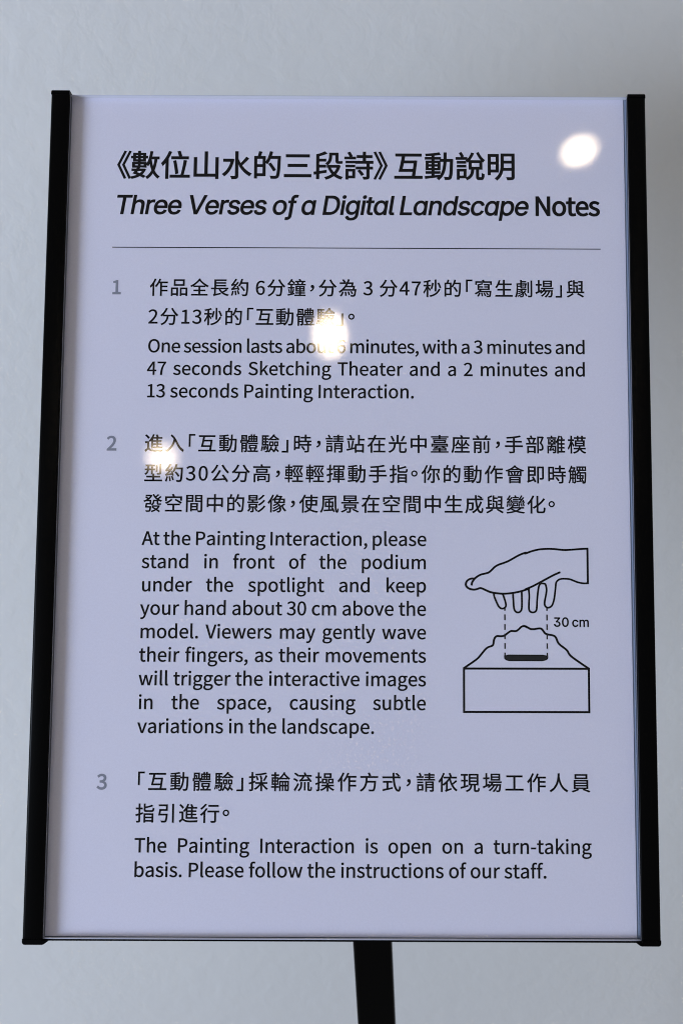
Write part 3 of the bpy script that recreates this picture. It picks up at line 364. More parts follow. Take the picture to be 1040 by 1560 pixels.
[1000,[258,232,11,4,21,-41,315,99,-11,36,12,5,350,114,-12,-5,-11,34,291,244,22,-41,-11,-4],[199,217,12,2,16,-52,237,53,-6,44,13,3,276,62,-13,-3,-7,44,236,224,15,-51,-12,-2],[140,206,13,2,7,-58,151,24,1,50,14,2,192,29,-14,-2,-1,49,178,211,8,-59,-13,-2],[77,225,14,-5,-7,-66,32,4,21,58,15,-6,77,-14,-15,6,19,59,120,210,-8,-66,-14,5],[517,424,0,-42,30,0,607,424,-30,0,0,-42,607,297,0,42,-30,0,517,297,30,0,0,42],[464,477,67,0,0,-78,464,244,0,78,67,0,664,244,-66,0,0,78,664,477,0,-78,-66,0],[764,424,0,-42,33,0,861,424,-32,0,0,-42,861,297,0,42,-32,0,764,297,33,0,0,42],[711,477,69,0,0,-78,711,244,0,78,69,0,917,244,-68,0,0,78,917,477,0,-78,-68,0],[236,580,-30,0,0,-29,236,491,0,30,-30,0,147,491,30,0,0,30,147,580,0,-29,30,0],[422,795,0,-21,-112,0,86,795,112,0,0,-174,86,273,0,174,92,0,361,273,-92,0,-6,-194,334,-10,12,18,-6,-9,310,-21,11,0,-12,0,241,-18,30,-3,9,-16,258,-76,-2,18,30,-1,337,-75,-18,-2,22,2,387,-50,-13,-18,21,28,423,308,-8,-246,1,9,424,337,0,0,-42,0,297,337,42,0,0,32,297,432,0,-32,35,0,403,432,-35,0,0,20,403,491,0,-19,-35,0,297,491,35,0,0,30,297,580,0,-29,35,0,402,580,-35,0,0,20,402,639,0,-19,-35,0,297,639,35,0,0,31,297,732,0,-31,42,0,422,732,-42,0,0,21],[236,639,0,31,-30,0,147,639,30,0,0,31,147,732,0,-31,30,0,236,732,-30,0,0,-31],[236,432,-30,0,0,-32,236,337,0,32,-30,0,147,337,30,0,0,32,147,432,0,-32,30,0],[536,213,22,-4,-21,-103,403,-37,66,57,15,-11,454,-81,-11,11,40,38,556,64,-27,-58,36,-26,650,-17,-20,23,14,17,690,34,-13,-17,-23,25,578,120,42,-26,9,27,601,202,-6,-28,-21,4],[670,850,24,-7,-52,-96,403,589,115,65,15,-11,452,542,-11,13,30,18,539,602,-28,-22,0,-15,539,555,0,16,100,0,839,555,-100,0,0,19,839,610,0,-18,31,-23,931,549,-30,17,6,19,964,614,-13,-16,-83,40,721,796,61,-69,7,11,740,827,-6,-10,-23,8],[557,616,92,0,48,39,685,746,-36,-47,41,-45,831,616,-53,40,-91,0],[786,219,23,-4,-19,-107,654,-35,69,57,17,-11,711,-79,-12,11,34,31,798,39,-24,-47,43,-34,909,-62,-23,29,16,17,955,-10,-15,-17,-28,31,824,98,49,-34,13,34,854,208,-7,-39,-22,4]],
[1000,[194,244,85,0,-83,0,42,92,0,84,0,-85,194,-61,-83,0,85,0,347,92,0,-85,0,84],[194,-10,57,0,-55,0,93,92,0,-57,0,55,194,193,-55,0,57,0,296,92,0,55,0,-57]],
[1000,[57,773,20,15,61,-48,215,605,-29,49,21,16,278,653,-21,-16,-30,49,116,817,62,-46,-20,-14],[455,452,0,-34,63,0,643,452,-62,0,0,-34,643,349,0,34,-62,0,455,349,63,0,0,34],[455,511,63,0,0,34,455,612,0,-33,63,0,643,612,-62,0,0,-33,643,511,0,34,-62,0],[455,288,0,-36,63,0,643,288,-62,0,0,-36,643,181,0,36,-62,0,455,181,63,0,0,36],[605,798,24,7,21,-37,663,676,-15,39,-64,0,470,676,65,0,23,44,530,812,-17,-47,-22,6,462,829,23,-5,-45,-127,254,502,87,79,15,-13,305,447,-9,14,27,26,382,535,-25,-33,0,-140,382,116,0,140,190,0,950,116,-189,0,0,22,950,181,0,-22,-79,0,713,181,79,0,0,36,713,288,0,-36,61,0,896,288,-61,0,0,20,896,349,0,-20,-61,0,713,349,61,0,0,34,713,452,0,-34,62,0,898,452,-61,0,0,20,898,511,0,-19,-61,0,713,511,62,0,0,34,713,612,0,-33,73,0,931,612,-72,0,0,22,931,676,0,-21,-61,0,746,676,62,0,-15,42,677,817,26,-43,-24,-6],[254,456,0,-117,-64,0,61,456,64,0,0,-24,61,383,0,24,39,0,178,383,-39,0,0,-95,178,98,0,95,-42,-17,42,2,46,43,20,-25,101,-73,-20,25,45,57,227,38,-34,0,23,0,327,-14,-44,22,71,-36,602,-61,-118,0,98,0,943,-51,-77,-5,2,22,968,31,-10,-21,-100,-10,603,15,113,0,-108,0,343,56,64,-34,-40,21,254,104,24,-8,0,117]],
[1000,[295,755,15,22,66,-46,456,591,-44,62,-65,-285,41,-13,225,116,20,-14,110,-73,-14,15,203,118,517,491,-76,-262,110,-202,927,-70,-229,128,4,24,964,15,-13,-21,-333,199,341,819,320,-229,-15,-21]],
[1000,[445,209,20,12,51,-53,572,33,-22,49,22,13,636,72,-21,-13,-23,50,505,244,51,-51,-20,-12],[631,841,25,0,0,-40,631,721,0,40,-70,0,421,721,70,0,0,-22,421,654,0,23,70,0,631,654,-70,0,0,-42,631,527,0,43,-84,0,379,527,84,0,0,-22,379,459,0,23,128,0,763,459,-128,0,0,-37,763,346,0,38,-126,0,384,346,127,0,0,-22,384,279,0,22,127,0,763,279,-126,0,0,-90,763,10,0,90,0,-15,742,-9,16,1,-16,-1,608,-8,61,-2,11,-21,633,-79,-3,20,81,0,796,-66,-32,-11,31,11,837,9,0,-43,0,90,837,279,0,-90,39,0,954,279,-39,0,0,22,954,346,0,-22,-39,0,837,346,39,0,0,38,837,459,0,-37,43,0,964,459,-42,0,0,23,964,527,0,-22,-86,0,705,527,87,0,0,43,705,654,0,-42,73,0,922,654,-72,0,0,23,922,721,0,-22,-72,0,705,721,73,0,0,40,705,841,0,-40,-24,0],[291,416,-48,0,0,-77,291,185,0,77,-48,0,146,185,48,0,0,77,146,416,0,-77,48,0],[291,484,0,74,-48,0,146,484,48,0,0,74,146,706,0,-74,48,0,291,706,-48,0,0,-74],[76,775,95,0,0,-246,76,35,0,247,23,0,146,35,-23,0,0,27,146,117,0,-27,72,0,362,117,-72,0,0,219,362,775,0,-219,-95,0]],
[1000,[81,538,95,0,0,-20,81,478,0,20,95,0,366,478,-95,0,0,20,366,538,0,-20,-95,0],[81,406,95,0,0,-20,81,347,0,20,95,0,366,347,-95,0,0,20,366,406,0,-20,-95,0],[41,670,119,0,0,-20,41,608,0,21,119,0,399,608,-119,0,0,21,399,670,0,-20,-119,0],[151,814,19,10,27,-40,224,680,-14,36,20,12,283,715,-20,-11,-16,36,207,844,29,-40,-19,-10],[646,840,24,0,0,-22,646,773,0,23,-70,0,434,773,71,0,0,-19,434,715,0,20,71,0,646,715,-70,0,0,-20,646,655,0,20,-62,0,460,655,62,0,0,-18,460,600,0,19,62,0,646,600,-62,0,0,-22,646,534,0,22,-79,0,408,534,80,0,0,-19,408,476,0,20,184,0,959,476,-183,0,0,20,959,534,0,-19,-80,0,718,534,81,0,0,22,718,600,0,-22,68,0,922,600,-68,0,0,19,922,655,0,-18,-68,0,718,655,68,0,0,20,718,715,0,-20,73,0,936,715,-72,0,0,20,936,773,0,-19,-72,0,718,773,73,0,0,23,718,840,0,-22,-24,0],[827,360,-91,0,0,-24,827,289,0,24,-91,0,554,289,91,0,0,24,554,360,0,-24,91,0],[484,417,138,0,0,-165,484,-78,0,165,24,0,554,-78,-23,0,0,62,554,109,0,-62,91,0,827,109,-91,0,0,-36,827,0,0,36,0,-11,811,-15,13,1,-13,-1,711,-15,46,-1,10,-17,733,-77,-2,18,63,0,864,-67,-25,-11,26,11,897,0,0,-37,0,139,897,417,0,-139,-137,0],[554,235,0,-24,91,0,827,235,-91,0,0,-24,827,162,0,24,-91,0,554,162,91,0,0,24],[81,273,97,0,0,-113,81,-67,0,113,21,0,144,-67,-21,0,0,16,144,-19,0,-16,76,0,372,-19,-76,0,0,97,372,273,0,-97,-97,0],[144,210,0,-55,54,0,307,210,-54,0,0,-55,307,44,0,55,-54,0,144,44,54,0,0,55]],
[1000,[58,652,130,0,0,-23,58,582,0,24,130,0,447,582,-130,0,0,24,447,652,0,-23,-130,0],[98,525,20,4,23,-113,146,167,-4,98,21,4,209,178,-21,-4,-6,99,158,536,24,-114,-20,-3],[175,815,22,7,27,-47,243,662,-12,41,23,8,311,686,-23,-8,-12,41,240,835,29,-47,-22,-6],[330,549,23,-4,-13,-123,264,144,26,106,-82,-20,47,95,58,12,6,-25,65,20,-6,25,104,26,443,116,-133,-34,-2,23,436,185,3,-23,-36,-9,328,159,36,9,25,105,400,535,-19,-118,-23,5],[467,362,54,0,0,-147,467,-79,0,147,25,0,540,-79,-24,0,0,16,540,-31,0,-16,101,0,842,-31,-100,0,0,-15,842,-75,0,15,26,0,918,-75,-25,0,0,146,918,362,0,-146,-70,0,706,362,71,0,0,67,706,561,0,-66,85,0,960,561,-84,0,0,24,960,633,0,-24,-84,0,706,633,85,0,0,70,706,841,0,-69,-25,0,629,841,26,0,0,-159,629,362,0,160,-54,0],[540,39,101,0,0,84,540,291,0,-84,101,0,842,291,-100,0,0,-84,842,39,0,84,-100,0]],
[1000,[391,840,26,-6,-14,-51,338,685,21,51,-92,0,63,685,92,0,0,-24,63,613,0,24,81,0,305,613,-81,0,-64,-128,38,286,115,80,12,-17,77,217,-8,20,42,30,193,318,-35,-37,0,-131,193,-76,0,131,25,0,268,-76,-25,0,0,161,268,407,0,-161,47,64,390,613,-34,-72,183,0,939,613,-183,0,0,24,939,685,0,-24,-172,0,421,685,173,0,18,45,469,821,-14,-45,-26,7],[598,561,25,0,0,-64,598,368,0,65,-75,0,373,368,75,0,0,-23,373,298,0,23,75,0,598,298,-75,0,0,-95,598,14,0,95,-88,0,333,14,89,0,0,-23,333,-56,0,23,202,0,938,-56,-201,0,0,23,938,14,0,-23,-88,0,673,14,89,0,0,95,673,298,0,-95,76,0,900,298,-75,0,0,23,900,368,0,-23,-75,0,673,368,76,0,0,65,673,561,0,-64,-25,0]],
[1000,[138,766,23,9,51,-79,256,516,-17,66,24,10,329,544,-24,-9,-19,68,206,791,51,-77,-23,-8],[795,802,26,-9,-28,-79,669,544,43,68,22,-8,733,519,-21,9,44,65,873,774,-42,-87,-26,10],[459,840,26,0,0,-127,459,458,0,128,-135,0,55,458,135,0,0,-23,55,387,0,24,89,0,322,387,-89,0,-16,-190,34,-16,234,71,17,-15,81,-80,-8,19,252,83,401,387,-18,-220,62,0,587,387,-62,0,0,-118,587,32,0,118,0,-86,701,-78,-90,0,18,0,846,-78,-20,0,85,0,960,129,-9,-164,-21,6,890,161,17,-13,-4,-144,840,-7,40,0,-24,0,709,-7,19,0,-39,0,662,32,0,-33,0,118,662,387,0,-118,96,0,948,387,-95,0,0,24,948,458,0,-23,-137,0,535,458,138,0,0,128,535,840,0,-127,-25,0]],
[1000,[458,840,27,0,0,-59,458,661,0,60,-121,0,96,661,121,0,0,-158,96,186,0,158,25,0,171,186,-25,0,0,21,171,248,0,-21,96,0,458,248,-96,0,0,-109,458,-79,0,109,27,0,537,-79,-26,0,0,109,537,248,0,-109,96,0,825,248,-96,0,0,-19,825,191,0,19,26,0,902,191,-25,0,0,157,902,661,0,-156,-121,0,537,661,122,0,0,60,537,840,0,-59,-26,0],[171,322,96,0,0,89,171,588,0,-88,96,0,458,588,-96,0,0,-88,458,322,0,89,-96,0],[825,322,0,89,-96,0,537,322,96,0,0,89,537,588,0,-88,96,0,825,588,-96,0,0,-88]],
[1000,[81,396,280,0,0,-48,81,253,0,48,23,0,149,253,-23,0,0,30,149,344,0,-30,233,0,849,344,-233,0,0,-30,849,253,0,30,24,0,920,253,-23,0,0,48,920,396,0,-48,-279,0],[251,540,0,-19,166,0,749,540,-166,0,0,-19,749,483,0,19,-166,0,251,483,166,0,0,19],[181,584,214,0,0,-48,181,439,0,49,214,0,823,439,-214,0,0,49,823,584,0,-48,-214,0],[460,841,25,0,0,-20,460,781,0,20,-132,0,63,781,132,0,0,-17,63,729,0,18,132,0,460,729,-132,0,0,-17,460,677,0,18,-108,0,136,677,108,0,0,-16,136,627,0,17,243,0,866,627,-243,0,0,17,866,677,0,-16,-110,0,535,677,111,0,0,18,535,729,0,-17,135,0,940,729,-135,0,0,18,940,781,0,-17,-135,0,535,781,135,0,0,20,535,841,0,-20,-25,0],[216,137,-3,12,20,6,460,150,-196,-5,0,-16,460,101,0,16,-101,0,158,101,101,0,0,-17,158,51,0,17,101,0,460,51,-101,0,0,-18,460,-2,0,18,-133,0,61,-2,133,0,0,-18,61,-57,0,18,293,0,941,-57,-293,0,0,18,941,-2,0,-18,-135,0,535,-2,136,0,0,18,535,51,0,-18,105,0,849,51,-104,0,0,17,849,101,0,-17,-104,0,535,101,105,0,0,17,535,152,0,-17,72,2,750,157,-71,-2,19,-15,799,116,-13,12,15,13,844,155,-15,-13,-32,29,702,254,55,-31,39,0,817,254,-38,0,0,15,817,300,0,-15,-212,0,179,300,213,0,0,-15,179,254,0,15,57,0,351,254,-57,0,-42,-24,253,205,15,6,-21,-8,198,192,16,1,7,-15],[608,245,4,3,25,-12,686,201,-26,17,-117,-2,335,196,117,2,35,16,441,254,-36,-23,60,0,620,254,-59,0,-4,-3]],
[1000,[757,606,23,-3,-21,-120,606,330,81,61,0,98,606,623,0,-97,-24,0,533,623,25,0,0,-131,533,228,0,132,-92,0,255,228,93,0,0,-22,255,161,0,22,93,0,533,161,-92,0,0,-50,533,12,0,50,-114,0,190,12,114,0,0,-22,190,-54,0,22,255,0,953,-54,-254,0,0,22,953,12,0,-22,-115,0,606,12,116,0,0,50,606,161,0,-50,95,0,891,161,-95,0,0,22,891,228,0,-22,-95,0,606,228,95,0,0,33,606,327,0,-33,16,-11,659,284,-11,11,42,35,764,414,-28,-52,54,-47,907,276,-32,36,15,16,952,324,-15,-16,-35,39,790,472,59,-48,15,38,824,597,-8,-45,-22,3],[350,606,23,-2,-21,-125,198,314,84,64,17,-10,255,271,-11,11,44,38,363,415,-28,-58,41,-40,471,297,-24,32,15,17,516,347,-15,-17,-27,35,388,476,47,-41,13,38,418,598,-7,-44,-23,3],[480,823,24,8,18,-27,533,734,-16,30,-140,0,112,734,140,0,0,-92,112,456,0,93,0,-145,27,-35,78,144,18,-8,91,-77,-14,13,82,153,186,456,0,-154,0,70,186,664,0,-69,255,0,949,664,-254,0,0,24,949,734,0,-23,-110,0,618,734,111,0,-17,35,550,847,25,-34,-23,-8]],
[1000,[604,514,24,0,0,-137,604,104,0,137,24,0,674,104,-23,0,0,137,674,514,0,-137,-23,0],[807,544,25,0,0,-177,807,14,0,177,0,-15,786,-5,16,1,-17,-1,654,-4,61,-2,11,-20,681,-76,-4,20,77,-1,839,-63,-30,-12,31,12,881,13,0,-43,0,177,881,544,0,-177,-24,0],[723,845,27,-8,-22,-49,629,682,34,48,-100,0,329,682,100,0,16,6,378,700,-16,-6,-19,40,278,841,38,-42,-23,-8,208,816,23,9,36,-41,300,682,-19,39,-82,0,53,682,82,0,0,-23,53,613,0,23,298,0,947,613,-298,0,0,23,947,682,0,-23,-77,0,714,682,78,0,29,41,803,819,-28,-46,-26,9],[409,301,-74,0,0,-34,409,200,0,34,-74,0,187,200,74,0,0,34,187,301,0,-34,74,0],[409,360,0,33,-74,0,187,360,74,0,0,33,187,459,0,-33,74,0,409,459,-74,0,0,-33],[116,523,122,0,0,-199,116,-75,0,199,24,0,187,-75,-24,0,0,72,187,141,0,-72,74,0,409,141,-74,0,0,-45,409,7,0,45,0,-13,391,-10,14,1,-13,-1,281,-9,51,-2,10,-19,307,-76,-5,19,67,0,446,-63,-27,-11,28,11,482,6,0,-38,0,172,482,523,0,-172,-122,0]],
[1000,[50,322,138,0,0,-25,50,248,0,25,138,0,463,248,-138,0,0,-74,463,25,0,74,0,-20,432,-3,22,0,-23,0,246,-2,84,-2,12,-20,278,-76,-6,21,105,-1,487,-63,-38,-12,37,12,540,25,0,-54,0,74,540,248,0,-74,138,0,953,248,-137,0,0,25,953,322,0,-25,-137,0,540,322,138,0,0,54,540,484,0,-54,119,0,896,484,-118,0,0,24,896,556,0,-24,-118,0,540,556,119,0,0,55,540,719,0,-54,118,14,853,778,-85,-25,-18,21,798,839,19,-20,-153,-48,116,753,238,12,7,-16,134,688,-2,19,104,4,463,710,-111,-11,0,-51,463,556,0,52,-115,0,117,556,115,0,0,-24,117,484,0,24,115,0,463,484,-115,0,0,-54,463,322,0,54,-138,0]],
[1000,[141,628,22,6,27,-54,204,455,-9,47,23,7,272,475,-23,-6,-9,46,206,645,30,-54,-22,-5],[627,787,86,0,0,-288,627,-78,0,288,23,0,694,-78,-22,0,0,265,694,718,0,-265,54,0,855,718,-53,0,-27,-79,751,448,38,85,90,-90,866,222,-1,62,1,-35,840,143,20,13,-11,-7,799,132,15,0,-20,0,722,135,29,-3,12,-21,742,64,-1,19,29,-2,828,65,-25,-3,24,3,890,85,-16,-11,33,23,936,215,0,-59,0,69,824,457,90,-94,43,93,948,757,-35,-93,-17,11,897,790,17,-11,-4,-1,885,787,4,1,-86,0],[247,826,22,6,15,-32,289,722,-11,33,-70,0,80,722,70,0,0,-22,80,654,0,23,157,0,552,654,-157,0,0,23,552,722,0,-22,-62,0,366,722,62,0,-11,34,314,844,20,-38,-22,-6],[433,648,25,-5,-16,-57,360,452,27,56,-103,0,51,452,103,0,0,-23,51,383,0,23,175,0,575,383,-175,0,0,23,575,452,0,-23,-47,0,433,452,48,0,25,52,508,631,-23,-59,-25,6],[109,291,140,0,0,-121,109,-73,0,121,24,0,180,-73,-24,0,0,16,180,-26,0,-16,91,0,454,-26,-91,0,0,-13,454,-66,0,13,25,0,529,-66,-25,0,0,119,529,291,0,-119,-140,0],[180,42,91,0,0,60,180,223,0,-60,91,0,454,223,-91,0,0,-60,454,42,0,60,-91,0]],
[1000,[722,804,20,8,26,-45,785,659,-10,39,21,9,847,685,-20,-8,-11,38,781,826,28,-45,-19,-7],[231,829,20,5,9,-23,258,753,-8,25,-67,0,57,753,67,0,0,-20,57,691,0,21,153,0,516,691,-153,0,0,21,516,753,0,-20,-63,0,327,753,63,0,-9,28,291,843,13,-27,-20,-4],[177,50,-3,14,14,8,364,87,-149,-22,6,-17,382,36,-6,17,14,6,425,55,-14,-6,-15,41,351,223,28,-53,-14,-4,310,210,14,4,11,-23,344,135,-11,26,-36,-5,235,121,36,5,19,40,290,256,-17,-48,52,0,447,256,-52,0,0,-85,447,2,0,85,0,-11,432,-12,12,1,-11,-1,343,-11,41,-2,8,-17,364,-70,-3,18,56,0,479,-60,-22,-11,22,11,508,1,0,-32,0,105,508,317,0,-105,-66,0,309,317,66,0,6,22,328,384,-6,-22,49,0,476,384,-49,0,0,91,476,657,0,-91,-20,0,414,657,21,0,0,-72,414,439,0,73,-85,0,160,439,85,0,0,73,160,657,0,-72,-20,0,101,657,20,0,0,-91,101,384,0,91,55,0,265,384,-55,0,-6,-22,248,317,6,22,-60,0,69,317,60,0,0,-132,69,-79,0,132,21,0,131,-79,-21,0,0,112,131,256,0,-112,33,0,229,256,-33,0,-14,-42,196,168,7,14,-14,-30,157,112,14,4,7,-17],[351,659,15,-6,-16,-20,297,597,20,21,-24,20,224,655,24,-19,-11,-10,192,625,11,10,23,-18,266,565,-25,22,-28,-26,180,493,28,21,12,-7,220,461,-8,9,26,20,301,534,-27,-27,27,-24,369,469,-17,18,11,12,402,504,-11,-11,-17,17,333,567,27,-23,23,25,397,641,-19,-24,-15,6],[636,382,0,-46,40,0,755,382,-39,0,0,-46,755,245,0,46,-39,0,636,245,40,0,0,46],[636,446,40,0,0,46,636,582,0,-45,40,0,755,582,-39,0,0,-45,755,446,0,46,-39,0],[636,837,21,-6,-30,-117,496,522,59,79,11,-16,532,454,-5,16,13,17,569,510,-12,-20,0,-196,569,-78,0,196,23,0,636,-78,-22,0,0,17,636,-28,0,-17,109,0,962,-28,-108,0,0,23,962,41,0,-23,-47,0,820,41,48,0,0,46,820,180,0,-46,39,0,935,180,-38,0,0,22,935,245,0,-22,-38,0,820,245,39,0,0,46,820,382,0,-46,39,0,936,382,-38,0,0,21,936,446,0,-21,-38,0,820,446,39,0,0,46,820,582,0,-45,43,0,948,582,-42,0,0,23,948,649,0,-22,-103,0,639,649,103,0,23,55,699,819,-17,-57,-21,6],[636,180,0,-46,40,0,755,180,-39,0,0,-46,755,41,0,46,-39,0,636,41,40,0,0,46]],
[1000,[472,417,0,-24,116,0,820,417,-116,0,0,-24,820,345,0,24,-116,0,472,345,116,0,0,24],[472,542,0,-23,116,0,820,542,-116,0,0,-23,820,472,0,24,-116,0,472,472,116,0,0,24],[732,840,25,0,0,-27,732,757,0,28,-51,0,578,757,52,0,0,28,578,840,0,-27,-23,0,507,840,24,0,0,-27,507,757,0,28,-49,0,360,757,49,0,0,-21,360,693,0,22,49,0,507,693,-49,0,0,-25,507,618,0,25,24,0,578,618,-23,0,0,25,578,693,0,-25,52,0,732,693,-51,0,0,-25,732,618,0,25,25,0,805,618,-24,0,0,25,805,693,0,-25,47,0,945,693,-46,0,0,22,945,757,0,-21,-46,0,805,757,47,0,0,28,805,840,0,-27,-24,0],[402,599,164,0,0,-103,402,289,0,103,68,0,606,289,-68,0,-4,-30,591,206,7,26,-83,0,340,206,84,0,0,-21,340,142,0,21,76,0,569,142,-76,0,-38,-77,312,-20,147,32,14,-15,352,-80,-7,17,174,42,647,140,-40,-106,50,-110,920,-80,-130,35,10,19,966,-18,-16,-15,-113,24,719,142,48,-81,75,0,943,142,-74,0,0,21,943,206,0,-21,-92,0,666,206,93,0,5,26,679,289,-3,-29,72,0,893,289,-71,0,0,103,893,599,0,-103,-163,0],[175,840,24,0,0,-64,175,647,0,65,-42,0,50,647,42,0,0,-23,50,577,0,24,42,0,175,577,-42,0,0,0,175,576,0,1,-27,-136,32,197,58,84,13,-18,72,124,-9,22,38,59,175,372,-29,-98,0,-150,175,-79,0,150,24,0,247,-79,-24,0,0,172,247,436,0,-172,27,-53,318,286,-13,33,16,18,366,340,-16,-18,-17,31,247,535,26,-39,0,14,247,577,0,-14,34,0,350,577,-34,0,0,24,350,647,0,-23,-34,0,247,647,34,0,0,65,247,840,0,-64,-24,0]],
[1000,[635,783,23,0,0,-111,635,448,0,112,23,0,704,448,-23,0,0,112,704,783,0,-111,-23,0],[822,834,24,0,0,-149,822,387,0,149,0,-13,802,369,16,1,-15,-1,680,370,57,-2,11,-20,705,301,-4,20,71,0,855,314,-30,-11,30,11,893,386,0,-42,0,150,893,834,0,-149,-23,0],[388,733,-41,0,0,-46,388,595,0,46,-41,0,264,595,41,0,0,2,264,601,0,-2,0,44,264,733,0,-44,41,0],[67,595,43,0,0,-22,67,528,0,23,41,0,189,528,-41,0,-11,-67,59,340,86,53,14,-10,108,288,-10,14,102,63,259,528,-11,-87,43,0,388,528,-43,0,0,-71,388,313,0,72,24,0,459,313,-23,0,0,72,459,528,0,-71,38,0,573,528,-38,0,0,23,573,595,0,-22,-38,0,459,595,38,0,0,46,459,733,0,-46,31,0,552,733,-31,0,0,22,552,799,0,-22,-151,0,100,799,151,0,0,-22,100,733,0,22,32,0,195,733,-32,0,0,-43,195,602,0,44,0,-2,195,595,0,3,-43,0],[467,332,26,0,0,-37,467,221,0,37,-105,0,151,221,105,0,0,-23,151,152,0,23,105,0,467,152,-105,0,0,-42,467,25,0,42,-140,0,47,25,140,0,0,-23,47,-45,0,23,302,0,952,-45,-301,0,0,23,952,25,0,-23,-136,0,544,25,136,0,0,42,544,152,0,-42,102,0,848,152,-101,0,0,23,848,221,0,-23,-101,0,544,221,102,0,0,37,544,332,0,-37,-25,0]],
[1000,[324,811,27,-7,-59,-150,51,428,113,89,20,-12,120,374,-15,15,111,99,404,789,-67,-164,-27,8],[665,819,67,-138,-24,-10,592,789,25,10,76,-151,901,374,-105,96,15,20,964,438,-20,-15,-104,83],[161,-14,-4,17,38,14,781,39,-528,-35,27,-41,848,-73,-17,32,25,13,922,-33,-24,-13,-50,91,681,306,88,-107,-23,-11,611,274,24,11,40,-50,734,109,-40,57,-156,-9,266,82,156,9,100,116,547,500,-83,-152,-27,12,465,535,28,-11,-80,-166,223,149,40,45,-37,-47,132,65,27,7,11,-22]],
[1000,[286,559,0,-30,145,0,719,559,-144,0,0,-30,719,468,0,31,-144,0,286,468,145,0,0,31],[211,614,195,0,0,-67,211,413,0,67,195,0,797,413,-195,0,0,67,797,614,0,-67,-195,0],[441,826,24,6,10,-30,470,736,-9,30,-137,0,59,736,137,0,0,-22,59,670,0,22,293,0,937,670,-292,0,0,22,937,736,0,-22,-128,0,553,736,128,0,-11,32,513,843,14,-33,-24,-5],[96,357,270,0,0,-145,96,-79,0,145,24,0,168,-79,-24,0,0,124,168,294,0,-124,221,0,830,294,-220,0,0,-98,830,-1,0,98,0,-11,813,-16,12,0,-12,0,711,-15,43,-2,9,-16,735,-72,-4,18,64,0,869,-63,-26,-10,27,10,905,0,0,-37,0,119,905,357,0,-119,-269,0],[281,235,142,0,0,-85,281,-21,0,85,24,0,352,-21,-24,0,0,17,352,29,0,-17,118,0,706,29,-118,0,0,69,706,235,0,-69,-141,0],[352,179,0,-31,96,0,638,179,-95,0,0,-31,638,85,0,31,-95,0,352,85,96,0,0,31]],
[1000,[452,791,166,0,0,-21,452,726,0,22,166,0,949,726,-165,0,0,22,949,791,0,-21,-165,0],[532,693,21,-5,-20,-49,435,506,36,61,47,-71,545,303,-21,53,21,9,606,329,-20,-9,-20,46,504,507,41,-60,31,52,595,677,-25,-53,-21,6],[695,693,22,-5,-21,-49,595,507,38,61,50,-71,712,305,-21,53,21,9,773,331,-20,-9,-21,46,665,508,43,-60,31,52,759,677,-25,-53,-21,6],[866,693,22,-5,-23,-49,759,506,41,61,54,-71,886,303,-24,53,20,9,946,330,-20,-9,-23,46,831,507,45,-59,33,52,931,676,-28,-53,-21,6],[414,10,81,0,0,-22,414,-55,0,22,183,0,962,-55,-182,0,0,22,962,10,0,-22,-77,0,730,10,78,0,0,65,730,206,0,-65,67,0,930,206,-66,0,0,22,930,271,0,-22,-153,0,470,271,154,0,0,-22,470,206,0,22,62,0,655,206,-61,0,0,-65,655,10,0,65,-80,0],[70,591,46,0,0,-116,70,243,0,116,46,0,208,243,-46,0,0,-27,208,161,0,27,-57,0,38,161,57,0,0,-22,38,95,0,22,57,0,208,95,-57,0,0,-59,208,-81,0,59,21,0,272,-81,-21,0,0,59,272,95,0,-59,54,0,435,95,-54,0,0,22,435,161,0,-22,-54,0,272,161,54,0,0,27,272,243,0,-27,47,0,413,243,-47,0,0,116,413,591,0,-116,-47,0,271,591,47,0,0,25,271,665,0,-24,52,0,426,665,-52,0,0,22,426,731,0,-22,-52,0,271,731,52,0,0,37,271,840,0,-36,-21,0,207,840,21,0,0,-36,207,731,0,37,-52,0,52,731,52,0,0,-22,52,665,0,22,52,0,207,665,-52,0,0,-24,207,591,0,25,-46,0],[126,391,0,-31,29,0,213,391,-29,0,0,-31,213,299,0,31,-29,0,126,299,29,0,0,31],[266,391,0,-31,30,0,355,391,-30,0,0,-31,355,299,0,31,-30,0,266,299,30,0,0,31],[126,535,0,-30,29,0,213,535,-29,0,0,-30,213,445,0,30,-29,0,126,445,29,0,0,30],[266,535,0,-30,30,0,355,535,-30,0,0,-30,355,445,0,30,-30,0,266,445,30,0,0,30]],
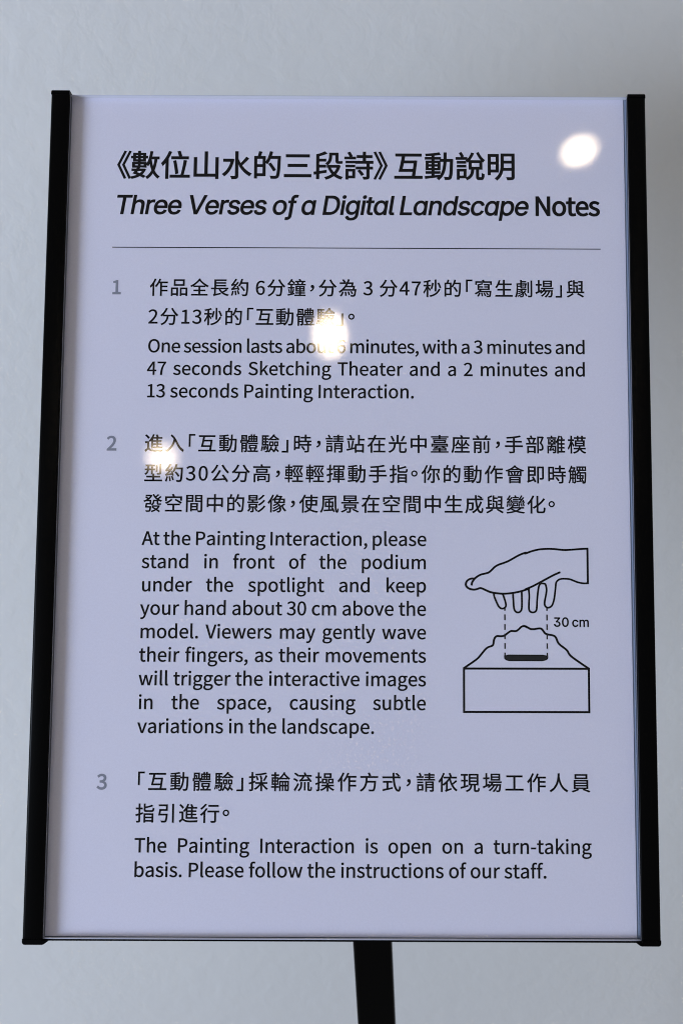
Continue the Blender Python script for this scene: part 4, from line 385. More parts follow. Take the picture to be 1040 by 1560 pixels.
[1000,[370,798,189,0,0,-50,370,647,0,51,22,0,437,647,-22,0,0,30,437,737,0,-30,144,0,867,737,-143,0,0,-30,867,647,0,30,23,0,936,647,-23,0,0,51,936,798,0,-50,-188,0],[408,497,69,0,0,-103,408,188,0,103,69,0,614,188,-68,0,0,-22,614,121,0,22,-93,0,335,121,93,0,0,-21,335,57,0,21,93,0,614,57,-93,0,0,-46,614,-81,0,46,24,0,684,-81,-23,0,0,46,684,57,0,-46,91,0,957,57,-91,0,0,21,957,121,0,-21,-91,0,684,121,91,0,0,22,684,188,0,-22,72,0,898,188,-71,0,0,103,898,497,0,-103,-71,0,684,497,72,0,0,22,684,563,0,-22,78,0,916,563,-77,0,0,21,916,624,0,-20,-77,0,684,624,78,0,0,27,684,705,0,-27,-23,0,614,705,24,0,0,-27,614,624,0,27,-73,0,393,624,74,0,0,-20,393,563,0,21,74,0,614,563,-73,0,0,-22,614,497,0,22,-68,0],[474,317,0,-25,47,0,614,317,-46,0,0,-25,614,242,0,25,-46,0,474,242,47,0,0,25],[684,317,0,-25,49,0,830,317,-48,0,0,-25,830,242,0,25,-48,0,684,242,49,0,0,25],[474,443,0,-25,47,0,614,443,-46,0,0,-25,614,368,0,25,-46,0,474,368,47,0,0,25],[684,443,0,-25,49,0,830,443,-48,0,0,-25,830,368,0,25,-48,0,684,368,49,0,0,25],[167,839,23,0,0,-67,167,638,0,67,-42,0,42,638,42,0,0,-23,42,568,0,24,42,0,167,568,-42,0,0,-68,167,363,0,69,-46,-14,28,321,46,14,6,-24,47,249,-6,24,40,13,167,288,-40,-13,0,-94,167,7,0,94,0,-14,150,-11,12,1,-12,-1,56,-10,43,-2,9,-21,77,-80,-2,18,64,-1,203,-66,-24,-11,25,11,237,7,0,-41,0,101,237,311,0,-101,37,12,347,347,-37,-12,-4,23,336,416,4,-23,-33,-10,237,385,33,10,0,61,237,568,0,-61,36,0,345,568,-36,0,0,24,345,638,0,-23,-36,0,237,638,36,0,0,67,237,839,0,-67,-23,0]],
[1000,[837,781,19,-18,-76,-34,515,687,119,25,0,50,515,836,0,-49,-24,0,441,836,25,0,0,-94,441,552,0,95,0,-87,588,443,-116,0,24,0,821,443,-25,0,99,0,956,610,-11,-134,-21,4,887,637,16,-11,-6,-108,817,511,55,0,-40,0,592,511,30,0,-65,0,515,552,0,-34,0,25,515,625,0,-24,130,25,894,725,-101,-41,-19,19],[512,134,0,-35,109,0,838,134,-108,0,0,-35,838,29,0,35,-108,0,512,29,109,0,0,35],[512,195,109,0,0,33,512,295,0,-33,109,0,838,295,-108,0,0,-33,838,195,0,33,-108,0],[441,359,157,0,0,-146,441,-79,0,146,24,0,512,-79,-23,0,0,15,512,-33,0,-15,109,0,838,-33,-108,0,0,-14,838,-75,0,14,25,0,912,-75,-24,0,0,145,912,359,0,-145,-157,0],[184,840,24,0,0,-67,184,638,0,68,-47,0,44,638,47,0,0,-23,44,567,0,24,47,0,184,567,-47,0,0,-71,184,352,0,72,-51,-14,31,310,51,14,7,-24,53,237,-7,24,44,13,184,276,-44,-13,0,-89,184,8,0,89,0,-14,165,-11,13,0,-13,0,65,-10,46,-1,9,-20,88,-79,-3,18,67,-1,222,-66,-26,-12,26,12,257,9,0,-43,0,96,257,298,0,-96,44,14,390,339,-44,-14,-3,23,381,409,3,-23,-41,-12,257,373,41,12,0,65,257,567,0,-64,40,0,376,567,-40,0,0,24,376,638,0,-23,-40,0,257,638,40,0,0,68,257,840,0,-67,-24,0]],
[1000,[449,412,25,-5,-28,-120,311,96,62,77,18,-10,375,55,-14,11,61,83,522,397,-32,-132,-24,5],[758,397,23,7,55,-106,879,58,-16,92,24,8,951,83,-24,-8,-17,92,826,419,57,-106,-22,-7],[466,836,25,-5,-34,-147,300,452,75,93,18,-11,361,404,-13,12,36,47,459,577,-29,-66,51,0,612,577,-51,0,0,-189,612,11,0,189,0,-13,595,-5,12,1,-14,-1,490,-5,48,-2,11,-21,517,-81,-4,22,62,0,650,-66,-26,-13,27,13,686,11,0,-42,0,189,686,577,0,-189,63,0,875,577,-63,0,-8,-51,851,436,7,37,22,-4,915,424,-21,4,13,54,959,638,-13,-73,-17,4,908,650,17,-4,-4,-1,895,647,5,1,-136,0,487,647,136,0,21,55,540,819,-14,-59,-24,6],[264,836,24,-7,-56,-152,16,437,99,97,14,-17,58,363,-7,18,35,36,160,487,-33,-46,0,-188,160,-78,0,188,24,0,232,-78,-24,0,0,226,232,600,0,-226,39,69,335,815,-28,-73,-24,7]],
[1000,[163,553,225,0,0,-84,163,300,0,84,225,0,837,300,-224,0,0,84,837,553,0,-84,-224,0],[288,471,18,7,25,-35,345,355,-8,32,19,7,402,376,-19,-7,-9,32,343,490,25,-35,-18,-6],[649,494,22,-7,-12,-35,592,373,19,33,18,-6,645,355,-17,6,20,30,713,473,-23,-43,-21,7],[228,501,0,-50,79,0,465,501,-79,0,0,-50,465,351,0,50,-79,0,228,351,79,0,0,50],[529,501,0,-50,80,0,769,501,-80,0,0,-50,769,351,0,50,-80,0,529,351,80,0,0,50],[493,844,22,-8,-94,-122,38,585,182,49,13,-14,81,526,-8,15,84,27,327,630,-77,-43,0,-8,327,604,0,9,117,0,676,604,-116,0,0,11,676,635,0,-10,79,-44,923,533,-82,23,11,18,972,592,-17,-14,-158,37,545,801,95,-92,5,6,559,819,-4,-6,-22,9],[375,658,88,0,47,30,504,758,-38,-37,38,-36,637,658,-49,31,-87,0],[296,77,0,-23,139,0,712,77,-138,0,0,-23,712,8,0,23,-138,0,296,8,139,0,0,23],[296,131,139,0,0,22,296,198,0,-22,139,0,712,198,-138,0,0,-22,712,131,0,22,-138,0],[222,252,189,0,0,-110,222,-79,0,110,25,0,296,-79,-25,0,0,11,296,-45,0,-11,139,0,712,-45,-138,0,0,-10,712,-76,0,10,26,0,788,-76,-25,0,0,109,788,252,0,-109,-188,0]],
[1000,[418,521,-78,0,0,-46,418,383,0,46,-78,0,183,383,78,0,0,46,183,521,0,-46,78,0],[418,590,0,44,-78,0,183,590,78,0,0,44,183,720,0,-43,78,0,418,720,-78,0,0,-43],[315,233,21,10,19,-32,374,130,-20,36,-64,-21,183,68,64,21,0,82,183,315,0,-82,103,0,493,315,-103,0,0,158,493,787,0,-157,-128,0,108,787,128,0,0,-232,108,91,0,232,0,-38,65,26,17,9,12,-18,97,-50,-5,22,21,17,405,70,-254,-90,19,-37,451,-30,-11,27,23,12,519,7,-22,-12,-27,66,378,264,52,-82,-21,-10],[584,781,110,0,0,-287,584,-80,0,287,25,0,658,-80,-24,0,0,264,658,711,0,-263,61,0,840,711,-60,0,0,-168,840,205,0,169,0,-14,821,187,15,1,-13,-1,710,188,51,-2,10,-21,732,116,-2,20,73,-1,878,129,-28,-12,28,12,914,204,0,-41,0,192,914,781,0,-192,-110,0]],
[1000,[786,741,0,-35,29,0,873,741,-29,0,0,-35,873,634,0,36,-29,0,786,634,29,0,0,36],[646,741,0,-35,29,0,731,741,-28,0,0,-35,731,634,0,36,-28,0,646,634,29,0,0,36],[510,741,0,-35,27,0,591,741,-27,0,0,-35,591,634,0,36,-27,0,510,634,27,0,0,36],[168,840,20,-4,-27,-112,32,548,61,72,12,-12,72,496,-7,13,12,14,106,542,-11,-16,0,-74,106,320,0,74,0,-111,36,-46,63,106,14,-6,84,-76,-10,9,40,67,153,164,-9,-85,26,0,230,164,-26,0,0,-67,230,-37,0,67,17,0,280,-37,-17,0,0,67,280,164,0,-67,24,0,352,164,-24,0,0,-55,352,-2,0,55,0,-10,343,-14,7,0,-8,0,290,-14,25,0,9,-16,310,-72,-2,16,37,0,387,-60,-17,-10,18,10,409,-4,0,-27,0,126,409,374,0,-126,14,-12,449,336,-9,9,32,29,541,442,-29,-41,111,0,872,442,-110,0,-7,-318,841,-10,15,26,-7,-12,815,-24,12,0,-14,0,744,-21,31,-3,9,-16,761,-79,-2,17,32,-1,844,-78,-20,-3,24,3,899,-46,-15,-22,24,34,939,469,-9,-366,0,8,939,501,0,0,-120,0,578,501,121,0,14,25,616,577,-11,-26,107,0,935,577,-106,0,0,74,935,797,0,-73,-161,0,450,797,162,0,0,-73,450,577,0,74,32,0,545,577,-31,0,-33,-71,409,392,54,48,0,65,409,586,0,-64,-29,0,321,586,29,0,27,43,394,728,-19,-47,-13,10,355,756,13,-9,-4,-1,342,752,4,2,-46,0,205,752,46,0,9,25,228,827,-7,-25,-20,5],[523,299,0,-32,27,0,604,299,-27,0,0,-32,604,203,0,32,-27,0,523,203,27,0,0,32],[660,299,0,-32,28,0,744,299,-28,0,0,-32,744,203,0,32,-28,0,660,203,28,0,0,32],[706,122,15,5,9,-17,732,71,-8,17,-24,-2,660,65,24,2,0,30,660,154,0,-30,47,0,800,154,-46,0,0,64,800,347,0,-64,-46,0,660,347,47,0,0,26,660,424,0,-26,-18,0,604,424,19,0,0,-26,604,347,0,26,-45,0,469,347,45,0,0,-64,469,154,0,64,45,0,604,154,-45,0,0,-31,604,61,0,31,-55,-4,437,48,56,4,4,-19,448,-9,-3,19,102,11,754,24,-102,-11,5,-13,768,-15,-4,13,17,6,817,3,-16,-6,-12,36,751,136,26,-41,-15,-5],[230,528,-23,0,0,-40,230,406,0,41,-23,0,161,406,23,0,0,41,161,528,0,-40,23,0],[280,528,0,-40,24,0,352,528,-24,0,0,-40,352,406,0,41,-24,0,280,406,24,0,0,41],[133,586,42,0,18,33,183,693,-15,-38,43,0,312,693,-43,0,-15,-37,258,586,19,30,-42,0],[230,349,-23,0,0,-42,230,222,0,42,-24,0,158,222,24,0,2,35,161,320,0,-30,0,10,161,349,0,-10,23,0],[280,349,0,-42,24,0,352,349,-24,0,0,-42,352,222,0,42,-24,0,280,222,24,0,0,42]],
[1000,[511,540,75,0,0,-26,511,462,0,26,0,-49,417,316,80,43,14,-9,466,269,-10,13,89,51,575,460,0,-65,0,7,575,480,0,-6,46,0,712,480,-45,0,0,-32,712,382,0,33,0,-60,785,298,-61,0,13,0,868,298,-14,0,20,0,920,302,-12,-3,-2,15,915,355,1,-15,-12,-3,867,352,13,0,-13,0,792,352,13,0,-14,0,776,382,0,-24,0,45,776,515,0,-44,45,-26,920,453,-51,16,10,18,965,512,-15,-15,-62,16,793,583,52,-30,46,31,935,694,-42,-39,-18,13,880,733,19,-13,-34,-36,743,616,46,33,-26,19,670,677,22,-22,46,32,815,794,-44,-41,-18,13,760,833,19,-13,-32,-34,632,718,44,34,-31,37,555,838,20,-43,-20,-6,495,819,20,7,52,-114,735,540,-105,69,-74,0],[464,145,12,14,49,-27,622,52,-54,33,-61,-36,417,-25,73,15,12,-15,450,-81,-6,16,83,21,680,16,-68,-45,59,-37,828,-82,-36,26,13,16,867,-33,-13,-16,-35,24,731,54,53,-32,56,48,861,236,-29,-74,-14,5,819,252,14,-5,-4,-1,807,250,4,1,-114,0,464,250,115,0,0,-18,464,195,0,18,103,0,771,195,-102,0,-25,-41,674,88,39,30,-59,35,500,187,53,-29,-12,-14],[112,679,14,14,38,-24,224,592,-28,28,-61,-42,28,497,67,21,13,-13,69,441,-9,17,37,13,180,489,-36,-19,0,-4,180,477,0,4,56,0,347,477,-56,0,0,-35,347,371,0,35,-66,0,148,371,66,0,-9,-71,113,150,13,60,77,0,344,150,-77,0,-9,-95,309,0,15,13,-8,-7,272,-8,18,0,-19,0,143,-3,55,-4,12,-18,165,-68,-1,21,55,-3,299,-69,-26,-1,30,1,365,-44,-18,-18,25,24,414,179,-12,-140,2,10,417,208,0,0,-76,0,188,208,76,0,5,35,203,312,-5,-35,71,0,415,312,-71,0,0,75,415,537,0,-75,-51,0,261,537,51,0,88,60,470,777,-44,-100,-15,8,423,801,16,-8,-4,-1,411,798,4,1,-91,0,138,798,91,0,0,-20,138,736,0,21,78,0,371,736,-78,0,-25,-38,276,631,37,31,-29,28,155,719,42,-24,-14,-13]],
[1000,[564,537,16,17,102,-53,869,357,-67,48,17,19,919,415,-16,-19,-71,47,611,587,99,-50,-15,-16],[384,590,17,-15,-77,-67,85,413,118,42,15,-22,129,348,-15,22,117,50,436,544,-80,-70,-17,16],[77,22,127,0,0,-23,77,-46,0,23,283,0,927,-46,-283,0,0,23,927,22,0,-23,-129,0,538,22,130,0,0,84,538,275,0,-84,96,0,825,275,-95,0,0,23,825,343,0,-23,-214,0,182,343,214,0,0,-23,182,275,0,23,92,0,459,275,-92,0,0,-84,459,22,0,84,-127,0],[424,824,26,8,16,-32,473,718,-14,34,-132,0,76,718,132,0,0,-75,76,492,0,76,25,0,150,492,-25,0,0,53,150,649,0,-52,233,0,849,649,-233,0,0,-44,849,517,0,44,26,0,926,517,-25,0,0,67,926,718,0,-67,-120,0,565,718,121,0,-15,37,502,846,22,-39,-26,-7]],
[1000,[615,169,-78,0,0,-32,615,72,0,32,-78,0,380,72,79,0,0,32,380,169,0,-32,79,0],[615,227,0,31,-78,0,380,227,79,0,0,31,380,319,0,-31,79,0,615,319,-78,0,0,-31],[312,378,125,0,0,-139,312,-38,0,139,23,0,380,-38,-23,0,0,17,380,13,0,-17,102,0,685,13,-101,0,0,122,685,378,0,-122,-124,0],[383,600,-73,0,0,-29,383,511,0,30,-73,0,165,511,73,0,0,30,165,600,0,-29,73,0],[383,655,0,28,-73,0,165,655,73,0,0,28,165,739,0,-28,73,0,383,739,-73,0,0,-28],[840,600,-75,0,0,-30,840,510,0,30,-75,0,615,510,75,0,0,30,615,600,0,-30,75,0],[840,655,0,28,-75,0,615,655,75,0,0,28,615,739,0,-28,75,0,840,739,-75,0,0,-28],[878,797,13,0,-111,0,544,797,112,0,0,-115,544,452,0,115,99,0,840,452,-98,0,0,-144,840,20,0,144,0,-18,817,-4,17,0,-18,0,677,-3,61,-2,11,-21,703,-80,-4,21,83,0,872,-66,-32,-13,33,13,916,19,0,-48,0,259,916,797,0,-259,-12,0],[90,797,121,0,0,-292,90,-81,0,293,25,0,165,-81,-25,0,0,178,165,454,0,-178,96,0,453,454,-96,0,0,115,453,797,0,-114,-121,0]],
[1000,[840,820,24,-9,-57,-80,592,606,88,49,19,-14,646,554,-12,16,94,57,911,791,-68,-91,-23,10],[873,550,23,-9,-63,-87,593,324,100,51,19,-14,645,271,-12,16,106,59,942,521,-74,-98,-23,10],[893,260,23,-9,-68,-113,563,-17,132,59,18,-14,615,-74,-13,18,138,68,962,234,-77,-128,-23,9],[186,303,0,-28,96,0,474,303,-96,0,0,-28,474,219,0,28,-96,0,186,219,96,0,0,28],[417,120,18,8,35,-47,508,-31,-18,41,19,10,564,-1,-18,-10,-18,39,471,145,35,-46,-18,-8],[179,644,0,-20,102,0,485,644,-102,0,0,-20,485,583,0,21,-102,0,179,583,102,0,0,21],[179,754,0,-20,102,0,485,754,-102,0,0,-20,485,693,0,21,-102,0,179,693,102,0,0,21],[108,805,150,0,0,-91,108,532,0,91,150,0,558,532,-150,0,0,91,558,805,0,-91,-150,0],[154,143,21,-6,-23,-53,56,0,39,38,15,-10,109,-41,-12,11,40,41,218,124,-26,-59,-21,6],[270,514,23,6,8,-14,293,468,-7,16,-78,0,59,468,78,0,0,-20,59,407,0,21,178,0,593,407,-178,0,0,21,593,468,0,-20,-73,0,373,468,74,0,-9,21,340,530,12,-18,-23,-5],[116,357,144,0,0,-64,116,165,0,64,59,0,292,165,-59,0,0,-55,292,0,0,55,0,-9,278,-12,12,1,-11,-1,192,-12,41,-1,10,-18,215,-75,-3,20,56,0,334,-64,-25,-11,25,11,366,-1,0,-35,0,55,366,165,0,-55,61,0,547,165,-60,0,0,64,547,357,0,-64,-144,0]],
[1000,[486,710,-20,-27,60,0,666,710,-60,0,-17,-29,607,629,21,22,-62,0,420,629,63,0,24,27],[487,839,24,-4,-42,-84,256,571,110,78,16,-10,305,523,-11,16,19,14,358,567,-17,-15,0,-51,358,413,0,52,52,0,513,413,-51,0,-48,-42,287,296,107,33,16,-13,330,249,-9,13,90,29,534,350,-48,-37,16,-15,577,303,-13,17,-68,-61,287,151,97,29,14,-12,329,102,-10,15,88,32,604,260,-74,-63,10,-19,628,204,-6,18,-79,-81,278,10,124,36,14,-13,322,-44,-11,17,108,37,642,141,-87,-78,9,-63,618,3,22,21,-14,-17,569,-16,20,0,-17,0,503,-12,26,-3,11,-19,521,-77,-1,17,23,-2,584,-79,-18,0,35,0,670,-45,-26,-25,43,41,694,209,33,-105,17,8,743,232,-16,-8,36,-109,921,-23,-80,51,11,18,970,34,-16,-13,-77,42,798,259,33,-97,39,20,909,322,-33,-21,-17,16,858,370,17,-16,-46,-33,675,260,63,32,-22,47,577,387,44,-35,8,9,600,413,-7,-9,100,0,898,413,-99,0,0,72,898,629,0,-72,-71,0,685,629,71,0,29,35,765,741,-22,-38,-14,11,721,773,15,-10,-4,-1,707,769,5,2,-60,0,526,769,61,0,11,19,559,826,-11,-19,-24,5],[425,571,0,-33,60,0,603,571,-59,0,-5,-29,563,470,25,37,-46,0,425,470,46,0,0,34],[665,571,-2,-29,55,0,829,571,-54,0,0,-33,829,470,0,34,-64,0,637,470,64,0,18,37],[262,836,24,-7,-53,-151,29,437,93,98,14,-17,72,363,-7,18,30,32,159,473,-28,-40,0,-183,159,-77,0,183,24,0,230,-77,-24,0,0,222,230,588,0,-222,40,72,333,815,-28,-77,-24,7]],
[1000,[599,836,25,0,0,-35,599,729,0,36,-92,0,321,729,93,0,0,-23,321,660,0,23,93,0,599,660,-92,0,0,-32,599,562,0,33,-83,0,350,562,83,0,0,-92,350,285,0,92,82,0,594,285,-81,0,-7,-55,540,131,32,47,-53,37,413,265,31,-52,-21,-7,350,244,21,7,37,-64,495,81,-59,45,-46,-42,284,-21,97,25,16,-16,330,-83,-9,17,104,31,557,39,-51,-49,101,-61,927,-82,-143,20,10,22,972,-14,-16,-17,-144,16,601,92,101,-55,40,59,667,285,-8,-69,88,0,929,285,-87,0,0,92,929,562,0,-92,-85,0,672,562,86,0,0,33,672,660,0,-32,97,0,962,660,-96,0,0,23,962,729,0,-23,-96,0,672,729,97,0,0,36,672,836,0,-35,-24,0],[420,499,0,-50,60,0,599,499,-59,0,0,-35,599,394,0,35,0,-15,598,349,1,15,-59,0,420,349,60,0,0,50],[672,499,0,-35,62,0,857,499,-61,0,0,-50,857,349,0,50,-62,0,671,349,62,0,1,15,672,394,0,-15,0,35],[278,842,23,-7,-59,-152,21,446,101,96,13,-18,63,372,-8,17,38,38,173,503,-35,-49,0,-196,173,-84,0,196,24,0,245,-84,-24,0,0,232,245,612,0,-232,39,67,348,820,-28,-71,-23,8]],
[1000,[154,786,229,0,0,-107,154,463,0,108,0,-154,35,-40,108,144,17,-8,96,-82,-12,13,113,152,225,463,0,-164,0,84,225,715,0,-84,182,0,770,715,-181,0,3,-438,895,-80,-122,0,51,0,969,101,-8,-130,-14,11,922,154,13,-19,-1,-87,903,-1,11,0,-60,0,842,786,-1,-375,-229,0],[344,430,0,-51,38,0,457,430,-37,0,0,-51,457,276,0,51,-37,0,344,276,38,0,0,51],[524,430,0,-51,39,0,639,430,-38,0,0,-51,639,276,0,51,-38,0,524,276,39,0,0,51],[600,172,19,7,19,-26,654,87,-17,30,-43,-3,524,79,44,3,0,45,524,215,0,-45,60,0,702,215,-59,0,0,92,702,490,0,-92,-59,0,524,490,60,0,0,33,524,587,0,-32,74,10,724,624,-56,-15,-18,18,670,678,18,-18,-94,-27,255,622,146,10,8,-15,275,565,-3,16,58,3,457,579,-61,-6,0,-29,457,490,0,30,-58,0,283,490,58,0,0,-92,283,215,0,92,58,0,457,215,-58,0,0,-47,457,75,0,47,-90,-6,222,62,63,3,2,-23,228,-7,-2,23,152,11,685,26,-152,-11,14,-28,715,-52,-6,23,21,8,777,-29,-20,-8,-17,62,657,192,52,-67,-19,-7]],
[1000,[242,640,0,-21,171,0,755,640,-171,0,0,-21,755,576,0,22,-171,0,242,576,171,0,0,22],[242,753,0,-21,171,0,755,753,-171,0,0,-21,755,690,0,21,-171,0,242,690,171,0,0,21],[265,290,0,-32,157,0,736,290,-157,0,0,-32,736,195,0,32,-157,0,265,195,157,0,0,32],[623,66,16,15,92,-35,888,-66,-58,40,17,16,939,-17,-17,-16,-62,41,671,110,90,-32,-16,-15],[291,114,23,-9,-60,-48,44,-9,88,29,17,-12,100,-63,-13,15,85,35,359,86,-67,-57,-23,9],[433,506,18,6,10,-13,462,461,-9,16,-135,0,56,461,135,0,0,-20,56,399,0,21,295,0,941,399,-295,0,0,21,941,461,0,-20,-132,0,543,461,133,0,-10,21,502,524,16,-19,110,0,830,524,-109,0,0,94,830,804,0,-93,-220,0,170,804,220,0,0,-93,170,524,0,94,106,0,487,524,-106,0,-18,-6],[193,346,206,0,0,-69,193,140,0,69,90,0,462,140,-90,0,0,-49,462,-6,0,49,0,-11,445,-21,14,1,-14,-1,330,-20,52,-2,10,-17,353,-80,-3,19,71,0,499,-70,-29,-9,30,9,538,-8,0,-37,0,49,538,140,0,-49,91,0,811,140,-91,0,0,69,811,346,0,-69,-206,0]],
[1000,[544,839,26,0,0,-57,549,670,-3,55,-140,0,128,670,140,0,0,-93,128,389,0,94,0,-130,36,-37,83,123,18,-9,99,-87,-13,15,92,132,206,388,0,-141,0,2,206,395,0,-2,61,0,389,395,-61,0,-4,-172,367,144,13,15,-8,-9,335,133,15,0,-17,0,229,138,46,-5,12,-19,250,68,-1,21,49,-3,371,67,-26,-3,27,3,431,96,-15,-20,21,27,462,433,-5,-225,0,10,463,465,0,0,-86,0,206,465,86,0,0,44,206,597,0,-44,116,0,554,597,-116,0,12,-162,628,172,-38,115,-66,-76,396,-13,89,47,16,-15,451,-75,-12,16,77,46,658,92,-61,-66,46,-103,841,-73,-77,0,77,0,959,148,-13,-171,-20,7,894,189,17,-17,-6,-133,847,4,29,0,-51,0,714,159,37,-98,74,96,890,500,-43,-131,-25,7,815,519,25,-6,-32,-101,686,247,54,80,-26,97,630,597,11,-134,107,0,951,597,-107,0,0,25,951,670,0,-24,-108,0,626,670,109,0,-3,55,622,839,0,-58,-26,0],[671,790,15,16,64,-33,850,670,-38,36,16,18,897,722,-15,-17,-39,34,716,836,63,-31,-15,-15]],
[1000,[364,663,90,0,0,-15,364,618,0,15,90,0,632,618,-89,0,0,15,632,663,0,-15,-89,0],[364,573,90,0,0,-15,364,527,0,16,90,0,632,527,-89,0,0,16,632,573,0,-15,-89,0],[418,430,0,-30,53,0,576,430,-52,0,0,-30,576,341,0,30,-52,0,418,341,53,0,0,30],[368,476,87,0,0,-60,368,295,0,60,87,0,627,295,-86,0,0,60,627,476,0,-60,-86,0],[163,423,16,3,9,-46,181,280,-1,39,17,4,232,291,-17,-4,-2,38,210,432,11,-45,-16,-3],[76,431,17,-3,-6,-52,45,280,17,43,13,-6,89,253,-9,7,16,44,126,422,-7,-59,-17,3],[256,428,15,4,13,-40,288,301,-5,35,15,5,334,316,-15,-5,-5,33,300,440,14,-39,-15,-4],[771,427,16,3,11,-45,790,284,-1,39,17,3,839,294,-16,-3,-1,38,819,435,10,-44,-16,-2],[681,436,18,-4,-6,-48,654,294,13,41,12,-6,699,267,-11,9,13,42,733,424,-7,-52,-17,4],[865,438,15,4,15,-47,902,291,-6,39,16,4,949,304,-15,-4,-6,39,910,449,17,-46,-15,-3],[441,825,19,7,12,-22,474,755,-9,23,-44,0,342,755,44,0,0,-15,342,708,0,16,104,0,654,708,-104,0,0,16,654,755,0,-15,-37,0,542,755,38,0,-9,27,497,844,17,-26,-18,-6],[72,453,-4,12,14,7,289,491,-176,-25,3,-13,299,450,-3,14,16,5,346,465,-16,-5,-7,36,295,607,22,-45,-15,-4,250,595,15,4,9,-19,275,533,-8,22,-40,-4,156,519,40,5,59,57,330,725,-54,-76,-18,9,276,750,18,-8,-16,-27,222,672,19,25,-27,-1,140,668,27,2,35,42,241,822,-30,-57,-19,7,185,842,19,-6,-28,-65,93,692,15,17,-14,-16,53,662,13,3,6,-14,72,607,-3,13,10,5,181,622,-80,-6,-29,-35,114,548,13,12,-24,-22,53,508,18,2,7,-16],[674,458,-3,13,15,8,894,496,-178,-24,4,-16,904,451,-2,13,16,5,952,466,-16,-5,-6,38,902,614,23,-47,-15,-4,855,602,16,4,9,-19,880,540,-8,21,-40,-5,759,525,41,5,57,56,927,728,-52,-74,-17,8,875,752,18,-8,-17,-27,820,673,19,25,-27,-1,738,669,28,2,36,42,840,822,-30,-56,-18,7,784,843,19,-7,-28,-66,693,694,15,16,-15,-16,653,664,12,3,6,-14,671,610,-3,12,11,5,781,625,-80,-7,-28,-35,716,553,12,12,-23,-23,656,512,17,2,7,-15],[696,176,-131,0,-48,-44,511,69,74,28,-84,29,303,176,53,-42,131,0],[317,300,22,-7,-54,-83,52,108,106,41,14,-14,96,51,-8,14,53,24,251,143,-48,-37,48,-40,423,40,-66,29,-117,-33,37,-23,135,11,12,-16,73,-86,-6,17,154,18,512,5,-132,-47,126,-44,924,-82,-143,15,8,18,963,-21,-15,-15,-125,10,601,41,111,-31,75,35,789,176,-49,-56,45,0,923,176,-44,0,0,19,923,234,0,-19,-191,0,349,234,192,0,13,15,383,280,-10,-16,-22,7]],
[1000,[867,695,24,-16,-70,-107,596,406,105,83,0,139,596,822,0,-138,-26,0,516,822,27,0,0,-158,516,346,0,159,-64,-45,322,230,64,32,19,-14,377,173,-12,17,46,24,516,254,-46,-30,0,-58,516,81,0,58,0,-112,646,-62,-100,0,22,0,824,-62,-23,0,106,0,962,191,-11,-187,-23,6,887,228,20,-15,-7,-171,820,13,53,0,-29,0,654,13,24,0,-48,0,596,79,0,-55,0,77,596,309,0,-77,129,94,939,647,-92,-129,-24,16],[313,840,25,-7,-61,-153,42,442,108,96,16,-17,92,369,-9,17,39,38,207,502,-37,-50,0,-194,207,-80,0,194,26,0,286,-80,-26,0,0,233,286,619,0,-233,38,63,387,817,-28,-67,-25,8]],
[1000,[867,825,18,-19,-116,-36,360,753,177,12,8,-17,380,692,-3,17,181,10,919,766,-138,-40,-17,20],[374,636,20,6,33,-60,446,446,-9,51,22,7,510,467,-21,-7,-10,51,434,654,35,-59,-20,-6],[576,666,22,5,26,-60,623,479,-2,48,23,5,691,494,-22,-5,-3,49,640,679,27,-60,-21,-4],[879,693,24,-9,-30,-76,752,444,42,64,19,-8,809,419,-19,9,44,62,950,665,-42,-83,-23,10],[618,458,24,0,0,-37,618,346,0,37,-85,0,363,346,85,0,0,-22,363,280,0,22,70,0,571,280,-69,0,-61,-100,306,40,102,46,17,-14,357,-19,-12,19,98,53,618,234,-65,-106,0,-103,618,-74,0,103,24,0,690,-74,-24,0,0,103,690,236,0,-103,61,-102,928,-16,-87,53,11,18,978,41,-16,-14,-90,48,736,280,57,-97,71,0,948,280,-70,0,0,22,948,346,0,-22,-86,0,690,346,86,0,0,37,690,458,0,-37,-24,0],[167,839,23,0,0,-67,167,638,0,67,-42,0,42,638,42,0,0,-23,42,568,0,24,42,0,167,568,-42,0,0,-68,167,363,0,69,-46,-14,28,321,46,14,6,-24,47,249,-6,24,40,13,167,288,-40,-13,0,-94,167,7,0,94,0,-14,150,-11,12,1,-12,-1,56,-10,43,-2,9,-21,77,-80,-2,18,64,-1,203,-66,-24,-11,25,11,237,7,0,-41,0,101,237,311,0,-101,37,12,347,347,-37,-12,-4,23,336,416,4,-23,-33,-10,237,385,33,10,0,61,237,568,0,-61,36,0,345,568,-36,0,0,24,345,638,0,-23,-36,0,237,638,36,0,0,67,237,839,0,-67,-23,0]],
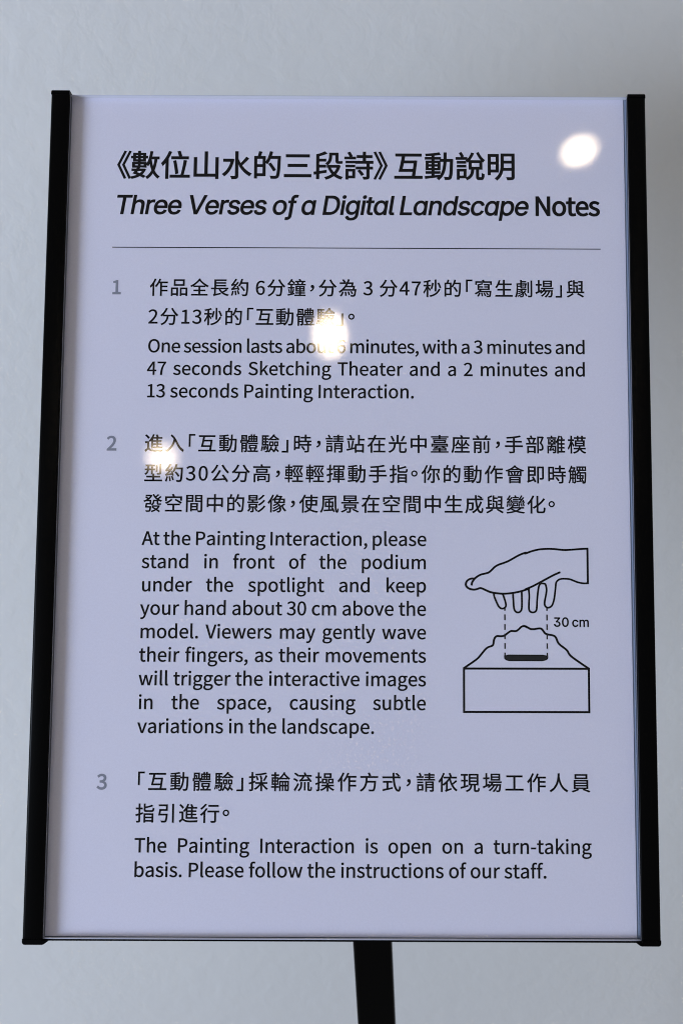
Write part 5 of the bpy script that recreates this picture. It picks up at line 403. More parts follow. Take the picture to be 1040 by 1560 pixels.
[1000,[73,592,43,0,0,-119,73,233,0,120,44,0,204,233,-44,0,0,-26,204,155,0,26,-54,0,43,155,54,0,0,-22,43,90,0,22,54,0,204,90,-54,0,0,-56,204,-79,0,56,22,0,271,-79,-22,0,0,56,271,90,0,-56,49,0,418,90,-49,0,0,22,418,155,0,-22,-49,0,271,155,49,0,0,26,271,233,0,-26,43,0,399,233,-43,0,0,98,399,528,0,-98,17,-14,443,477,-10,16,25,20,520,544,-26,-25,0,-13,520,504,0,14,108,0,842,504,-107,0,0,17,842,554,0,-16,26,-25,923,484,-28,22,11,20,973,542,-18,-14,-93,67,711,787,80,-98,7,12,731,823,-6,-12,-18,8,675,847,19,-8,-62,-117,399,536,104,72,0,19,399,592,0,-18,-43,0,271,592,43,0,0,26,271,668,0,-25,49,0,419,668,-49,0,0,22,419,734,0,-22,-49,0,271,734,49,0,0,36,271,840,0,-35,-23,0,203,840,23,0,0,-35,203,734,0,36,-50,0,53,734,50,0,0,-22,53,668,0,22,50,0,203,668,-50,0,0,-25,203,592,0,26,-43,0],[544,568,95,0,47,49,676,732,-39,-59,49,-61,827,568,-52,49,-94,0],[447,418,157,0,0,-165,447,-78,0,165,21,0,508,-78,-20,0,0,77,508,154,0,-77,27,0,588,154,-26,0,0,-72,588,-62,0,72,19,0,644,-62,-18,0,0,72,644,154,0,-72,26,0,722,154,-26,0,0,-72,722,-62,0,72,19,0,778,-62,-18,0,0,72,778,154,0,-72,26,0,855,154,-25,0,0,-51,855,0,0,51,0,-10,846,-12,7,0,-7,0,794,-12,24,0,8,-17,814,-75,-2,18,38,0,894,-62,-18,-11,19,11,917,-2,0,-30,0,140,917,418,0,-140,-156,0],[508,217,27,0,0,46,508,354,0,-46,27,0,588,354,-26,0,0,-46,588,217,0,46,-26,0],[855,354,-25,0,0,-46,855,217,0,46,-25,0,778,217,26,0,0,46,778,354,0,-46,26,0],[644,354,0,-46,26,0,722,354,-26,0,0,-46,722,217,0,46,-26,0,644,217,26,0,0,46],[131,386,0,-32,26,0,210,386,-26,0,0,-32,210,290,0,32,-26,0,131,290,26,0,0,32],[265,386,0,-32,25,0,340,386,-25,0,0,-32,340,290,0,32,-25,0,265,290,25,0,0,32],[131,536,0,-32,26,0,210,536,-26,0,0,-32,210,440,0,32,-26,0,131,440,26,0,0,32],[265,536,0,-32,25,0,340,536,-25,0,0,-32,340,440,0,32,-25,0,265,440,25,0,0,32]],
[1000,[577,361,23,0,0,-133,577,-37,0,133,23,0,644,-37,-22,0,0,133,644,361,0,-133,-22,0],[400,362,23,0,0,-34,400,259,0,34,0,-92,264,-28,123,84,17,-11,317,-77,-11,15,135,96,468,257,0,-109,0,35,468,362,0,-35,-22,0],[755,362,24,0,0,-106,755,44,0,106,0,-60,775,-46,-15,14,13,-12,830,-63,-20,0,10,0,879,-63,-12,0,17,0,927,-52,-11,-6,14,8,954,-13,-5,-19,5,18,964,102,-2,-44,-18,6,911,130,13,-12,-1,-48,907,29,2,17,-2,-16,897,2,6,3,-5,-3,875,-2,9,0,-8,0,847,-2,7,0,-7,0,831,2,3,-3,-5,5,825,37,0,-20,0,108,825,362,0,-108,-23,0],[85,774,15,18,60,-36,255,645,-36,39,15,20,300,704,-15,-19,-36,38,129,827,60,-33,-15,-17],[40,499,13,19,64,-29,222,388,-39,35,14,21,264,450,-14,-20,-40,34,80,554,64,-26,-13,-18],[65,-16,54,77,21,-17,128,-67,-21,17,59,93,310,257,-53,-106,-18,16,256,306,18,-16,-58,-113],[559,823,23,6,16,-34,603,710,-12,36,-95,0,318,710,95,0,0,-22,318,642,0,23,66,0,515,642,-65,0,-42,-54,397,499,20,18,-19,-17,330,471,19,4,6,-17,350,399,-4,18,29,11,837,442,-412,-28,20,-27,886,369,-12,21,21,13,947,409,-20,-13,-37,59,770,627,63,-67,-18,-11,714,593,19,12,24,-27,790,503,-25,31,-104,-6,476,485,105,6,39,45,600,642,-38,-50,115,0,945,642,-115,0,0,23,945,710,0,-22,-88,0,680,710,89,0,-11,38,627,840,21,-41,-22,-5]],
[1000,[527,742,0,-35,77,0,758,742,-77,0,0,-35,758,637,0,35,-77,0,527,637,77,0,0,35],[461,799,122,0,0,-73,461,580,0,73,122,0,827,580,-122,0,0,73,827,799,0,-73,-122,0],[420,480,0,-38,44,0,552,480,-44,0,0,-38,552,366,0,38,-44,0,420,366,44,0,0,38],[730,480,0,-38,46,0,866,480,-45,0,0,-38,866,366,0,38,-45,0,730,366,46,0,0,38],[159,840,24,0,0,-67,159,638,0,68,-38,0,46,638,38,0,0,-23,46,568,0,24,38,0,159,568,-38,0,0,-73,159,349,0,73,-46,-16,37,308,34,11,6,-24,56,236,-6,24,34,13,159,275,-34,-13,0,-89,159,8,0,89,0,-12,145,-7,11,0,-9,0,72,-7,34,-1,10,-19,94,-74,-3,17,51,0,200,-61,-22,-12,22,12,230,8,0,-38,0,98,230,302,0,-98,33,13,329,340,-33,-13,-4,22,317,407,4,-22,-29,-11,230,375,29,11,0,65,230,568,0,-64,31,0,323,568,-31,0,0,24,323,638,0,-23,-31,0,230,638,31,0,0,68,230,840,0,-67,-24,0],[606,310,-81,0,0,-25,606,234,0,25,-88,0,342,234,88,0,0,-21,342,171,0,21,72,0,559,171,-72,0,-69,-74,277,1,104,32,15,-14,324,-58,-10,18,102,37,606,130,-73,-82,0,-70,606,-81,0,70,24,0,677,-81,-23,0,0,72,677,135,0,-72,63,-76,918,-49,-85,37,12,18,967,9,-16,-14,-88,31,722,171,61,-68,77,0,951,171,-76,0,0,21,951,234,0,-21,-91,0,677,234,92,0,0,25,677,310,0,-25,84,0,929,310,-84,0,0,75,929,535,0,-75,-86,0,670,535,87,0,0,-75,670,310,0,75,-19,0,613,310,19,0,0,75,613,535,0,-75,-84,0,361,535,84,0,0,-75,361,310,0,75,82,0]],
[1000,[440,818,24,10,26,-47,508,667,-12,40,-147,0,68,667,147,0,0,-24,68,594,0,25,91,0,341,594,-91,0,-12,-230,46,-23,258,128,20,-14,101,-82,-11,19,190,99,398,361,-32,-178,120,0,756,361,-119,0,-16,-226,691,12,29,26,-13,-10,643,0,22,0,-27,0,474,7,72,-6,15,-20,501,-66,-2,22,67,-5,669,-69,-35,-2,39,2,756,-34,-24,-25,39,39,835,398,-20,-284,2,11,838,434,0,0,-142,0,410,434,143,0,6,53,423,594,-3,-53,171,0,936,594,-171,0,0,25,936,667,0,-24,-140,0,514,667,141,0,24,11,585,698,-23,-10,-14,40,512,846,28,-47,-24,-9]],
[1000,[709,791,17,14,52,-36,853,665,-30,36,18,16,905,712,-17,-15,-30,35,760,833,51,-35,-17,-14],[565,836,27,0,0,-62,570,653,-3,60,-172,0,55,653,172,0,0,-24,55,580,0,25,173,0,575,580,-173,0,26,-372,849,-82,-164,0,77,0,967,144,-13,-175,-21,8,901,186,17,-17,-7,-134,855,-4,28,0,-99,0,653,580,25,-339,98,0,947,580,-98,0,0,25,947,653,0,-24,-99,0,649,653,100,0,-3,59,645,836,0,-63,-26,0],[59,24,70,14,8,-25,83,-50,-8,25,128,28,565,60,-170,-40,-2,23,559,128,2,-23,-71,-15,345,82,71,15,0,92,345,358,0,-92,62,0,532,358,-62,0,0,24,532,431,0,-24,-147,0,90,431,147,0,0,-24,90,358,0,24,60,0,270,358,-60,0,0,-97,270,67,0,97,-70,-14]],
[1000,[546,814,23,8,28,-50,616,655,-12,41,24,9,687,682,-23,-9,-13,40,613,836,29,-49,-22,-7],[401,-83,-7,16,21,16,675,29,-222,-81,-5,16,663,94,2,-19,-59,-21,484,31,60,21,0,120,484,391,0,-120,34,36,579,504,-29,-39,64,-240,916,-52,-163,106,13,20,971,10,-17,-14,-93,54,741,269,60,-113,67,45,953,433,-63,-56,-18,18,897,485,19,-17,-46,-49,714,324,63,47,-36,79,628,578,21,-89,1,2,631,582,-1,-1,105,0,944,582,-104,0,0,24,944,653,0,-23,-215,0,297,653,216,0,0,-23,297,582,0,24,83,0,545,582,-82,0,-78,-120,237,284,116,70,16,-14,290,223,-11,16,40,28,411,319,-40,-36,0,-86,411,60,0,86,0,-46,361,-26,19,12,13,-13],[266,839,24,-7,-53,-152,32,440,94,98,14,-18,75,366,-7,17,29,31,160,473,-27,-40,0,-185,160,-81,0,185,24,0,232,-81,-24,0,0,223,232,588,0,-223,41,73,338,817,-29,-78,-24,8]],
[1000,[510,572,0,-33,109,0,837,572,-109,0,0,-33,837,471,0,34,-109,0,510,471,109,0,0,34],[510,411,0,-34,109,0,837,411,-109,0,0,-34,837,309,0,34,-109,0,510,309,109,0,0,34],[510,733,0,-33,109,0,837,733,-109,0,0,-33,837,632,0,34,-109,0,510,632,109,0,0,34],[31,149,52,14,6,-24,50,77,-6,24,99,29,409,183,-126,-37,-3,22,399,250,3,-22,-46,-13,261,211,46,13,0,75,261,436,0,-75,41,0,384,436,-41,0,0,23,384,505,0,-23,-41,0,261,505,41,0,0,72,261,719,0,-71,44,0,393,719,-44,0,0,24,393,789,0,-23,-115,0,49,789,115,0,0,-23,49,719,0,24,46,0,188,719,-46,0,0,-71,188,505,0,72,-42,0,61,505,42,0,0,-23,61,436,0,23,42,0,188,436,-42,0,0,-82,188,191,0,82,-52,-14],[440,796,157,0,0,-183,440,245,0,184,30,0,529,245,-29,0,-17,-131,290,-25,177,49,15,-14,333,-86,-8,18,196,60,603,245,-19,-160,33,0,702,245,-33,0,0,-75,702,21,0,75,0,-73,791,-73,-72,0,15,0,889,-73,-15,0,60,0,975,82,-7,-123,-20,5,910,110,15,-11,-2,-102,881,-8,22,0,-15,0,802,-8,11,0,-24,0,774,21,0,-25,0,75,774,245,0,-75,46,0,910,245,-45,0,0,184,910,796,0,-183,-156,0]],
[1000,[52,72,135,0,0,-25,52,-3,0,25,300,0,951,-3,-299,0,0,25,951,72,0,-25,-137,0,539,72,138,0,0,193,539,650,0,-192,121,0,900,650,-120,0,0,26,900,727,0,-25,-265,0,104,727,265,0,0,-25,104,650,0,26,117,0,456,650,-117,0,0,-192,456,72,0,193,-135,0]],
[1000,[457,837,28,0,-3,-154,43,-17,417,211,23,-16,104,-76,-14,19,245,131,502,480,-47,-201,49,-187,910,-72,-251,118,12,21,965,-9,-21,-16,-354,159,534,689,15,-120,5,60,541,837,-1,-37,-28,0]],
[1000,[265,740,0,-34,159,0,740,740,-158,0,0,-34,740,637,0,35,-158,0,265,637,159,0,0,35],[190,801,210,0,0,-75,190,575,0,76,210,0,819,575,-209,0,0,76,819,801,0,-75,-209,0],[221,339,0,-24,187,0,781,339,-186,0,0,-24,781,268,0,24,-186,0,221,268,187,0,0,24],[221,215,0,-24,187,0,781,215,-186,0,0,-24,781,143,0,24,-186,0,221,143,187,0,0,24],[221,462,0,-23,187,0,781,462,-186,0,0,-23,781,392,0,23,-186,0,221,392,187,0,0,23],[582,36,22,16,105,-31,898,-82,-75,35,22,18,962,-28,-21,-18,-78,33,646,85,104,-30,-21,-16],[147,518,237,0,0,-144,147,87,0,144,62,0,334,87,-62,0,-64,-41,39,-26,103,26,17,-14,94,-81,-13,16,104,26,407,43,-80,-49,-22,15,340,87,22,-15,173,0,858,87,-172,0,0,144,858,518,0,-144,-237,0]],
[1000,[782,830,25,0,0,-303,782,-80,0,303,25,0,857,-80,-25,0,0,303,857,830,0,-303,-25,0],[143,568,109,0,-13,-94,88,273,20,78,126,0,467,273,-126,0,-14,-169,413,11,24,20,-11,-9,369,0,22,0,-24,0,212,7,66,-6,15,-22,239,-70,-2,24,64,-4,398,-72,-32,-2,36,2,478,-40,-23,-23,33,33,546,308,-17,-224,2,11,549,343,0,0,-122,0,181,343,123,0,9,48,208,498,-8,-53,112,0,543,498,-111,0,0,100,543,798,0,-100,-145,0,107,798,145,0,0,-23,107,728,0,24,121,0,469,728,-121,0,0,-53,469,568,0,54,-109,0]],
[1000,[435,780,164,0,0,-24,435,708,0,24,164,0,927,708,-164,0,0,24,927,780,0,-24,-164,0],[267,841,24,-10,-51,-73,35,622,84,57,13,-14,79,562,-10,17,90,64,339,811,-67,-87,-24,10],[391,504,188,0,0,-24,391,432,0,24,113,0,728,432,-112,0,0,-138,728,17,0,138,0,-16,702,-5,19,1,-18,-1,545,-3,71,-3,11,-22,570,-77,-3,21,98,0,759,-66,-33,-13,33,13,804,16,0,-46,0,139,804,432,0,-139,51,0,955,432,-50,0,0,24,955,504,0,-24,-188,0],[307,626,24,-8,-69,-114,25,322,103,74,15,-15,78,259,-11,15,37,30,192,364,-38,-39,0,-149,192,-83,0,149,25,0,266,-83,-25,0,0,176,266,446,0,-176,42,50,378,600,-32,-52,-24,9]],
[608,[4,0,83,244,31,0,97,0,-31,0,24,75,168,224,-24,-75,89,0,436,224,-89,0,24,-75,506,0,-23,75,33,0,604,0,-32,0,-83,244,355,733,83,-244,-34,0,252,733,34,0,-83,-244],[191,297,74,0,12,38,227,410,-12,-38,26,83,300,658,-23,-86,1,0,304,658,-1,0,24,-85,378,410,-27,83,12,-38,413,297,-12,38,-74,0]],
[293,[101,0,0,244,31,0,193,0,-31,0,0,244,193,733,0,-244,-31,0,101,733,31,0,0,-244]],
[723,[101,0,0,244,29,0,188,0,-29,0,0,128,188,385,0,-128,0,77,177,614,4,-74,1,0,181,614,-1,0,26,-50,260,463,-26,51,89,-154,527,0,-89,154,32,0,622,0,-31,0,0,244,622,733,0,-244,-29,0,534,733,30,0,0,-127,534,352,0,127,0,-76,547,120,-6,73,-1,0,542,120,2,0,-26,50,463,271,27,-50,-89,154,195,733,89,-154,-31,0,101,733,31,0,0,-244]],
[742,[371,-13,-184,0,184,0,684,369,0,-235,0,235,371,746,184,0,-184,0,58,369,0,235,0,-235],[371,68,132,0,-132,0,153,369,0,-183,0,183,371,665,-132,0,132,0,589,369,0,183,0,-183]],
[633,[101,0,0,244,31,0,193,0,-31,0,0,97,193,292,0,-97,40,0,314,292,-40,0,161,0,584,518,0,-155,0,160,310,733,164,0,-70,0,101,733,70,0,0,-244],[193,367,36,0,0,97,193,658,0,-97,35,0,298,658,-35,0,129,0,492,518,0,107,0,-105,302,367,129,0,-36,0]],
[596,[304,-13,-104,0,153,0,553,195,0,-116,0,109,402,391,85,-37,-35,15,298,436,35,-15,-57,24,176,559,0,-72,0,65,313,665,-83,0,68,0,480,597,-45,42,16,20,528,656,-16,-19,-51,53,313,746,87,0,-133,0,82,552,0,113,0,-107,231,364,-68,29,35,-15,336,318,-35,15,70,-31,459,187,0,76,0,-71,305,68,97,0,-76,0,103,159,52,-55,-18,-21,48,95,18,21,63,-66]],
[599,[253,0,0,218,31,0,346,0,-31,0,0,218,346,655,0,-218,74,0,568,655,-74,0,0,26,568,733,0,-26,-179,0,31,733,179,0,0,-26,31,655,0,26,74,0,253,655,-74,0,0,-218]],
[575,[235,0,-78,244,36,0,342,0,-36,0,78,244,575,733,-77,-244,-31,0,481,733,32,0,-39,-132,363,336,39,133,-25,-86,292,94,28,86,-1,0,288,94,1,0,-27,86,217,336,25,-86,-40,133,98,733,40,-132,-32,0,1,733,32,0,78,-244]],
[563,[217,-13,-91,0,67,0,397,65,-52,-43,1,0,400,65,-1,0,3,-22,408,0,-3,22,25,0,483,0,-25,0,0,111,483,334,0,-111,0,135,295,557,133,0,-88,0,82,486,49,32,12,-21,117,423,-12,21,43,29,280,481,-63,0,89,0,392,344,0,70,-231,-26,59,141,0,118,0,-98],[243,61,52,0,-54,0,147,147,0,-62,0,70,392,283,-183,-21,0,-50,392,132,0,50,-53,-47]],
[618,[331,-13,-50,0,124,0,567,280,0,-186,0,168,351,557,140,0,-61,0,180,481,50,42,1,33,184,578,-1,-32,0,73,184,796,0,-72,-31,0,92,796,31,0,0,-265,92,0,0,265,24,0,165,0,-24,0,3,19,173,56,-3,-19,1,0,177,56,-1,0,47,-43],[316,64,90,0,-36,0,184,120,47,-42,0,95,184,406,0,-95,51,48,328,480,-45,0,104,0,472,279,0,121,0,-134]],
[510,[306,-13,-144,0,65,0,482,55,-49,-42,-13,21,442,117,14,-21,-34,-30,314,63,50,0,-100,0,146,271,0,-125,0,125,317,480,-99,0,42,0,425,433,-31,28,16,20,471,493,-15,-20,-38,34,313,557,71,0,-140,0,52,271,0,181,0,-180]],
[620,[277,-13,-136,0,65,0,442,64,-42,-42,1,0,445,64,-1,0,3,-21,453,0,-2,21,25,0,528,0,-25,0,0,265,528,796,0,-265,-30,0,436,796,31,0,0,-69,436,587,0,70,2,-31,441,494,-1,31,-48,39,288,557,64,0,-124,0,53,271,0,176,0,-181],[297,64,50,0,-95,0,147,272,0,-131,0,124,304,480,-87,0,45,0,436,423,-45,41,0,-95,436,138,0,95,-45,-50]],
[554,[312,-13,-145,0,73,0,490,42,-47,-31,-10,20,458,103,11,-20,-41,-27,322,60,53,0,-103,0,142,250,6,-116,122,0,508,250,-122,0,2,14,512,302,0,-20,0,155,295,557,139,0,-124,0,52,271,0,177,0,-179],[141,315,97,0,11,108,297,484,-77,0,85,0,432,315,0,110,-97,0]],
[325,[33,469,0,23,25,0,107,469,-25,0,0,-156,107,0,0,156,30,0,198,0,-30,0,0,156,198,469,0,-156,38,0,313,469,-38,0,0,25,313,543,0,-24,-38,0,198,543,38,0,0,29,198,629,0,-28,0,70,275,736,-52,0,19,0,336,721,-20,10,7,24,356,792,-7,-23,-25,10,265,809,34,0,-108,0,107,630,0,110,0,-29,107,543,0,29,-25,-1,33,538,25,2,0,-23]],
[564,[275,-250,-132,0,168,0,550,-62,0,-101,0,90,361,67,125,0,-36,0,254,67,36,0,-73,0,159,126,0,-34,0,30,194,191,-20,-17,24,-12,274,172,-26,0,112,0,473,361,0,-116,0,47,429,473,26,-25,37,0,540,473,-37,0,0,24,540,543,0,-23,-63,0,351,543,63,0,-19,8,274,557,31,0,-109,0,71,363,0,119,0,-65,142,217,-36,28,0,-1,142,213,0,1,-29,-20,82,112,0,45,0,-43,131,23,-28,17,0,-2,131,18,0,2,-51,-31,51,-105,0,47,0,-93],[274,234,63,0,-62,0,159,363,0,-79,0,80,274,490,-63,0,65,0,390,363,0,80,0,-79],[288,-187,105,0,-99,0,131,-92,0,-58,0,31,186,0,-39,-28,24,-6,256,-8,-20,0,31,0,350,-8,-31,0,72,0,460,-77,0,51,0,-56]],
[607,[92,0,0,265,31,0,184,0,-31,0,0,131,184,394,0,-131,54,55,332,477,-56,0,72,0,435,332,0,102,0,-111,435,0,0,111,31,0,526,0,-30,0,0,115,526,344,0,-115,0,138,360,557,114,0,-74,0,180,466,50,50,1,38,184,578,-1,-37,0,73,184,796,0,-72,-31,0,92,796,31,0,0,-265]],
[275,[92,0,0,181,31,0,184,0,-31,0,0,181,184,543,0,-181,-31,0,92,543,31,0,0,-181],[138,655,-36,0,36,0,199,716,0,-37,0,35,138,775,36,0,-36,0,78,716,0,35,0,-37]],
[552,[92,0,0,265,30,0,182,0,-30,0,0,48,182,143,0,-48,34,40,284,262,-34,-40,53,-87,443,0,-53,87,33,0,542,0,-33,0,-68,108,337,324,68,-108,60,73,518,543,-60,-73,-34,0,416,543,34,0,-77,-95,186,257,77,95,-1,0,182,257,1,0,0,180,182,796,0,-179,-30,0,92,796,30,0,0,-265]],
[284,[188,-13,-68,0,25,0,241,-5,-13,-4,-4,23,228,65,4,-23,-10,-2,209,63,5,0,-14,0,184,102,0,-28,0,231,184,796,0,-231,-31,0,92,796,31,0,0,-229,92,108,0,229,0,-77]],
[926,[92,0,0,181,31,0,184,0,-31,0,0,131,184,394,0,-131,49,56,320,477,-41,0,69,0,421,332,0,102,0,-111,421,0,0,111,31,0,512,0,-30,0,0,131,512,394,0,-131,51,56,649,477,-42,0,69,0,750,332,0,102,0,-111,750,0,0,111,31,0,841,0,-30,0,0,115,841,344,0,-115,0,138,677,557,111,0,-67,0,497,453,57,61,-22,64,347,557,84,0,-65,0,178,464,48,52,-1,0,176,464,1,0,-3,27,167,543,3,-26,-25,0,92,543,25,0,0,-181]],
[610,[92,0,0,181,31,0,184,0,-31,0,0,131,184,394,0,-131,54,55,332,477,-56,0,72,0,435,332,0,102,0,-111,435,0,0,111,31,0,526,0,-30,0,0,115,526,344,0,-115,0,138,360,557,114,0,-74,0,178,464,51,52,-1,0,176,464,1,0,-3,27,167,543,3,-26,-25,0,92,543,25,0,0,-181]],
[606,[303,-13,-133,0,133,0,554,271,0,-180,0,181,303,557,133,0,-133,0,52,271,0,181,0,-180],[303,63,94,0,-94,0,146,271,0,-125,0,125,303,480,-94,0,94,0,461,271,0,125,0,-125]],
[620,[92,-229,0,257,31,0,184,-229,-31,0,0,61,184,-45,0,-61,-1,32,181,50,1,-32,49,-41,331,-13,-49,0,124,0,567,280,0,-186,0,168,351,557,140,0,-63,0,178,480,49,41,-1,0,176,480,1,0,-3,21,167,543,3,-21,-25,0,92,543,25,0,0,-257],[316,64,90,0,-36,0,184,120,48,-42,0,95,184,406,0,-95,52,48,328,480,-45,0,104,0,472,279,0,121,0,-134]],
[388,[92,0,0,181,31,0,184,0,-31,0,0,116,184,349,0,-116,36,92,320,475,-45,0,23,0,373,466,-18,6,6,27,390,545,-6,-26,-17,9,332,557,24,0,-60,0,178,444,38,69,-1,0,176,444,1,0,-3,33,167,543,3,-33,-25,0,92,543,25,0,0,-181]],
[468,[234,-13,-77,0,128,0,431,148,0,-88,0,103,266,313,79,-30,-61,23,149,407,0,-51,0,43,250,486,-69,0,48,0,373,438,-37,27,15,19,417,495,-15,-19,-41,34,249,557,67,0,-119,0,62,403,0,86,0,-93,220,246,-76,28,60,-22,344,143,0,55,0,-47,237,58,72,0,-65,0,76,123,48,-39,-15,-20,32,62,15,20,51,-43]],
[377,[262,-13,-115,0,34,0,363,7,-31,-10,-6,23,345,76,6,-23,-18,-8,283,61,20,0,-63,0,199,165,0,-66,0,101,199,469,0,-101,49,0,347,469,-49,0,0,25,347,543,0,-24,-49,0,199,543,49,0,0,51,199,696,0,-51,-25,0,123,696,25,0,-3,-51,113,543,3,51,-29,-1,27,538,29,2,0,-23,27,469,0,23,27,0,108,469,-27,0,0,-100,108,168,0,100,0,-109]],
[607,[251,-13,-115,0,74,0,430,85,-51,-59,1,0,433,85,-1,0,3,-28,440,0,-2,28,26,0,516,0,-25,0,0,181,516,543,0,-181,-30,0,425,543,31,0,0,-128,425,158,0,128,-52,-64,278,66,56,0,-72,0,176,210,0,-101,0,111,176,543,0,-111,-31,0,84,543,31,0,0,-114,84,199,0,115,0,-139]],
[521,[209,0,-65,181,36,0,316,0,-36,0,64,181,508,543,-64,-181,-30,0,418,543,30,0,-34,-103,315,234,34,103,-16,-53,265,74,16,52,-2,0,260,74,2,0,-16,52,210,234,17,-53,-34,103,108,543,34,-103,-32,0,13,543,32,0,65,-181]],
[802,[178,0,-50,181,35,0,284,0,-35,0,26,97,361,291,-26,-97,14,52,398,449,-12,-55,2,0,403,449,-2,0,13,-55,440,293,-14,51,26,-98,518,0,-26,98,37,0,629,0,-37,0,49,181,776,543,-49,-181,-29,0,688,543,30,0,-26,-104,609,229,27,105,-12,-52,576,78,11,50,-1,0,571,78,2,0,-13,50,533,229,13,-52,-28,105,448,543,29,-104,-29,0,359,543,30,0,-28,-104,274,229,28,105,-13,-52,238,78,11,50,-2,0,233,78,2,0,-11,50,201,229,11,-52,-27,105,120,543,27,-104,-31,0,27,543,31,0,50,-181]],
[521,[101,-234,-25,0,108,0,304,-46,-38,-106,68,196,508,543,-68,-196,-29,0,419,543,30,0,-33,-100,321,242,33,100,-14,-49,277,88,14,50,-2,0,272,88,2,0,-19,51,218,242,17,-48,-37,100,108,543,37,-100,-32,0,13,543,32,0,73,-181,231,-1,-73,181,-4,-14,219,-42,4,14,-23,-67,97,-159,61,0,-15,0,55,-150,11,-4,-6,-24,37,-223,6,24,17,-7]],
[555,[278,-13,-140,0,139,0,506,369,0,-256,0,254,278,746,139,0,-140,0,50,369,0,254,0,-256],[278,61,83,0,-83,0,138,369,0,-215,0,214,278,674,-83,0,83,0,418,369,0,214,0,-215]],
[555,[88,0,0,25,134,0,490,0,-134,0,0,25,490,76,0,-25,-49,0,343,76,49,0,0,219,343,733,0,-219,-23,0,273,733,23,0,-40,-23,121,681,65,12,0,-19,121,623,0,20,44,0,252,623,-44,0,0,-182,252,76,0,182,-55,0,88,76,55,0,0,-25]],
[555,[44,0,0,18,154,0,505,0,-154,0,0,26,505,79,0,-26,-67,0,302,79,68,0,-37,0,182,72,38,3,172,163,470,531,0,-147,0,130,256,746,131,0,-93,0,40,639,59,65,18,-17,93,587,-18,18,41,49,245,672,-60,0,91,0,380,527,0,84,0,-126,44,54,230,201,0,-18]],
[555,[263,-13,-114,0,131,0,499,196,0,-131,0,101,344,382,86,-21,0,2,344,387,0,-2,78,27,474,563,0,-89,0,116,260,746,124,0,-84,0,56,659,55,50,16,-19,105,601,-16,20,42,42,257,672,-59,0,77,0,381,556,0,70,0,-79,178,416,152,0,0,-23,178,346,0,23,170,0,406,199,0,89,0,-84,257,63,88,0,-83,0,76,147,43,-44,-16,-20,29,88,16,20,48,-53]],
[555,[340,0,0,67,29,0,426,0,-29,0,0,67,426,202,0,-67,33,0,524,202,-32,0,0,24,524,275,0,-24,-32,0,426,275,33,0,0,153,426,733,0,-152,-34,0,325,733,34,0,-102,-157,20,262,102,157,0,-20,20,202,0,20,107,0,340,202,-107,0,0,-67],[340,275,0,75,-75,0,115,275,75,0,56,83,282,525,-56,-83,21,36,341,633,-18,-35,1,0,345,633,-1,0,-2,-37,340,500,0,36,0,-75]],
[555,[301,-13,-140,0,114,0,512,225,0,-142,0,154,308,455,124,0,-57,0,142,367,45,55,4,227,331,671,-102,0,44,0,447,615,-28,34,18,19,499,671,-17,-18,-41,44,327,746,76,0,-142,0,56,350,0,287,0,-242],[144,294,10,-152,48,68,293,387,-45,0,89,0,425,225,0,99,0,-100,301,59,70,0,-92,0]],
[555,[198,0,13,278,32,0,293,0,-32,0,12,287,508,678,-172,-220,0,19,508,733,0,-18,-153,0,49,733,153,0,0,-26,49,655,0,26,119,0,405,655,-119,0,-144,-200]],
[278,[139,-13,-37,0,36,0,205,56,0,-41,0,42,139,126,36,0,-37,0,73,56,0,42,0,-41]],
[278,[75,-190,-7,18,90,38,221,19,0,-96,0,67,144,126,48,0,-37,0,75,62,0,40,0,-40,142,-2,-36,0,4,0,153,-1,-4,0,-1,-60,53,-136,62,27,7,-18]],
[347,[46,245,0,23,85,0,302,245,-85,0,0,23,302,315,0,-23,-85,0,46,315,85,0,0,-23]],
[641,[45,645,77,0,0,27,45,727,0,-27,184,0,596,727,-184,0,0,-27,596,645,0,27,-77,0,367,645,76,0,0,-215,367,0,0,215,-31,0,275,0,31,0,0,215,275,645,0,-215,-76,0]],
[586,[162,324,0,31,0,-108,162,0,0,108,-29,0,75,0,29,0,0,242,75,727,0,-243,29,0,162,727,-29,0,0,-106,162,411,0,105,-5,0,146,411,6,0,17,49,217,517,-30,-21,31,22,325,549,-41,0,37,0,422,527,-28,15,27,-16,487,458,-16,31,15,-30,510,343,0,47,0,-114,510,0,0,114,-29,0,423,0,29,0,0,112,423,336,0,-112,0,42,390,435,22,-24,-22,23,300,470,38,0,-26,0,230,453,21,12,-21,-11,180,404,12,22,-12,-22]],
[370,[75,0,29,0,0,181,75,542,0,-181,28,0,159,542,-28,0,0,-28,159,458,0,28,2,0,165,458,-2,0,10,28,218,525,-25,-17,25,16,304,550,-32,0,7,0,328,549,-9,1,8,0,348,548,-5,1,0,-29,348,460,0,30,-3,1,328,463,11,-1,-10,2,296,465,11,0,-26,0,227,449,20,11,-20,-10,180,405,11,19,-12,-19,162,338,0,26,0,-112,162,0,0,113,-29,0]],
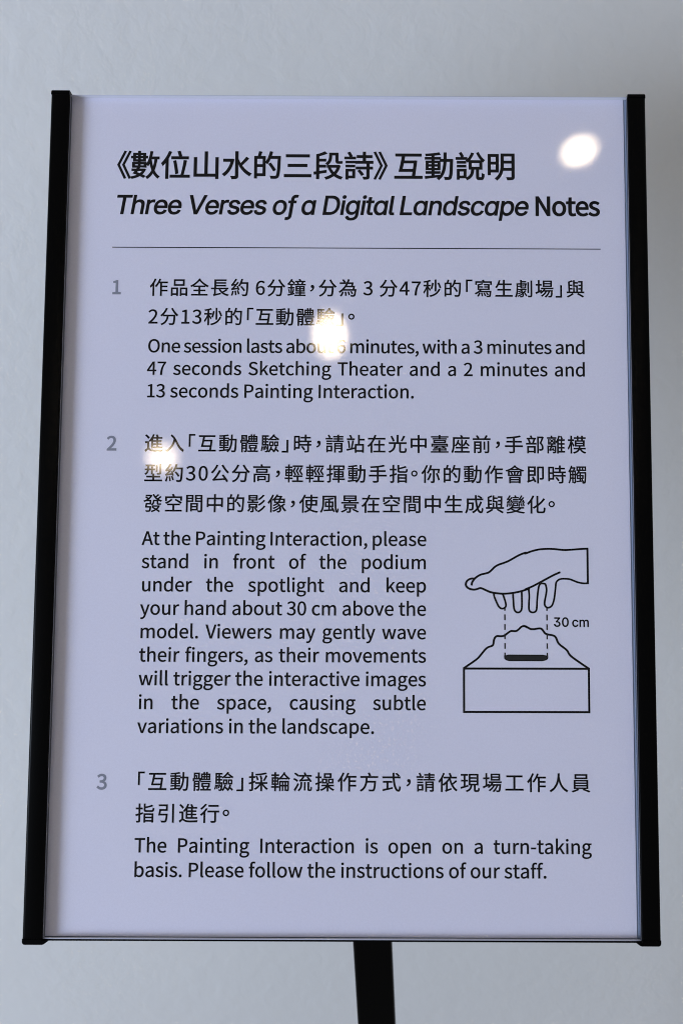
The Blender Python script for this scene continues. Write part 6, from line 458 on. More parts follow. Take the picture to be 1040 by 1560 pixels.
[577,[303,-12,37,0,-53,0,167,23,38,-23,-38,24,80,121,20,-42,-21,42,49,267,0,-55,0,55,79,414,-20,-43,20,42,164,513,-36,-24,37,24,293,549,-49,0,30,0,380,534,-28,10,28,-10,456,487,-23,22,23,-22,510,403,-13,34,14,-35,530,277,0,49,0,-12,530,242,0,12,-141,0,107,242,141,0,0,24,107,316,0,-25,125,0,483,316,-125,0,-14,-9,442,289,14,9,0,36,425,384,12,-28,-11,27,375,448,22,-15,-22,16,293,472,33,0,-33,0,209,448,23,16,-23,-16,156,385,12,26,-13,-26,137,301,0,30,0,-16,137,254,0,16,0,-40,158,152,-14,28,14,-28,216,88,-25,14,25,-15,303,66,-33,0,22,0,362,75,-17,-6,18,7,408,104,-13,-13,12,13,437,151,-7,-19,28,-7,521,130,-28,7,-8,-28,479,56,20,21,-21,-21,404,6,29,12,-30,-12]],
[685,[291,0,35,0,-89,242,23,727,90,-243,33,0,120,727,-32,0,52,-144,275,295,-52,144,8,-25,308,196,-14,41,13,-41,354,44,-18,60,-6,0,335,44,6,0,18,62,381,197,-13,-40,13,41,414,295,-9,-25,50,144,564,727,-50,-144,32,0,661,727,-32,0,-88,-243,397,0,88,242,-35,0]],
[521,[260,-12,42,0,-37,0,160,5,29,-11,-29,11,88,54,19,-22,-19,22,51,135,6,-32,28,5,134,152,-28,-6,7,-30,177,86,-21,14,22,-14,259,65,-33,0,38,0,349,89,-22,-16,23,16,383,147,0,-23,0,19,363,194,13,-13,-13,12,303,221,27,-5,-30,8,213,243,30,-7,-49,12,103,297,24,-24,-24,25,67,391,0,-38,0,31,93,474,-17,-24,17,23,164,529,-30,-13,31,14,267,549,-38,0,37,0,363,532,-27,11,26,-11,427,485,-16,20,16,-21,463,414,-8,27,-27,-6,383,396,27,6,-7,21,347,451,17,-16,-18,16,268,475,35,0,-33,0,187,453,21,15,-21,-15,155,396,0,23,0,-20,177,348,-15,12,15,-13,245,318,-31,8,28,-6,328,299,-28,6,49,-12,437,245,-23,24,24,-25,473,152,0,38,0,-32,446,67,18,25,-18,-24,371,9,32,14,-32,-14]],
[593,[296,-12,50,0,-49,0,167,23,37,-23,-37,24,80,121,21,-41,-21,42,49,268,0,-56,0,56,80,416,-21,-42,21,42,167,514,-37,-23,37,23,296,549,-49,0,50,0,427,514,-38,23,37,-23,513,416,-20,42,21,-42,544,268,0,56,0,-56,513,121,21,42,-20,-41,427,23,37,24,-38,-23],[296,66,-36,0,36,0,386,94,-24,-18,24,19,439,168,-12,-31,11,30,456,268,0,-36,0,36,439,369,11,-31,-12,31,386,443,24,-19,-24,19,296,471,36,0,-36,0,207,443,24,19,-23,-19,155,369,11,31,-12,-31,138,268,0,37,0,-36,155,168,-12,30,11,-31,207,94,-23,19,24,-18]],
[362,[326,542,-106,0,0,-25,326,467,0,25,-106,0,9,467,106,0,0,25,9,542,0,-25,106,0],[115,0,29,0,0,205,115,616,0,-205,0,31,137,694,-15,-21,14,21,193,741,-23,-10,24,11,268,757,-27,0,20,0,318,753,-14,2,13,-3,347,744,-6,3,-8,-25,325,669,7,25,-4,2,307,674,8,-1,-8,2,278,677,12,0,-26,0,220,657,12,13,-12,-13,202,598,0,26,0,-199,202,0,0,199,-29,0]],
[556,[228,-12,31,0,-34,0,135,7,28,-13,-28,13,68,64,16,-25,-16,25,43,154,0,-35,0,31,62,230,-12,-19,12,19,111,276,-21,-11,20,11,179,301,-25,-6,25,5,255,314,-26,-3,32,4,334,324,-20,-2,20,2,379,336,-10,-6,10,5,394,364,0,-13,0,1,394,367,0,-1,0,22,381,424,8,-16,-9,15,343,460,17,-9,-17,8,279,473,26,0,-25,0,213,460,19,9,-18,-8,168,430,12,12,-12,-13,143,391,5,13,-28,8,59,416,28,-8,12,33,112,494,-23,-19,23,20,190,536,-29,-8,29,9,277,549,-29,0,20,0,341,542,-23,5,24,-5,408,515,-21,13,21,-13,460,457,-13,26,14,-25,481,359,0,41,0,-120,481,0,0,120,-29,0,395,0,29,0,0,25,395,74,0,-25,-2,0,389,74,2,0,-6,-13,360,35,13,13,-13,-13,308,1,21,10,-22,-9],[243,65,-21,0,33,0,326,84,-23,-13,22,13,376,133,-11,-20,12,20,394,197,0,-22,0,25,394,271,0,-25,-4,-4,371,260,11,3,-12,-3,330,251,16,3,-15,-2,286,245,15,1,-14,-2,251,240,9,1,-21,-3,192,227,18,6,-18,-7,148,199,11,12,-11,-12,131,150,0,21,0,-19,146,103,-10,13,9,-12,185,75,-17,6,17,-7]],
[717,[313,0,73,0,-59,0,137,0,59,0,0,27,137,81,0,-27,57,0,307,81,-57,0,59,0,454,115,-39,-22,39,23,541,213,-19,-43,20,42,570,365,0,-59,0,58,542,515,19,-42,-19,42,457,612,37,-23,-38,22,316,645,56,0,-61,0,133,645,61,0,0,27,133,727,0,-27,63,0,322,727,-63,0,71,0,504,683,-51,29,50,-29,619,559,-27,54,27,-54,659,365,0,75,0,-76,619,169,27,55,-27,-54,501,44,52,29,-52,-29],[178,727,-31,0,0,-243,178,0,0,242,-31,0,86,0,31,0,0,242,86,727,0,-243,31,0]],
[238,[75,0,29,0,0,181,75,542,0,-181,29,0,162,542,-29,0,0,-181,162,0,0,181,-29,0],[119,633,17,0,-16,0,77,649,12,-11,-12,12,59,690,0,-16,0,16,77,731,-12,-11,12,12,119,748,-16,0,17,0,163,731,-12,12,12,-11,180,690,0,16,0,-16,163,649,12,12,-12,-11]],
[607,[296,-215,43,0,-40,0,191,-199,30,-11,-29,10,118,-157,19,-18,-20,17,72,-99,11,-21,24,14,145,-58,-24,-14,7,-11,174,-94,-12,13,11,-13,220,-126,-19,9,20,-9,296,-139,-31,0,43,0,403,-107,-28,-21,28,21,445,-8,0,-45,0,35,445,98,0,-36,-3,0,437,98,3,0,-6,-12,409,59,12,14,-11,-14,360,22,21,11,-20,-10,278,7,34,0,-43,0,161,38,35,-21,-35,21,79,129,20,-40,-20,39,49,273,0,-56,0,56,79,419,-20,-41,19,41,160,515,-34,-23,35,23,280,549,-45,0,34,0,362,533,-21,11,21,-11,412,494,-12,15,12,-15,439,456,-6,11,3,0,447,456,-2,0,0,28,447,542,0,-29,29,0,532,542,-28,0,0,-185,532,-13,0,185,0,-47,500,-128,22,30,-21,-30,415,-194,36,14,-36,-14],[293,84,-34,0,33,0,377,107,-23,-15,22,16,428,173,-11,-29,12,28,446,275,0,-40,0,39,429,377,11,-29,-12,29,377,446,23,-17,-23,17,293,471,33,0,-34,0,207,445,23,17,-23,-17,155,375,12,29,-12,-30,138,275,0,37,0,-38,155,175,-12,29,12,-29,208,108,-23,16,23,-16]],
[325,[291,542,-94,0,0,-25,291,467,0,25,-94,0,9,467,94,0,0,25,9,542,0,-25,94,0],[93,673,0,-180,29,0,180,673,-29,0,0,-178,180,139,0,178,0,-23,194,88,-9,10,10,-11,243,71,-23,0,6,0,265,73,-9,-1,8,1,288,77,-7,-2,6,-25,304,2,-5,25,-8,-2,274,-4,11,1,-11,-1,240,-6,12,0,-46,0,131,30,26,-24,-25,25,93,133,0,-44,0,180]],
[270,[199,-3,11,0,-42,0,106,29,20,-22,-21,21,75,120,0,-39,0,203,75,727,0,-202,29,0,162,727,-29,0,0,-196,162,141,0,195,0,-25,172,89,-6,10,6,-10,209,74,-19,0,9,0,229,75,-5,-1,5,1,242,78,-4,-1,6,-25,258,4,-5,24,-7,-2,231,-1,11,1,-11,-2]],
[561,[86,0,143,0,0,242,86,727,0,-243,31,0,178,727,-31,0,0,-215,178,81,0,216,113,0,516,81,-113,0,0,-27,516,0,0,27,-143,0]],
[585,[162,324,0,31,0,-108,162,0,0,108,-29,0,75,0,29,0,0,181,75,542,0,-181,28,0,159,542,-28,0,1,-44,160,411,0,43,-5,0,146,411,5,0,17,49,217,517,-30,-21,31,22,325,549,-41,0,37,0,421,527,-27,15,28,-16,487,458,-16,31,15,-30,510,343,0,47,0,-114,510,0,0,114,-29,0,423,0,29,0,0,112,423,336,0,-112,0,42,390,435,22,-24,-22,23,300,470,38,0,-26,0,230,453,21,12,-21,-11,180,404,12,22,-12,-22]],
[606,[279,-12,33,0,-45,0,159,23,35,-23,-34,23,78,121,20,-42,-19,42,49,270,0,-58,0,57,78,418,-19,-42,20,42,160,515,-35,-23,34,23,279,549,-45,0,34,0,361,532,-20,12,21,-11,410,494,-11,14,12,-15,437,456,-6,11,3,0,444,456,-2,0,0,90,444,727,0,-91,29,0,531,727,-29,0,0,-243,531,0,0,242,-28,0,447,0,28,0,0,28,447,84,0,-28,-3,0,438,84,3,0,-7,-11,410,45,12,14,-12,-15,360,5,21,12,-20,-11],[292,67,-33,0,33,0,376,93,-23,-18,23,17,428,164,-12,-30,11,31,445,271,0,-41,0,40,428,376,12,-30,-12,29,376,446,23,-17,-23,17,292,471,33,0,-34,0,207,445,22,17,-23,-18,155,373,11,30,-12,-30,138,271,0,38,0,-39,155,167,-12,30,12,-31,207,94,-23,18,23,-18]],
[565,[296,-12,27,0,-49,0,167,23,37,-23,-37,24,80,121,21,-41,-21,42,49,268,0,-56,0,56,80,416,-21,-42,21,42,167,514,-37,-23,37,23,296,549,-49,0,27,0,371,539,-23,7,24,-7,436,508,-20,14,19,-13,486,460,-14,19,13,-19,517,396,-7,23,-28,-8,433,374,28,7,-4,14,415,413,8,-12,-8,12,386,444,11,-9,-12,9,346,464,15,-5,-15,5,296,471,18,0,-36,0,207,443,24,19,-23,-19,155,369,11,31,-12,-31,138,268,0,37,0,-36,155,168,-12,30,11,-31,207,94,-23,19,24,-18,296,66,-36,0,19,0,347,74,-16,-5,15,5,387,94,-12,-9,11,9,417,127,-9,-13,8,12,435,167,-4,-14,28,-7,518,146,-28,7,-6,-24,487,80,14,20,-13,-19,437,30,20,14,-19,-13,372,-1,24,7,-24,-7]],
[606,[75,-204,29,0,0,249,75,542,0,-249,28,0,160,542,-28,0,0,-29,160,456,0,29,3,0,169,456,-3,0,6,11,196,494,-12,-15,12,14,245,532,-21,-11,21,12,327,549,-34,0,45,0,447,515,-35,23,35,-23,528,418,-19,42,20,-42,557,270,0,57,0,-58,528,121,20,42,-19,-42,447,23,35,23,-34,-23,328,-12,45,0,-33,0,247,5,21,-11,-21,12,197,45,12,-15,-12,14,169,84,7,-11,-2,0,162,84,3,0,0,-96,162,-204,0,96,-29,0],[315,67,-33,0,33,0,399,94,-23,-18,23,18,451,167,-12,-31,12,30,469,271,0,-39,0,38,451,373,12,-30,-11,30,400,445,23,-18,-23,17,315,471,33,0,-34,0,230,446,23,17,-23,-17,179,376,11,29,-12,-30,161,271,0,40,0,-41,179,164,-12,31,12,-30,231,93,-23,17,23,-18]],
[647,[311,-10,49,0,-44,0,189,14,37,-16,-36,16,100,82,23,-30,-22,30,62,188,3,-41,32,0,156,188,-31,0,2,-25,181,124,-14,18,14,-17,236,85,-23,9,23,-9,312,71,-28,0,30,0,393,87,-24,-11,24,10,449,133,-13,-20,14,20,470,207,0,-29,0,26,451,280,13,-22,-12,22,392,334,27,-14,-26,13,287,354,44,0,-21,0,224,354,21,0,0,24,224,427,0,-24,62,71,411,640,-62,-71,0,2,411,646,0,-2,-104,0,99,646,104,0,0,27,99,727,0,-27,145,0,532,727,-144,0,0,-23,532,658,0,23,-77,-87,302,398,77,86,0,5,302,413,0,-5,54,5,440,394,-38,18,39,-18,530,318,-21,33,21,-33,561,207,0,41,0,-42,529,94,22,33,-21,-32,441,18,37,18,-37,-19]],
[647,[324,-10,54,0,-54,0,186,34,38,-29,-39,30,98,162,20,-56,-20,56,68,363,0,-78,0,78,99,564,-21,-56,20,56,186,692,-38,-29,38,30,324,736,-54,0,54,0,461,692,-38,30,38,-29,549,564,-20,56,20,-56,579,363,0,78,0,-78,549,162,20,56,-20,-56,462,34,38,30,-38,-29],[324,71,-36,0,35,0,415,105,-25,-23,25,23,472,205,-13,-43,13,44,491,363,0,-62,0,62,472,521,13,-43,-13,44,415,622,25,-24,-25,23,324,656,35,0,-36,0,233,622,25,23,-25,-24,176,521,13,44,-13,-43,156,363,0,62,0,-62,176,205,-13,44,13,-43,233,105,-25,23,25,-23]],
[871,[75,0,29,0,0,181,75,542,0,-181,28,0,160,542,-28,0,0,-40,160,422,0,40,-2,0,154,422,2,0,7,29,189,494,-16,-19,16,19,246,537,-22,-9,21,10,313,552,-23,0,40,0,410,515,-24,25,25,-24,458,421,-7,39,-4,0,446,421,4,0,7,27,482,490,-17,-19,17,20,544,536,-25,-11,24,10,624,552,-29,0,31,0,710,531,-26,14,26,-14,772,469,-15,28,16,-27,795,364,0,43,0,-121,795,0,0,121,-29,0,708,0,29,0,0,121,708,362,0,-120,0,40,675,447,22,-17,-22,17,598,472,29,0,-24,0,535,457,17,10,-18,-10,493,415,10,17,-9,-18,479,353,0,23,0,-118,479,0,0,118,-29,0,392,0,29,0,0,124,392,371,0,-124,0,30,361,444,21,-18,-20,19,285,472,31,0,-21,0,225,457,19,10,-19,-10,180,413,11,20,-12,-19,162,340,0,29,0,-113,162,0,0,113,-29,0]],
[607,[278,-12,34,0,-44,0,159,23,35,-23,-34,23,78,121,20,-42,-19,42,49,270,0,-58,0,57,79,418,-20,-42,19,42,160,515,-34,-23,35,23,280,549,-45,0,34,0,362,533,-21,11,21,-11,411,494,-12,15,11,-15,438,456,-7,11,2,0,444,456,-2,0,0,29,444,542,0,-29,29,0,531,542,-29,0,0,-181,531,0,0,181,-29,0,445,0,29,0,0,28,445,84,0,-28,-2,0,438,84,2,0,-7,-11,410,44,12,15,-12,-15,360,5,21,11,-21,-11],[293,67,-34,0,33,0,377,93,-23,-18,22,17,428,164,-11,-30,12,31,446,271,0,-41,0,40,429,376,11,-30,-12,29,377,446,23,-17,-23,17,293,471,33,0,-34,0,207,445,23,17,-23,-17,155,374,12,30,-12,-31,138,271,0,38,0,-39,155,167,-12,30,12,-31,208,94,-23,18,23,-18]],
[385,[326,528,-34,0,0,-25,326,454,0,24,-34,0,226,454,33,0,0,-163,226,-34,0,163,0,-55,185,-160,27,29,-27,-29,69,-204,50,0,-10,0,40,-203,9,0,-9,1,13,-197,9,-3,2,26,20,-119,-3,-26,5,-1,44,-122,-11,0,12,-1,67,-123,-4,0,19,0,115,-100,-13,-16,13,16,134,-34,0,-28,0,163,134,454,0,-163,-29,0,46,454,29,0,0,24,46,528,0,-25,29,0,134,528,-29,0,0,17,134,581,0,-18,0,58,178,713,-29,-30,28,31,289,759,-45,0,13,0,334,755,-17,3,16,-2,373,746,-10,4,-7,-26,352,668,7,26,-5,1,334,672,7,-1,-6,1,312,673,8,0,-28,0,248,650,14,15,-15,-15,226,581,0,31,0,-18,226,528,0,17,33,0]]
]
GLYPHS = {}
for key, row in zip(['N' + c for c in CHINESE + LATIN] + ['I' + c for c in TITLE], OUTLINES):
    GLYPHS[key] = (row[0], row[1:])

CLS, OPN = '\uff0c\u3002', '\u300c\u300a'
HALF = CLS + OPN + '\u300d\u300b'

def glyph(font, ch):
    """advance and splines of a glyph in units of 1/1000 em; punctuation set half width"""
    adv, sp = GLYPHS[font + ch]
    dx = dy = 0
    if font == 'N' and ch in HALF:
        adv = 500
        if ch in OPN: dx = -500
        if ch == '\uff0c': dx, dy = 20, 290
        if ch == '\u3002': dx, dy = 30, 310
    return adv, sp, dx, dy

FILL_CACHE = {}
def filled(splines, off):
    """flatten, thicken by off and triangulate (nonzero winding) one glyph"""
    key = (id(splines), round(off, 1))
    if key in FILL_CACHE: return FILL_CACHE[key]
    loops = []
    for q in splines:
        n = len(q) // 6; pts = []
        for i in range(n):
            x, y, _, _, bx, by = q[i * 6:i * 6 + 6]
            X, Y, ax, ay, _, _ = q[(i + 1) % n * 6:(i + 1) % n * 6 + 6]
            p0, p1, p2, p3 = (x, y), (x + bx, y + by), (X + ax, Y + ay), (X, Y)
            dx, dy = X - x, Y - y; L = math.hypot(dx, dy) or 1
            bend = max(abs(bx * dy - by * dx), abs(ax * dy - ay * dx)) / L
            m = 1 if bend < 1.5 else 5
            for k in range(m):
                u = k / m; v = 1 - u
                pts.append(tuple(v ** 3 * p0[j] + 3 * v * v * u * p1[j] + 3 * v * u * u * p2[j] + u ** 3 * p3[j] for j in (0, 1)))
        c = [pts[0]]
        for p in pts[1:]:
            if math.hypot(p[0] - c[-1][0], p[1] - c[-1][1]) > 0.8: c.append(p)
        if math.hypot(c[0][0] - c[-1][0], c[0][1] - c[-1][1]) < 0.8: c.pop()
        if len(c) > 2: loops.append(c)
    def area2(c): return sum(c[i - 1][0] * c[i][1] - c[i][0] * c[i - 1][1] for i in range(len(c)))
    sg = 1 if area2(max(loops, key=lambda c: abs(area2(c)))) > 0 else -1
    out = []
    for c in loops:
        n = len(c); o = []
        for i in range(n):
            a, p, b = c[i - 1], c[i], c[(i + 1) % n]
            d1 = Vector((p[0] - a[0], p[1] - a[1])).normalized(); d2 = Vector((b[0] - p[0], b[1] - p[1])).normalized()
            n1 = Vector((d1.y, -d1.x)); n2 = Vector((d2.y, -d2.x))
            m = n1 + n2
            if m.length < 0.2: m = n1 + d1
            m.normalize(); s_ = sg * off / max(0.5, m.dot(n1))
            o.append(Vector((p[0] + m.x * s_, p[1] + m.y * s_)))
        out.append(o)
    vs = [p for o in out for p in o]; es = []; n0 = 0
    for o in out:
        es += [(n0 + i, n0 + (i + 1) % len(o)) for i in range(len(o))]; n0 += len(o)
    rv, _, rf, _, _, _ = delaunay_2d_cdt(vs, es, [], 0, 1e-4)
    keep = []
    for f in rf:
        cx = sum(rv[i][0] for i in f) / len(f); cy = sum(rv[i][1] for i in f) / len(f)
        w = 0
        for o in out:
            for i in range(len(o)):
                a, b = o[i - 1], o[i]
                if (a.y <= cy) != (b.y <= cy):
                    xx = a.x + (cy - a.y) / (b.y - a.y) * (b.x - a.x)
                    if xx > cx: w += 1 if b.y > a.y else -1
        if w: keep.append(tuple(f))
    FILL_CACHE[key] = ([tuple(v) for v in rv], keep)
    return FILL_CACHE[key]

def text(name, s, x0, x1, base, em, font='N', mode='track', offset=0.0, shear=0.0, mat=None, parent=None, label=None, space=0.224, min_gap=0.17):
    k = em / 1000.0
    items = []                       # (pen x, splines, dx, dy)
    pen = 0.0; nspace = 0
    seq = []
    for ch in s:
        if ch == ' ':
            pen += space * em; nspace += 1; continue
        a, sp, dx, dy = glyph(font, ch)
        seq.append([pen, sp, dx, dy, len(seq), nspace])
        pen += a * k
    def px(p, dx, dy): return (p[0] + dx + shear * (p[1] + dy)) * k
    def bounds(it):
        xs = []
        for q in it[1]:
            for i in range(0, len(q), 6): xs.append(px(q[i:i + 2], it[2], it[3]))
        return it[0] + min(xs) - offset, it[0] + max(xs) + offset
    l = bounds(seq[0])[0]; r = bounds(seq[-1])[1]
    tr = gp = 0.0
    if x1 is not None:
        extra = (x1 - x0) - (r - l)
        if mode == 'gap' and nspace:
            gp = extra / nspace
            if space * em + gp < min_gap * em:
                gp = min_gap * em - space * em
                tr = (extra - gp * nspace) / (len(seq) - 1)
        else:
            tr = extra / max(1, len(seq) - 1)
    verts = []; faces = []
    for it in seq:
        ox = x0 - l + it[0] + tr * it[4] + gp * it[5]
        tv, tf = filled(it[1], offset / k)
        n0 = len(verts)
        for X, Y in tv:
            X += it[2]; Y += it[3]
            verts.append(((ox + (X + shear * Y) * k) * mm, (-base + Y * k) * mm, 0.06 * mm))
        faces += [tuple(i + n0 for i in f) for f in tf]
    me = bpy.data.meshes.new(name); me.from_pydata(verts, [], faces)
    o = link(name, me, mat or M_INK, parent or sheet)
    if label: o['label'] = label
    return o

# heading
H = text('heading', '\u300a', 25.6, None, 42.35, 15.8, offset=0.2, label='heavier Chinese heading characters at the top of the sheet')
def more(s, x0, x1, base, em, **kw): return text('characters', s, x0, x1, base, em, parent=H, **kw)
more('數位山水的三段詩', 32.62, 158.0, 42.35, 15.8, offset=0.25)
more('\u300b', 158.1, None, 42.3, 15.8, offset=0.2)
more('互動說明', 168.75, 231.0, 42.35, 15.8, offset=0.25)
T = None
for w, a, b in (('Three', 26.03, 59.33), ('Verses', 63.5, 103.25), ('o\u0192', 106.33, 119.75), ('\u0251', 121.15, 129.0),
                ('Digit\u0251l', 131.9, 169.0), ('L\u0251ndsc\u0251pe', 171.6, 238.0)):
    t = text('title_word' if T else 'english_title', w, a, b, 62.5, 13.55, font='I', offset=0.24, shear=0.155, parent=T, label=None if T else 'italic English title under the Chinese heading')
    if T is None: T = t
text('title_word', 'Notes', 241.6, 274.8, 62.55, 13.5, offset=0.30, parent=T)

def rect(name, x0, x1, y0, y1, mat, parent, z=0.06):
    me = bpy.data.meshes.new(name)
    me.from_pydata([(x0 * mm, -y0 * mm, z * mm), (x1 * mm, -y0 * mm, z * mm), (x1 * mm, -y1 * mm, z * mm), (x0 * mm, -y1 * mm, z * mm)], [], [(3, 2, 1, 0)])
    return link(name, me, mat, parent)
rect('divider_line', 24.18, 274.84, 80.04, 80.5, M_INK, sheet)

for n, x, y in (('1', 24.95, 104.85), ('2', 24.3, 185.65), ('3', 24.1, 353.55)):
    text('numeral', n, x, None, y, 9.6, offset=0.24, mat=M_GREY, label='grey bold numeral ' + n)

EM = 9.78
for s, x0, x1, y in (
    ('作品全長約 6分鐘，分為 3 分47秒的「寫生劇場」與', 44.0, 266.2, 104.95),
    ('2分13秒的「互動體驗」。', 43.7, 148.8, 120.2),
    ('進入「互動體驗」時，請站在光中臺座前，手部離模', 43.4, 266.1, 185.6),
    ('型約30公分高，輕輕揮動手指。你的動作會即時觸', 43.6, 266.0, 200.85),
    ('發空間中的影像，使風景在空間中生成與變化。', 43.5, 250.0, 216.1),
    ('「互動體驗」採輪流操作方式，請依現場工作人員', 44.3, 266.0, 353.4),
    ('指引進行。', 43.45, 89.3, 368.7)):
    text('chinese_text_line', s, x0, x1, y, EM, offset=0.11)

EE = 9.12
for s, x0, x1, y, md in (
    ('One session lasts about 6 minutes, with a 3 minutes and', 43.95, 265.95, 135.2, 'gap'),
    ('47 seconds Sketching Theater and a 2 minutes and', 43.6, 265.9, 146.8, 'gap'),
    ('13 seconds Painting Interaction.', 44.0, 179.1, 158.45, 'track'),
    ('At the Painting Interaction, please', 43.15, 185.5, 233.45, 'gap'),
    ('stand in front of the podium', 43.4, 185.3, 245.05, 'gap'),
    ('under the spotlight and keep', 43.9, 185.4, 256.65, 'gap'),
    ('your hand about 30 cm above the', 43.2, 185.4, 268.25, 'gap'),
    ('model. Viewers may gently wave', 43.75, 185.4, 279.85, 'gap'),
    ('their fingers, as their movements', 43.3, 185.4, 291.4, 'gap'),
    ('will trigger the interactive images', 43.35, 185.4, 303.0, 'gap'),
    ('in the space, causing subtle', 43.75, 185.35, 314.65, 'gap'),
    ('variations in the landscape.', 43.3, 159.85, 326.3, 'track'),
    ('The Painting Interaction is open on a turn-taking', 43.4, 266.3, 383.75, 'gap'),
    ('basis. Please follow the instructions of our staff.', 43.7, 244.1, 395.4, 'track')):
    text('english_text_line', s, x0, x1, y, EE, mode=md, offset=0.115)

# ------------------------------------------------------------------ line drawings
ART = {"hand":[[[208.15,252.76],[208.37,251.58],[209.38,250.09],[210.77,248.8],[212.68,247.72],[214.76,247.19],[216.5,246.67],[217.89,245.62],[219.64,243.91],[221.38,242.83],[223.82,241.95],[226.25,241.0],[228.69,239.67],[231.83,237.92],[234.97,236.69],[235.16,237.04],[237.95,235.98],[241.78,235.03],[245.61,234.7],[249.08,234.76],[252.56,235.09],[254.99,235.22],[259.51,234.96],[262.99,234.67],[266.06,234.51]],[[266.06,234.51],[266.05,243.1],[266.07,251.77]],[[266.07,251.77],[264.17,251.88],[261.4,251.44],[259.33,250.69],[257.25,249.9],[255.18,249.63],[252.4,249.75],[250.83,250.72],[250.19,251.83],[249.93,253.91],[249.55,257.37],[249.0,260.48],[248.11,262.9],[246.89,263.87],[245.67,263.98],[244.71,263.26],[244.38,261.88],[244.68,259.81],[245.29,256.7],[245.42,254.62],[244.99,252.62],[244.33,252.1],[242.84,252.04],[242.14,252.49],[241.54,253.77],[240.99,257.4],[240.68,260.86],[240.48,264.31],[239.95,265.86],[238.56,266.45],[237.18,265.97],[236.6,264.67],[236.63,261.56],[236.8,258.11],[236.54,255.0]],[[252.09,246.46],[248.95,247.85],[245.46,249.71],[241.98,251.59],[238.5,253.44],[235.02,254.94],[236.22,254.73],[233.44,255.71],[229.97,256.55],[226.5,257.05],[223.04,257.16],[219.57,256.83],[217.15,256.29],[215.08,255.43],[213.69,254.75],[212.31,254.44],[211.09,254.83],[209.71,255.18],[208.32,255.11],[206.76,254.67],[205.62,253.74],[205.21,252.53],[205.66,251.14],[206.95,250.03],[208.34,249.68],[209.62,249.67]],[[219.12,257.14],[219.46,258.87],[220.59,261.63],[221.68,263.69],[223.1,264.58],[224.45,264.2],[225.15,263.06],[224.81,260.92],[224.13,258.85],[223.62,257.37]],[[228.65,256.76],[228.83,260.56],[229.12,264.18],[229.8,265.9],[231.11,266.48],[232.39,265.89],[232.99,264.34],[233.12,260.54],[233.02,256.05]]],"mount":[[[204.09,294.12],[206.75,292.3],[209.16,290.65],[211.24,289.04],[212.97,286.98],[214.7,284.92],[216.08,283.79],[218.09,283.03],[218.75,282.27],[219.03,280.45],[219.62,278.98],[220.66,278.22],[222.67,278.28],[224.39,277.86],[226.13,276.55],[227.69,275.69],[229.93,275.71],[231.32,274.92],[232.71,273.6],[234.09,273.19],[235.47,273.59],[234.45,273.28],[236.0,273.96],[237.38,274.64],[239.1,274.7],[240.83,274.42],[242.46,274.42],[243.42,275.31],[244.44,276.67],[245.64,277.25],[247.71,277.62],[249.15,278.1],[250.04,279.23],[250.88,281.28],[252.14,282.64],[253.85,283.9],[255.39,285.3],[256.57,287.25],[258.28,288.78],[260.67,290.48],[263.4,292.35],[265.96,294.04]]],"box":[[[204.2,294.26],[266.03,294.14],[265.95,315.39],[204.21,315.5],[204.2,294.26]]],"slot":[[[224.26,287.96],[225.2,287.86],[226.23,287.51],[243.3,287.54],[245.02,287.91],[245.74,288.38],[245.59,289.34],[244.49,289.96],[243.11,290.31],[226.73,290.35],[225.29,289.94],[224.39,289.33]]],"dash":[[[224.58,264.36],[224.57,265.63]],[[224.57,267.45],[224.56,270.32]],[[224.56,272.3],[224.55,275.12]],[[224.55,276.97],[224.54,279.73]],[[224.55,281.64],[224.53,284.46]],[[224.54,286.34],[224.53,288.05]],[[245.51,264.28],[245.5,265.61]],[[245.51,267.47],[245.48,270.4]],[[245.5,272.25],[245.47,275.14]],[[245.5,277.02],[245.47,279.75]],[[245.49,281.66],[245.46,284.38]],[[245.48,286.32],[245.47,288.07]]]}

def smooth(pts, n=6):
    out = []
    P = [pts[0]] + pts + [pts[-1]]
    for i in range(1, len(P) - 2):
        p0, p1, p2, p3 = P[i - 1], P[i], P[i + 1], P[i + 2]
        for k in range(n):
            t = k / n
            out.append(tuple(0.5 * (2 * p1[j] + (p2[j] - p0[j]) * t + (2 * p0[j] - 5 * p1[j] + 4 * p2[j] - p3[j]) * t * t + (3 * p1[j] - p0[j] - 3 * p2[j] + p3[j]) * t ** 3) for j in (0, 1)))
    out.append(tuple(pts[-1]))
    return out

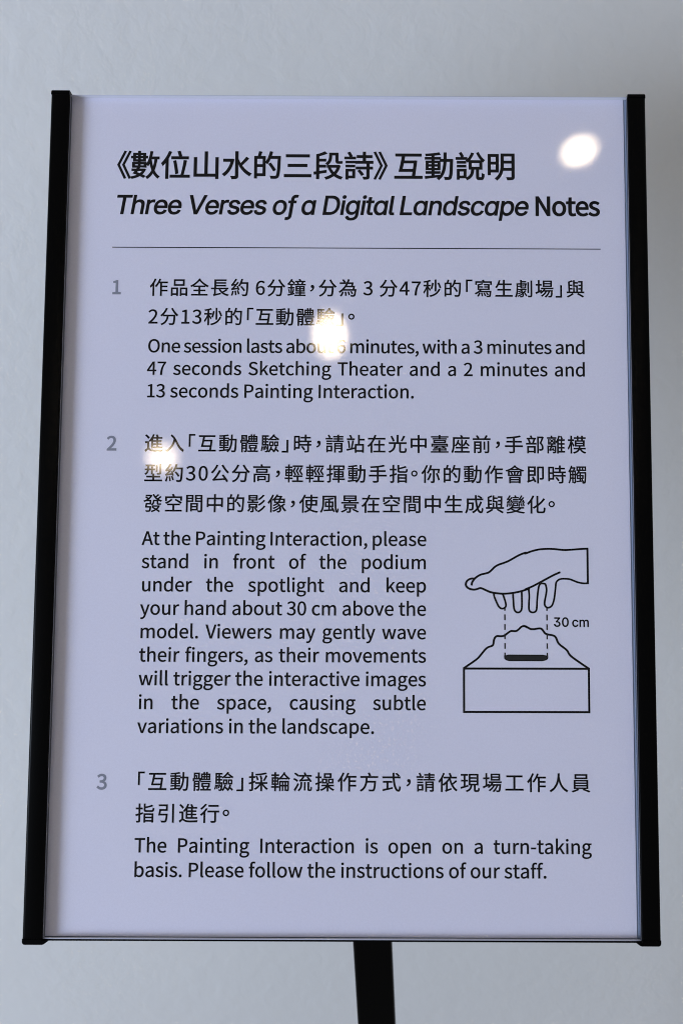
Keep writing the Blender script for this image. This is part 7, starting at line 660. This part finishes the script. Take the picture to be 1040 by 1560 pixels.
def stroke(name, pts, w, mat, parent, z=0.06, soft=True, closed=False):
    p = [Vector((x, -y)) for x, y in (smooth(pts) if soft else pts)]
    bm = bmesh.new(); L = []; R = []
    n = len(p)
    for i in range(n):
        a = p[(i - 1) % n] if (i > 0 or closed) else None
        b = p[(i + 1) % n] if (i < n - 1 or closed) else None
        if closed and i == 0: a = p[-2]
        if closed and i == n - 1: b = p[1]
        d1 = (p[i] - a).normalized() if a is not None and (p[i] - a).length > 1e-6 else None
        d2 = (b - p[i]).normalized() if b is not None and (b - p[i]).length > 1e-6 else None
        if d1 is None: d1 = d2
        if d2 is None: d2 = d1
        t = (d1 + d2).normalized(); nn = Vector((-t.y, t.x))
        c = max(0.45, nn.dot(Vector((-d1.y, d1.x))))
        e = Vector((0, 0))
        if not closed and i == 0: e = -t * w * 0.35
        if not closed and i == n - 1: e = t * w * 0.35
        L.append(bm.verts.new(((p[i] + e + nn * w / 2 / c) * mm).to_3d() + Vector((0, 0, z * mm))))
        R.append(bm.verts.new(((p[i] + e - nn * w / 2 / c) * mm).to_3d() + Vector((0, 0, z * mm))))
    for i in range(n - 1):
        bm.faces.new((L[i], R[i], R[i + 1], L[i + 1]))
    for f in bm.faces:
        f.normal_update()
        if f.normal.z < 0: f.normal_flip()
    me = bpy.data.meshes.new(name); bm.to_mesh(me); bm.free()
    return link(name, me, mat, parent)

hand = None
for i, pts in enumerate(ART['hand']):
    w = 1.02 if i in (0, 1, 3) else 0.92
    o = stroke('hand_drawing' if hand is None else 'outline', pts, w, M_INK, hand or sheet, z=0.06 + 0.012 * i, soft=(i != 1))
    if hand is None:
        hand = o; o['label'] = 'line drawing of a hand palm down with four fingers pointing down'
pod = stroke('podium_drawing', ART['box'][0], 1.06, M_INK, sheet, soft=False, closed=True)
pod['label'] = 'line drawing of a box shaped podium carrying a jagged mountain'
stroke('mountain_outline', ART['mount'][0], 1.02, M_INK, pod, z=0.08)
me = bpy.data.meshes.new('slot_mark')
pts = ART['slot'][0]
me.from_pydata([(x * mm, -y * mm, 0.06 * mm) for x, y in pts], [], [tuple(range(len(pts)))[::-1]])
link('slot_mark', me, M_SLOT, pod)
stroke('slot_outline', pts + [pts[0]], 0.42, M_INK, pod, z=0.10, soft=False, closed=True)
for a, b in ART['dash']:
    rect('dash', a[0] - 0.34, a[0] + 0.34, a[1], b[1], M_SLOT, pod, z=0.12)
text('measure_text', '30 cm', 248.9, 266.3, 273.4, 6.15, font='I', offset=0.13, mode='gap')

# ------------------------------------------------------------------ ceiling spotlights mirrored in the cover
nrm = SIGN.to_3x3() @ Vector((0, 0, 1))
cr = cam.matrix_world.to_3x3()
def spot(hit, d, dist, rad, ang, tilt, strength, soft, col, label):
    d = Vector(d).normalized(); pos = Vector(hit) + d * dist
    # image-space minor axis, mirrored into the room
    m = cr @ Vector((-math.sin(ang), math.cos(ang), 0))
    m = m - 2 * nrm * nrm.dot(m)
    m = (m - d * m.dot(d)).normalized()
    face = (-d * math.cos(tilt) + m * math.sin(tilt)).normalized()
    root = bpy.data.objects.new('ceiling_spotlight', None); COL.objects.link(root)
    root.matrix_world = Matrix.Translation(pos) @ (-face).to_track_quat('Z', 'Y').to_matrix().to_4x4()
    thing(root, label, 'spotlight', 'ceiling spotlights mirrored in the clear cover')
    bm = bmesh.new(); bmesh.ops.create_circle(bm, cap_ends=True, segments=48, radius=rad)
    me = bpy.data.meshes.new('lens'); bm.to_mesh(me); bm.free()
    link('lens', me, lamp_mat('lit_lens', strength, col, (rad * soft[0], rad * soft[1], soft[2])), root)
    # can: open cup round the lens
    bm = bmesh.new(); prof = [(rad * 1.02, -0.012), (rad * 1.12, -0.012), (rad * 1.15, 0.02), (rad * 1.1, 0.12), (rad * 0.3, 0.135), (0.0005, 0.135)]
    seg = 40; rings = []
    for r_, z_ in prof:
        rings.append([bm.verts.new((r_ * math.cos(2 * math.pi * k / seg), r_ * math.sin(2 * math.pi * k / seg), z_)) for k in range(seg)])
    rings.insert(0, [bm.verts.new((rad * 1.02 * math.cos(2 * math.pi * k / seg), rad * 1.02 * math.sin(2 * math.pi * k / seg), 0.002)) for k in range(seg)])
    for a, b in zip(rings, rings[1:]):
        for k in range(seg): bm.faces.new((a[k], a[(k + 1) % seg], b[(k + 1) % seg], b[k]))
    link('lamp_can', to_mesh(bm, 'lamp_can', True), M_RAIL, root)
    return root
R_ = math.radians
WARM = (1.0, 0.80, 0.54)
spot((0.1054, 0.6059, 1.4590), (0.1782, -0.6310, 0.7550), 2.03, 0.053, R_(20), R_(38), 46, (0.4, 1.0, 0.04), WARM,
     'lit spotlight whose glare shows as a white oval at the upper right of the cover')
spot((-0.0272, 0.5630, 1.3764), (-0.0386, -0.7470, 0.6636), 2.44, 0.076, R_(92), R_(40), 66, (0.3, 1.0, 0.03), WARM,
     'lit spotlight whose glare shows as a tall white oval over the word about')
spot((-0.1140, 0.5356, 1.3231), (-0.1890, -0.7970, 0.5737), 2.9, 0.071, R_(0), R_(20), 46, (0.0, 0.95, 0.01), WARM,
     'lit spotlight whose weaker round glare shows beside the grey numeral 2')
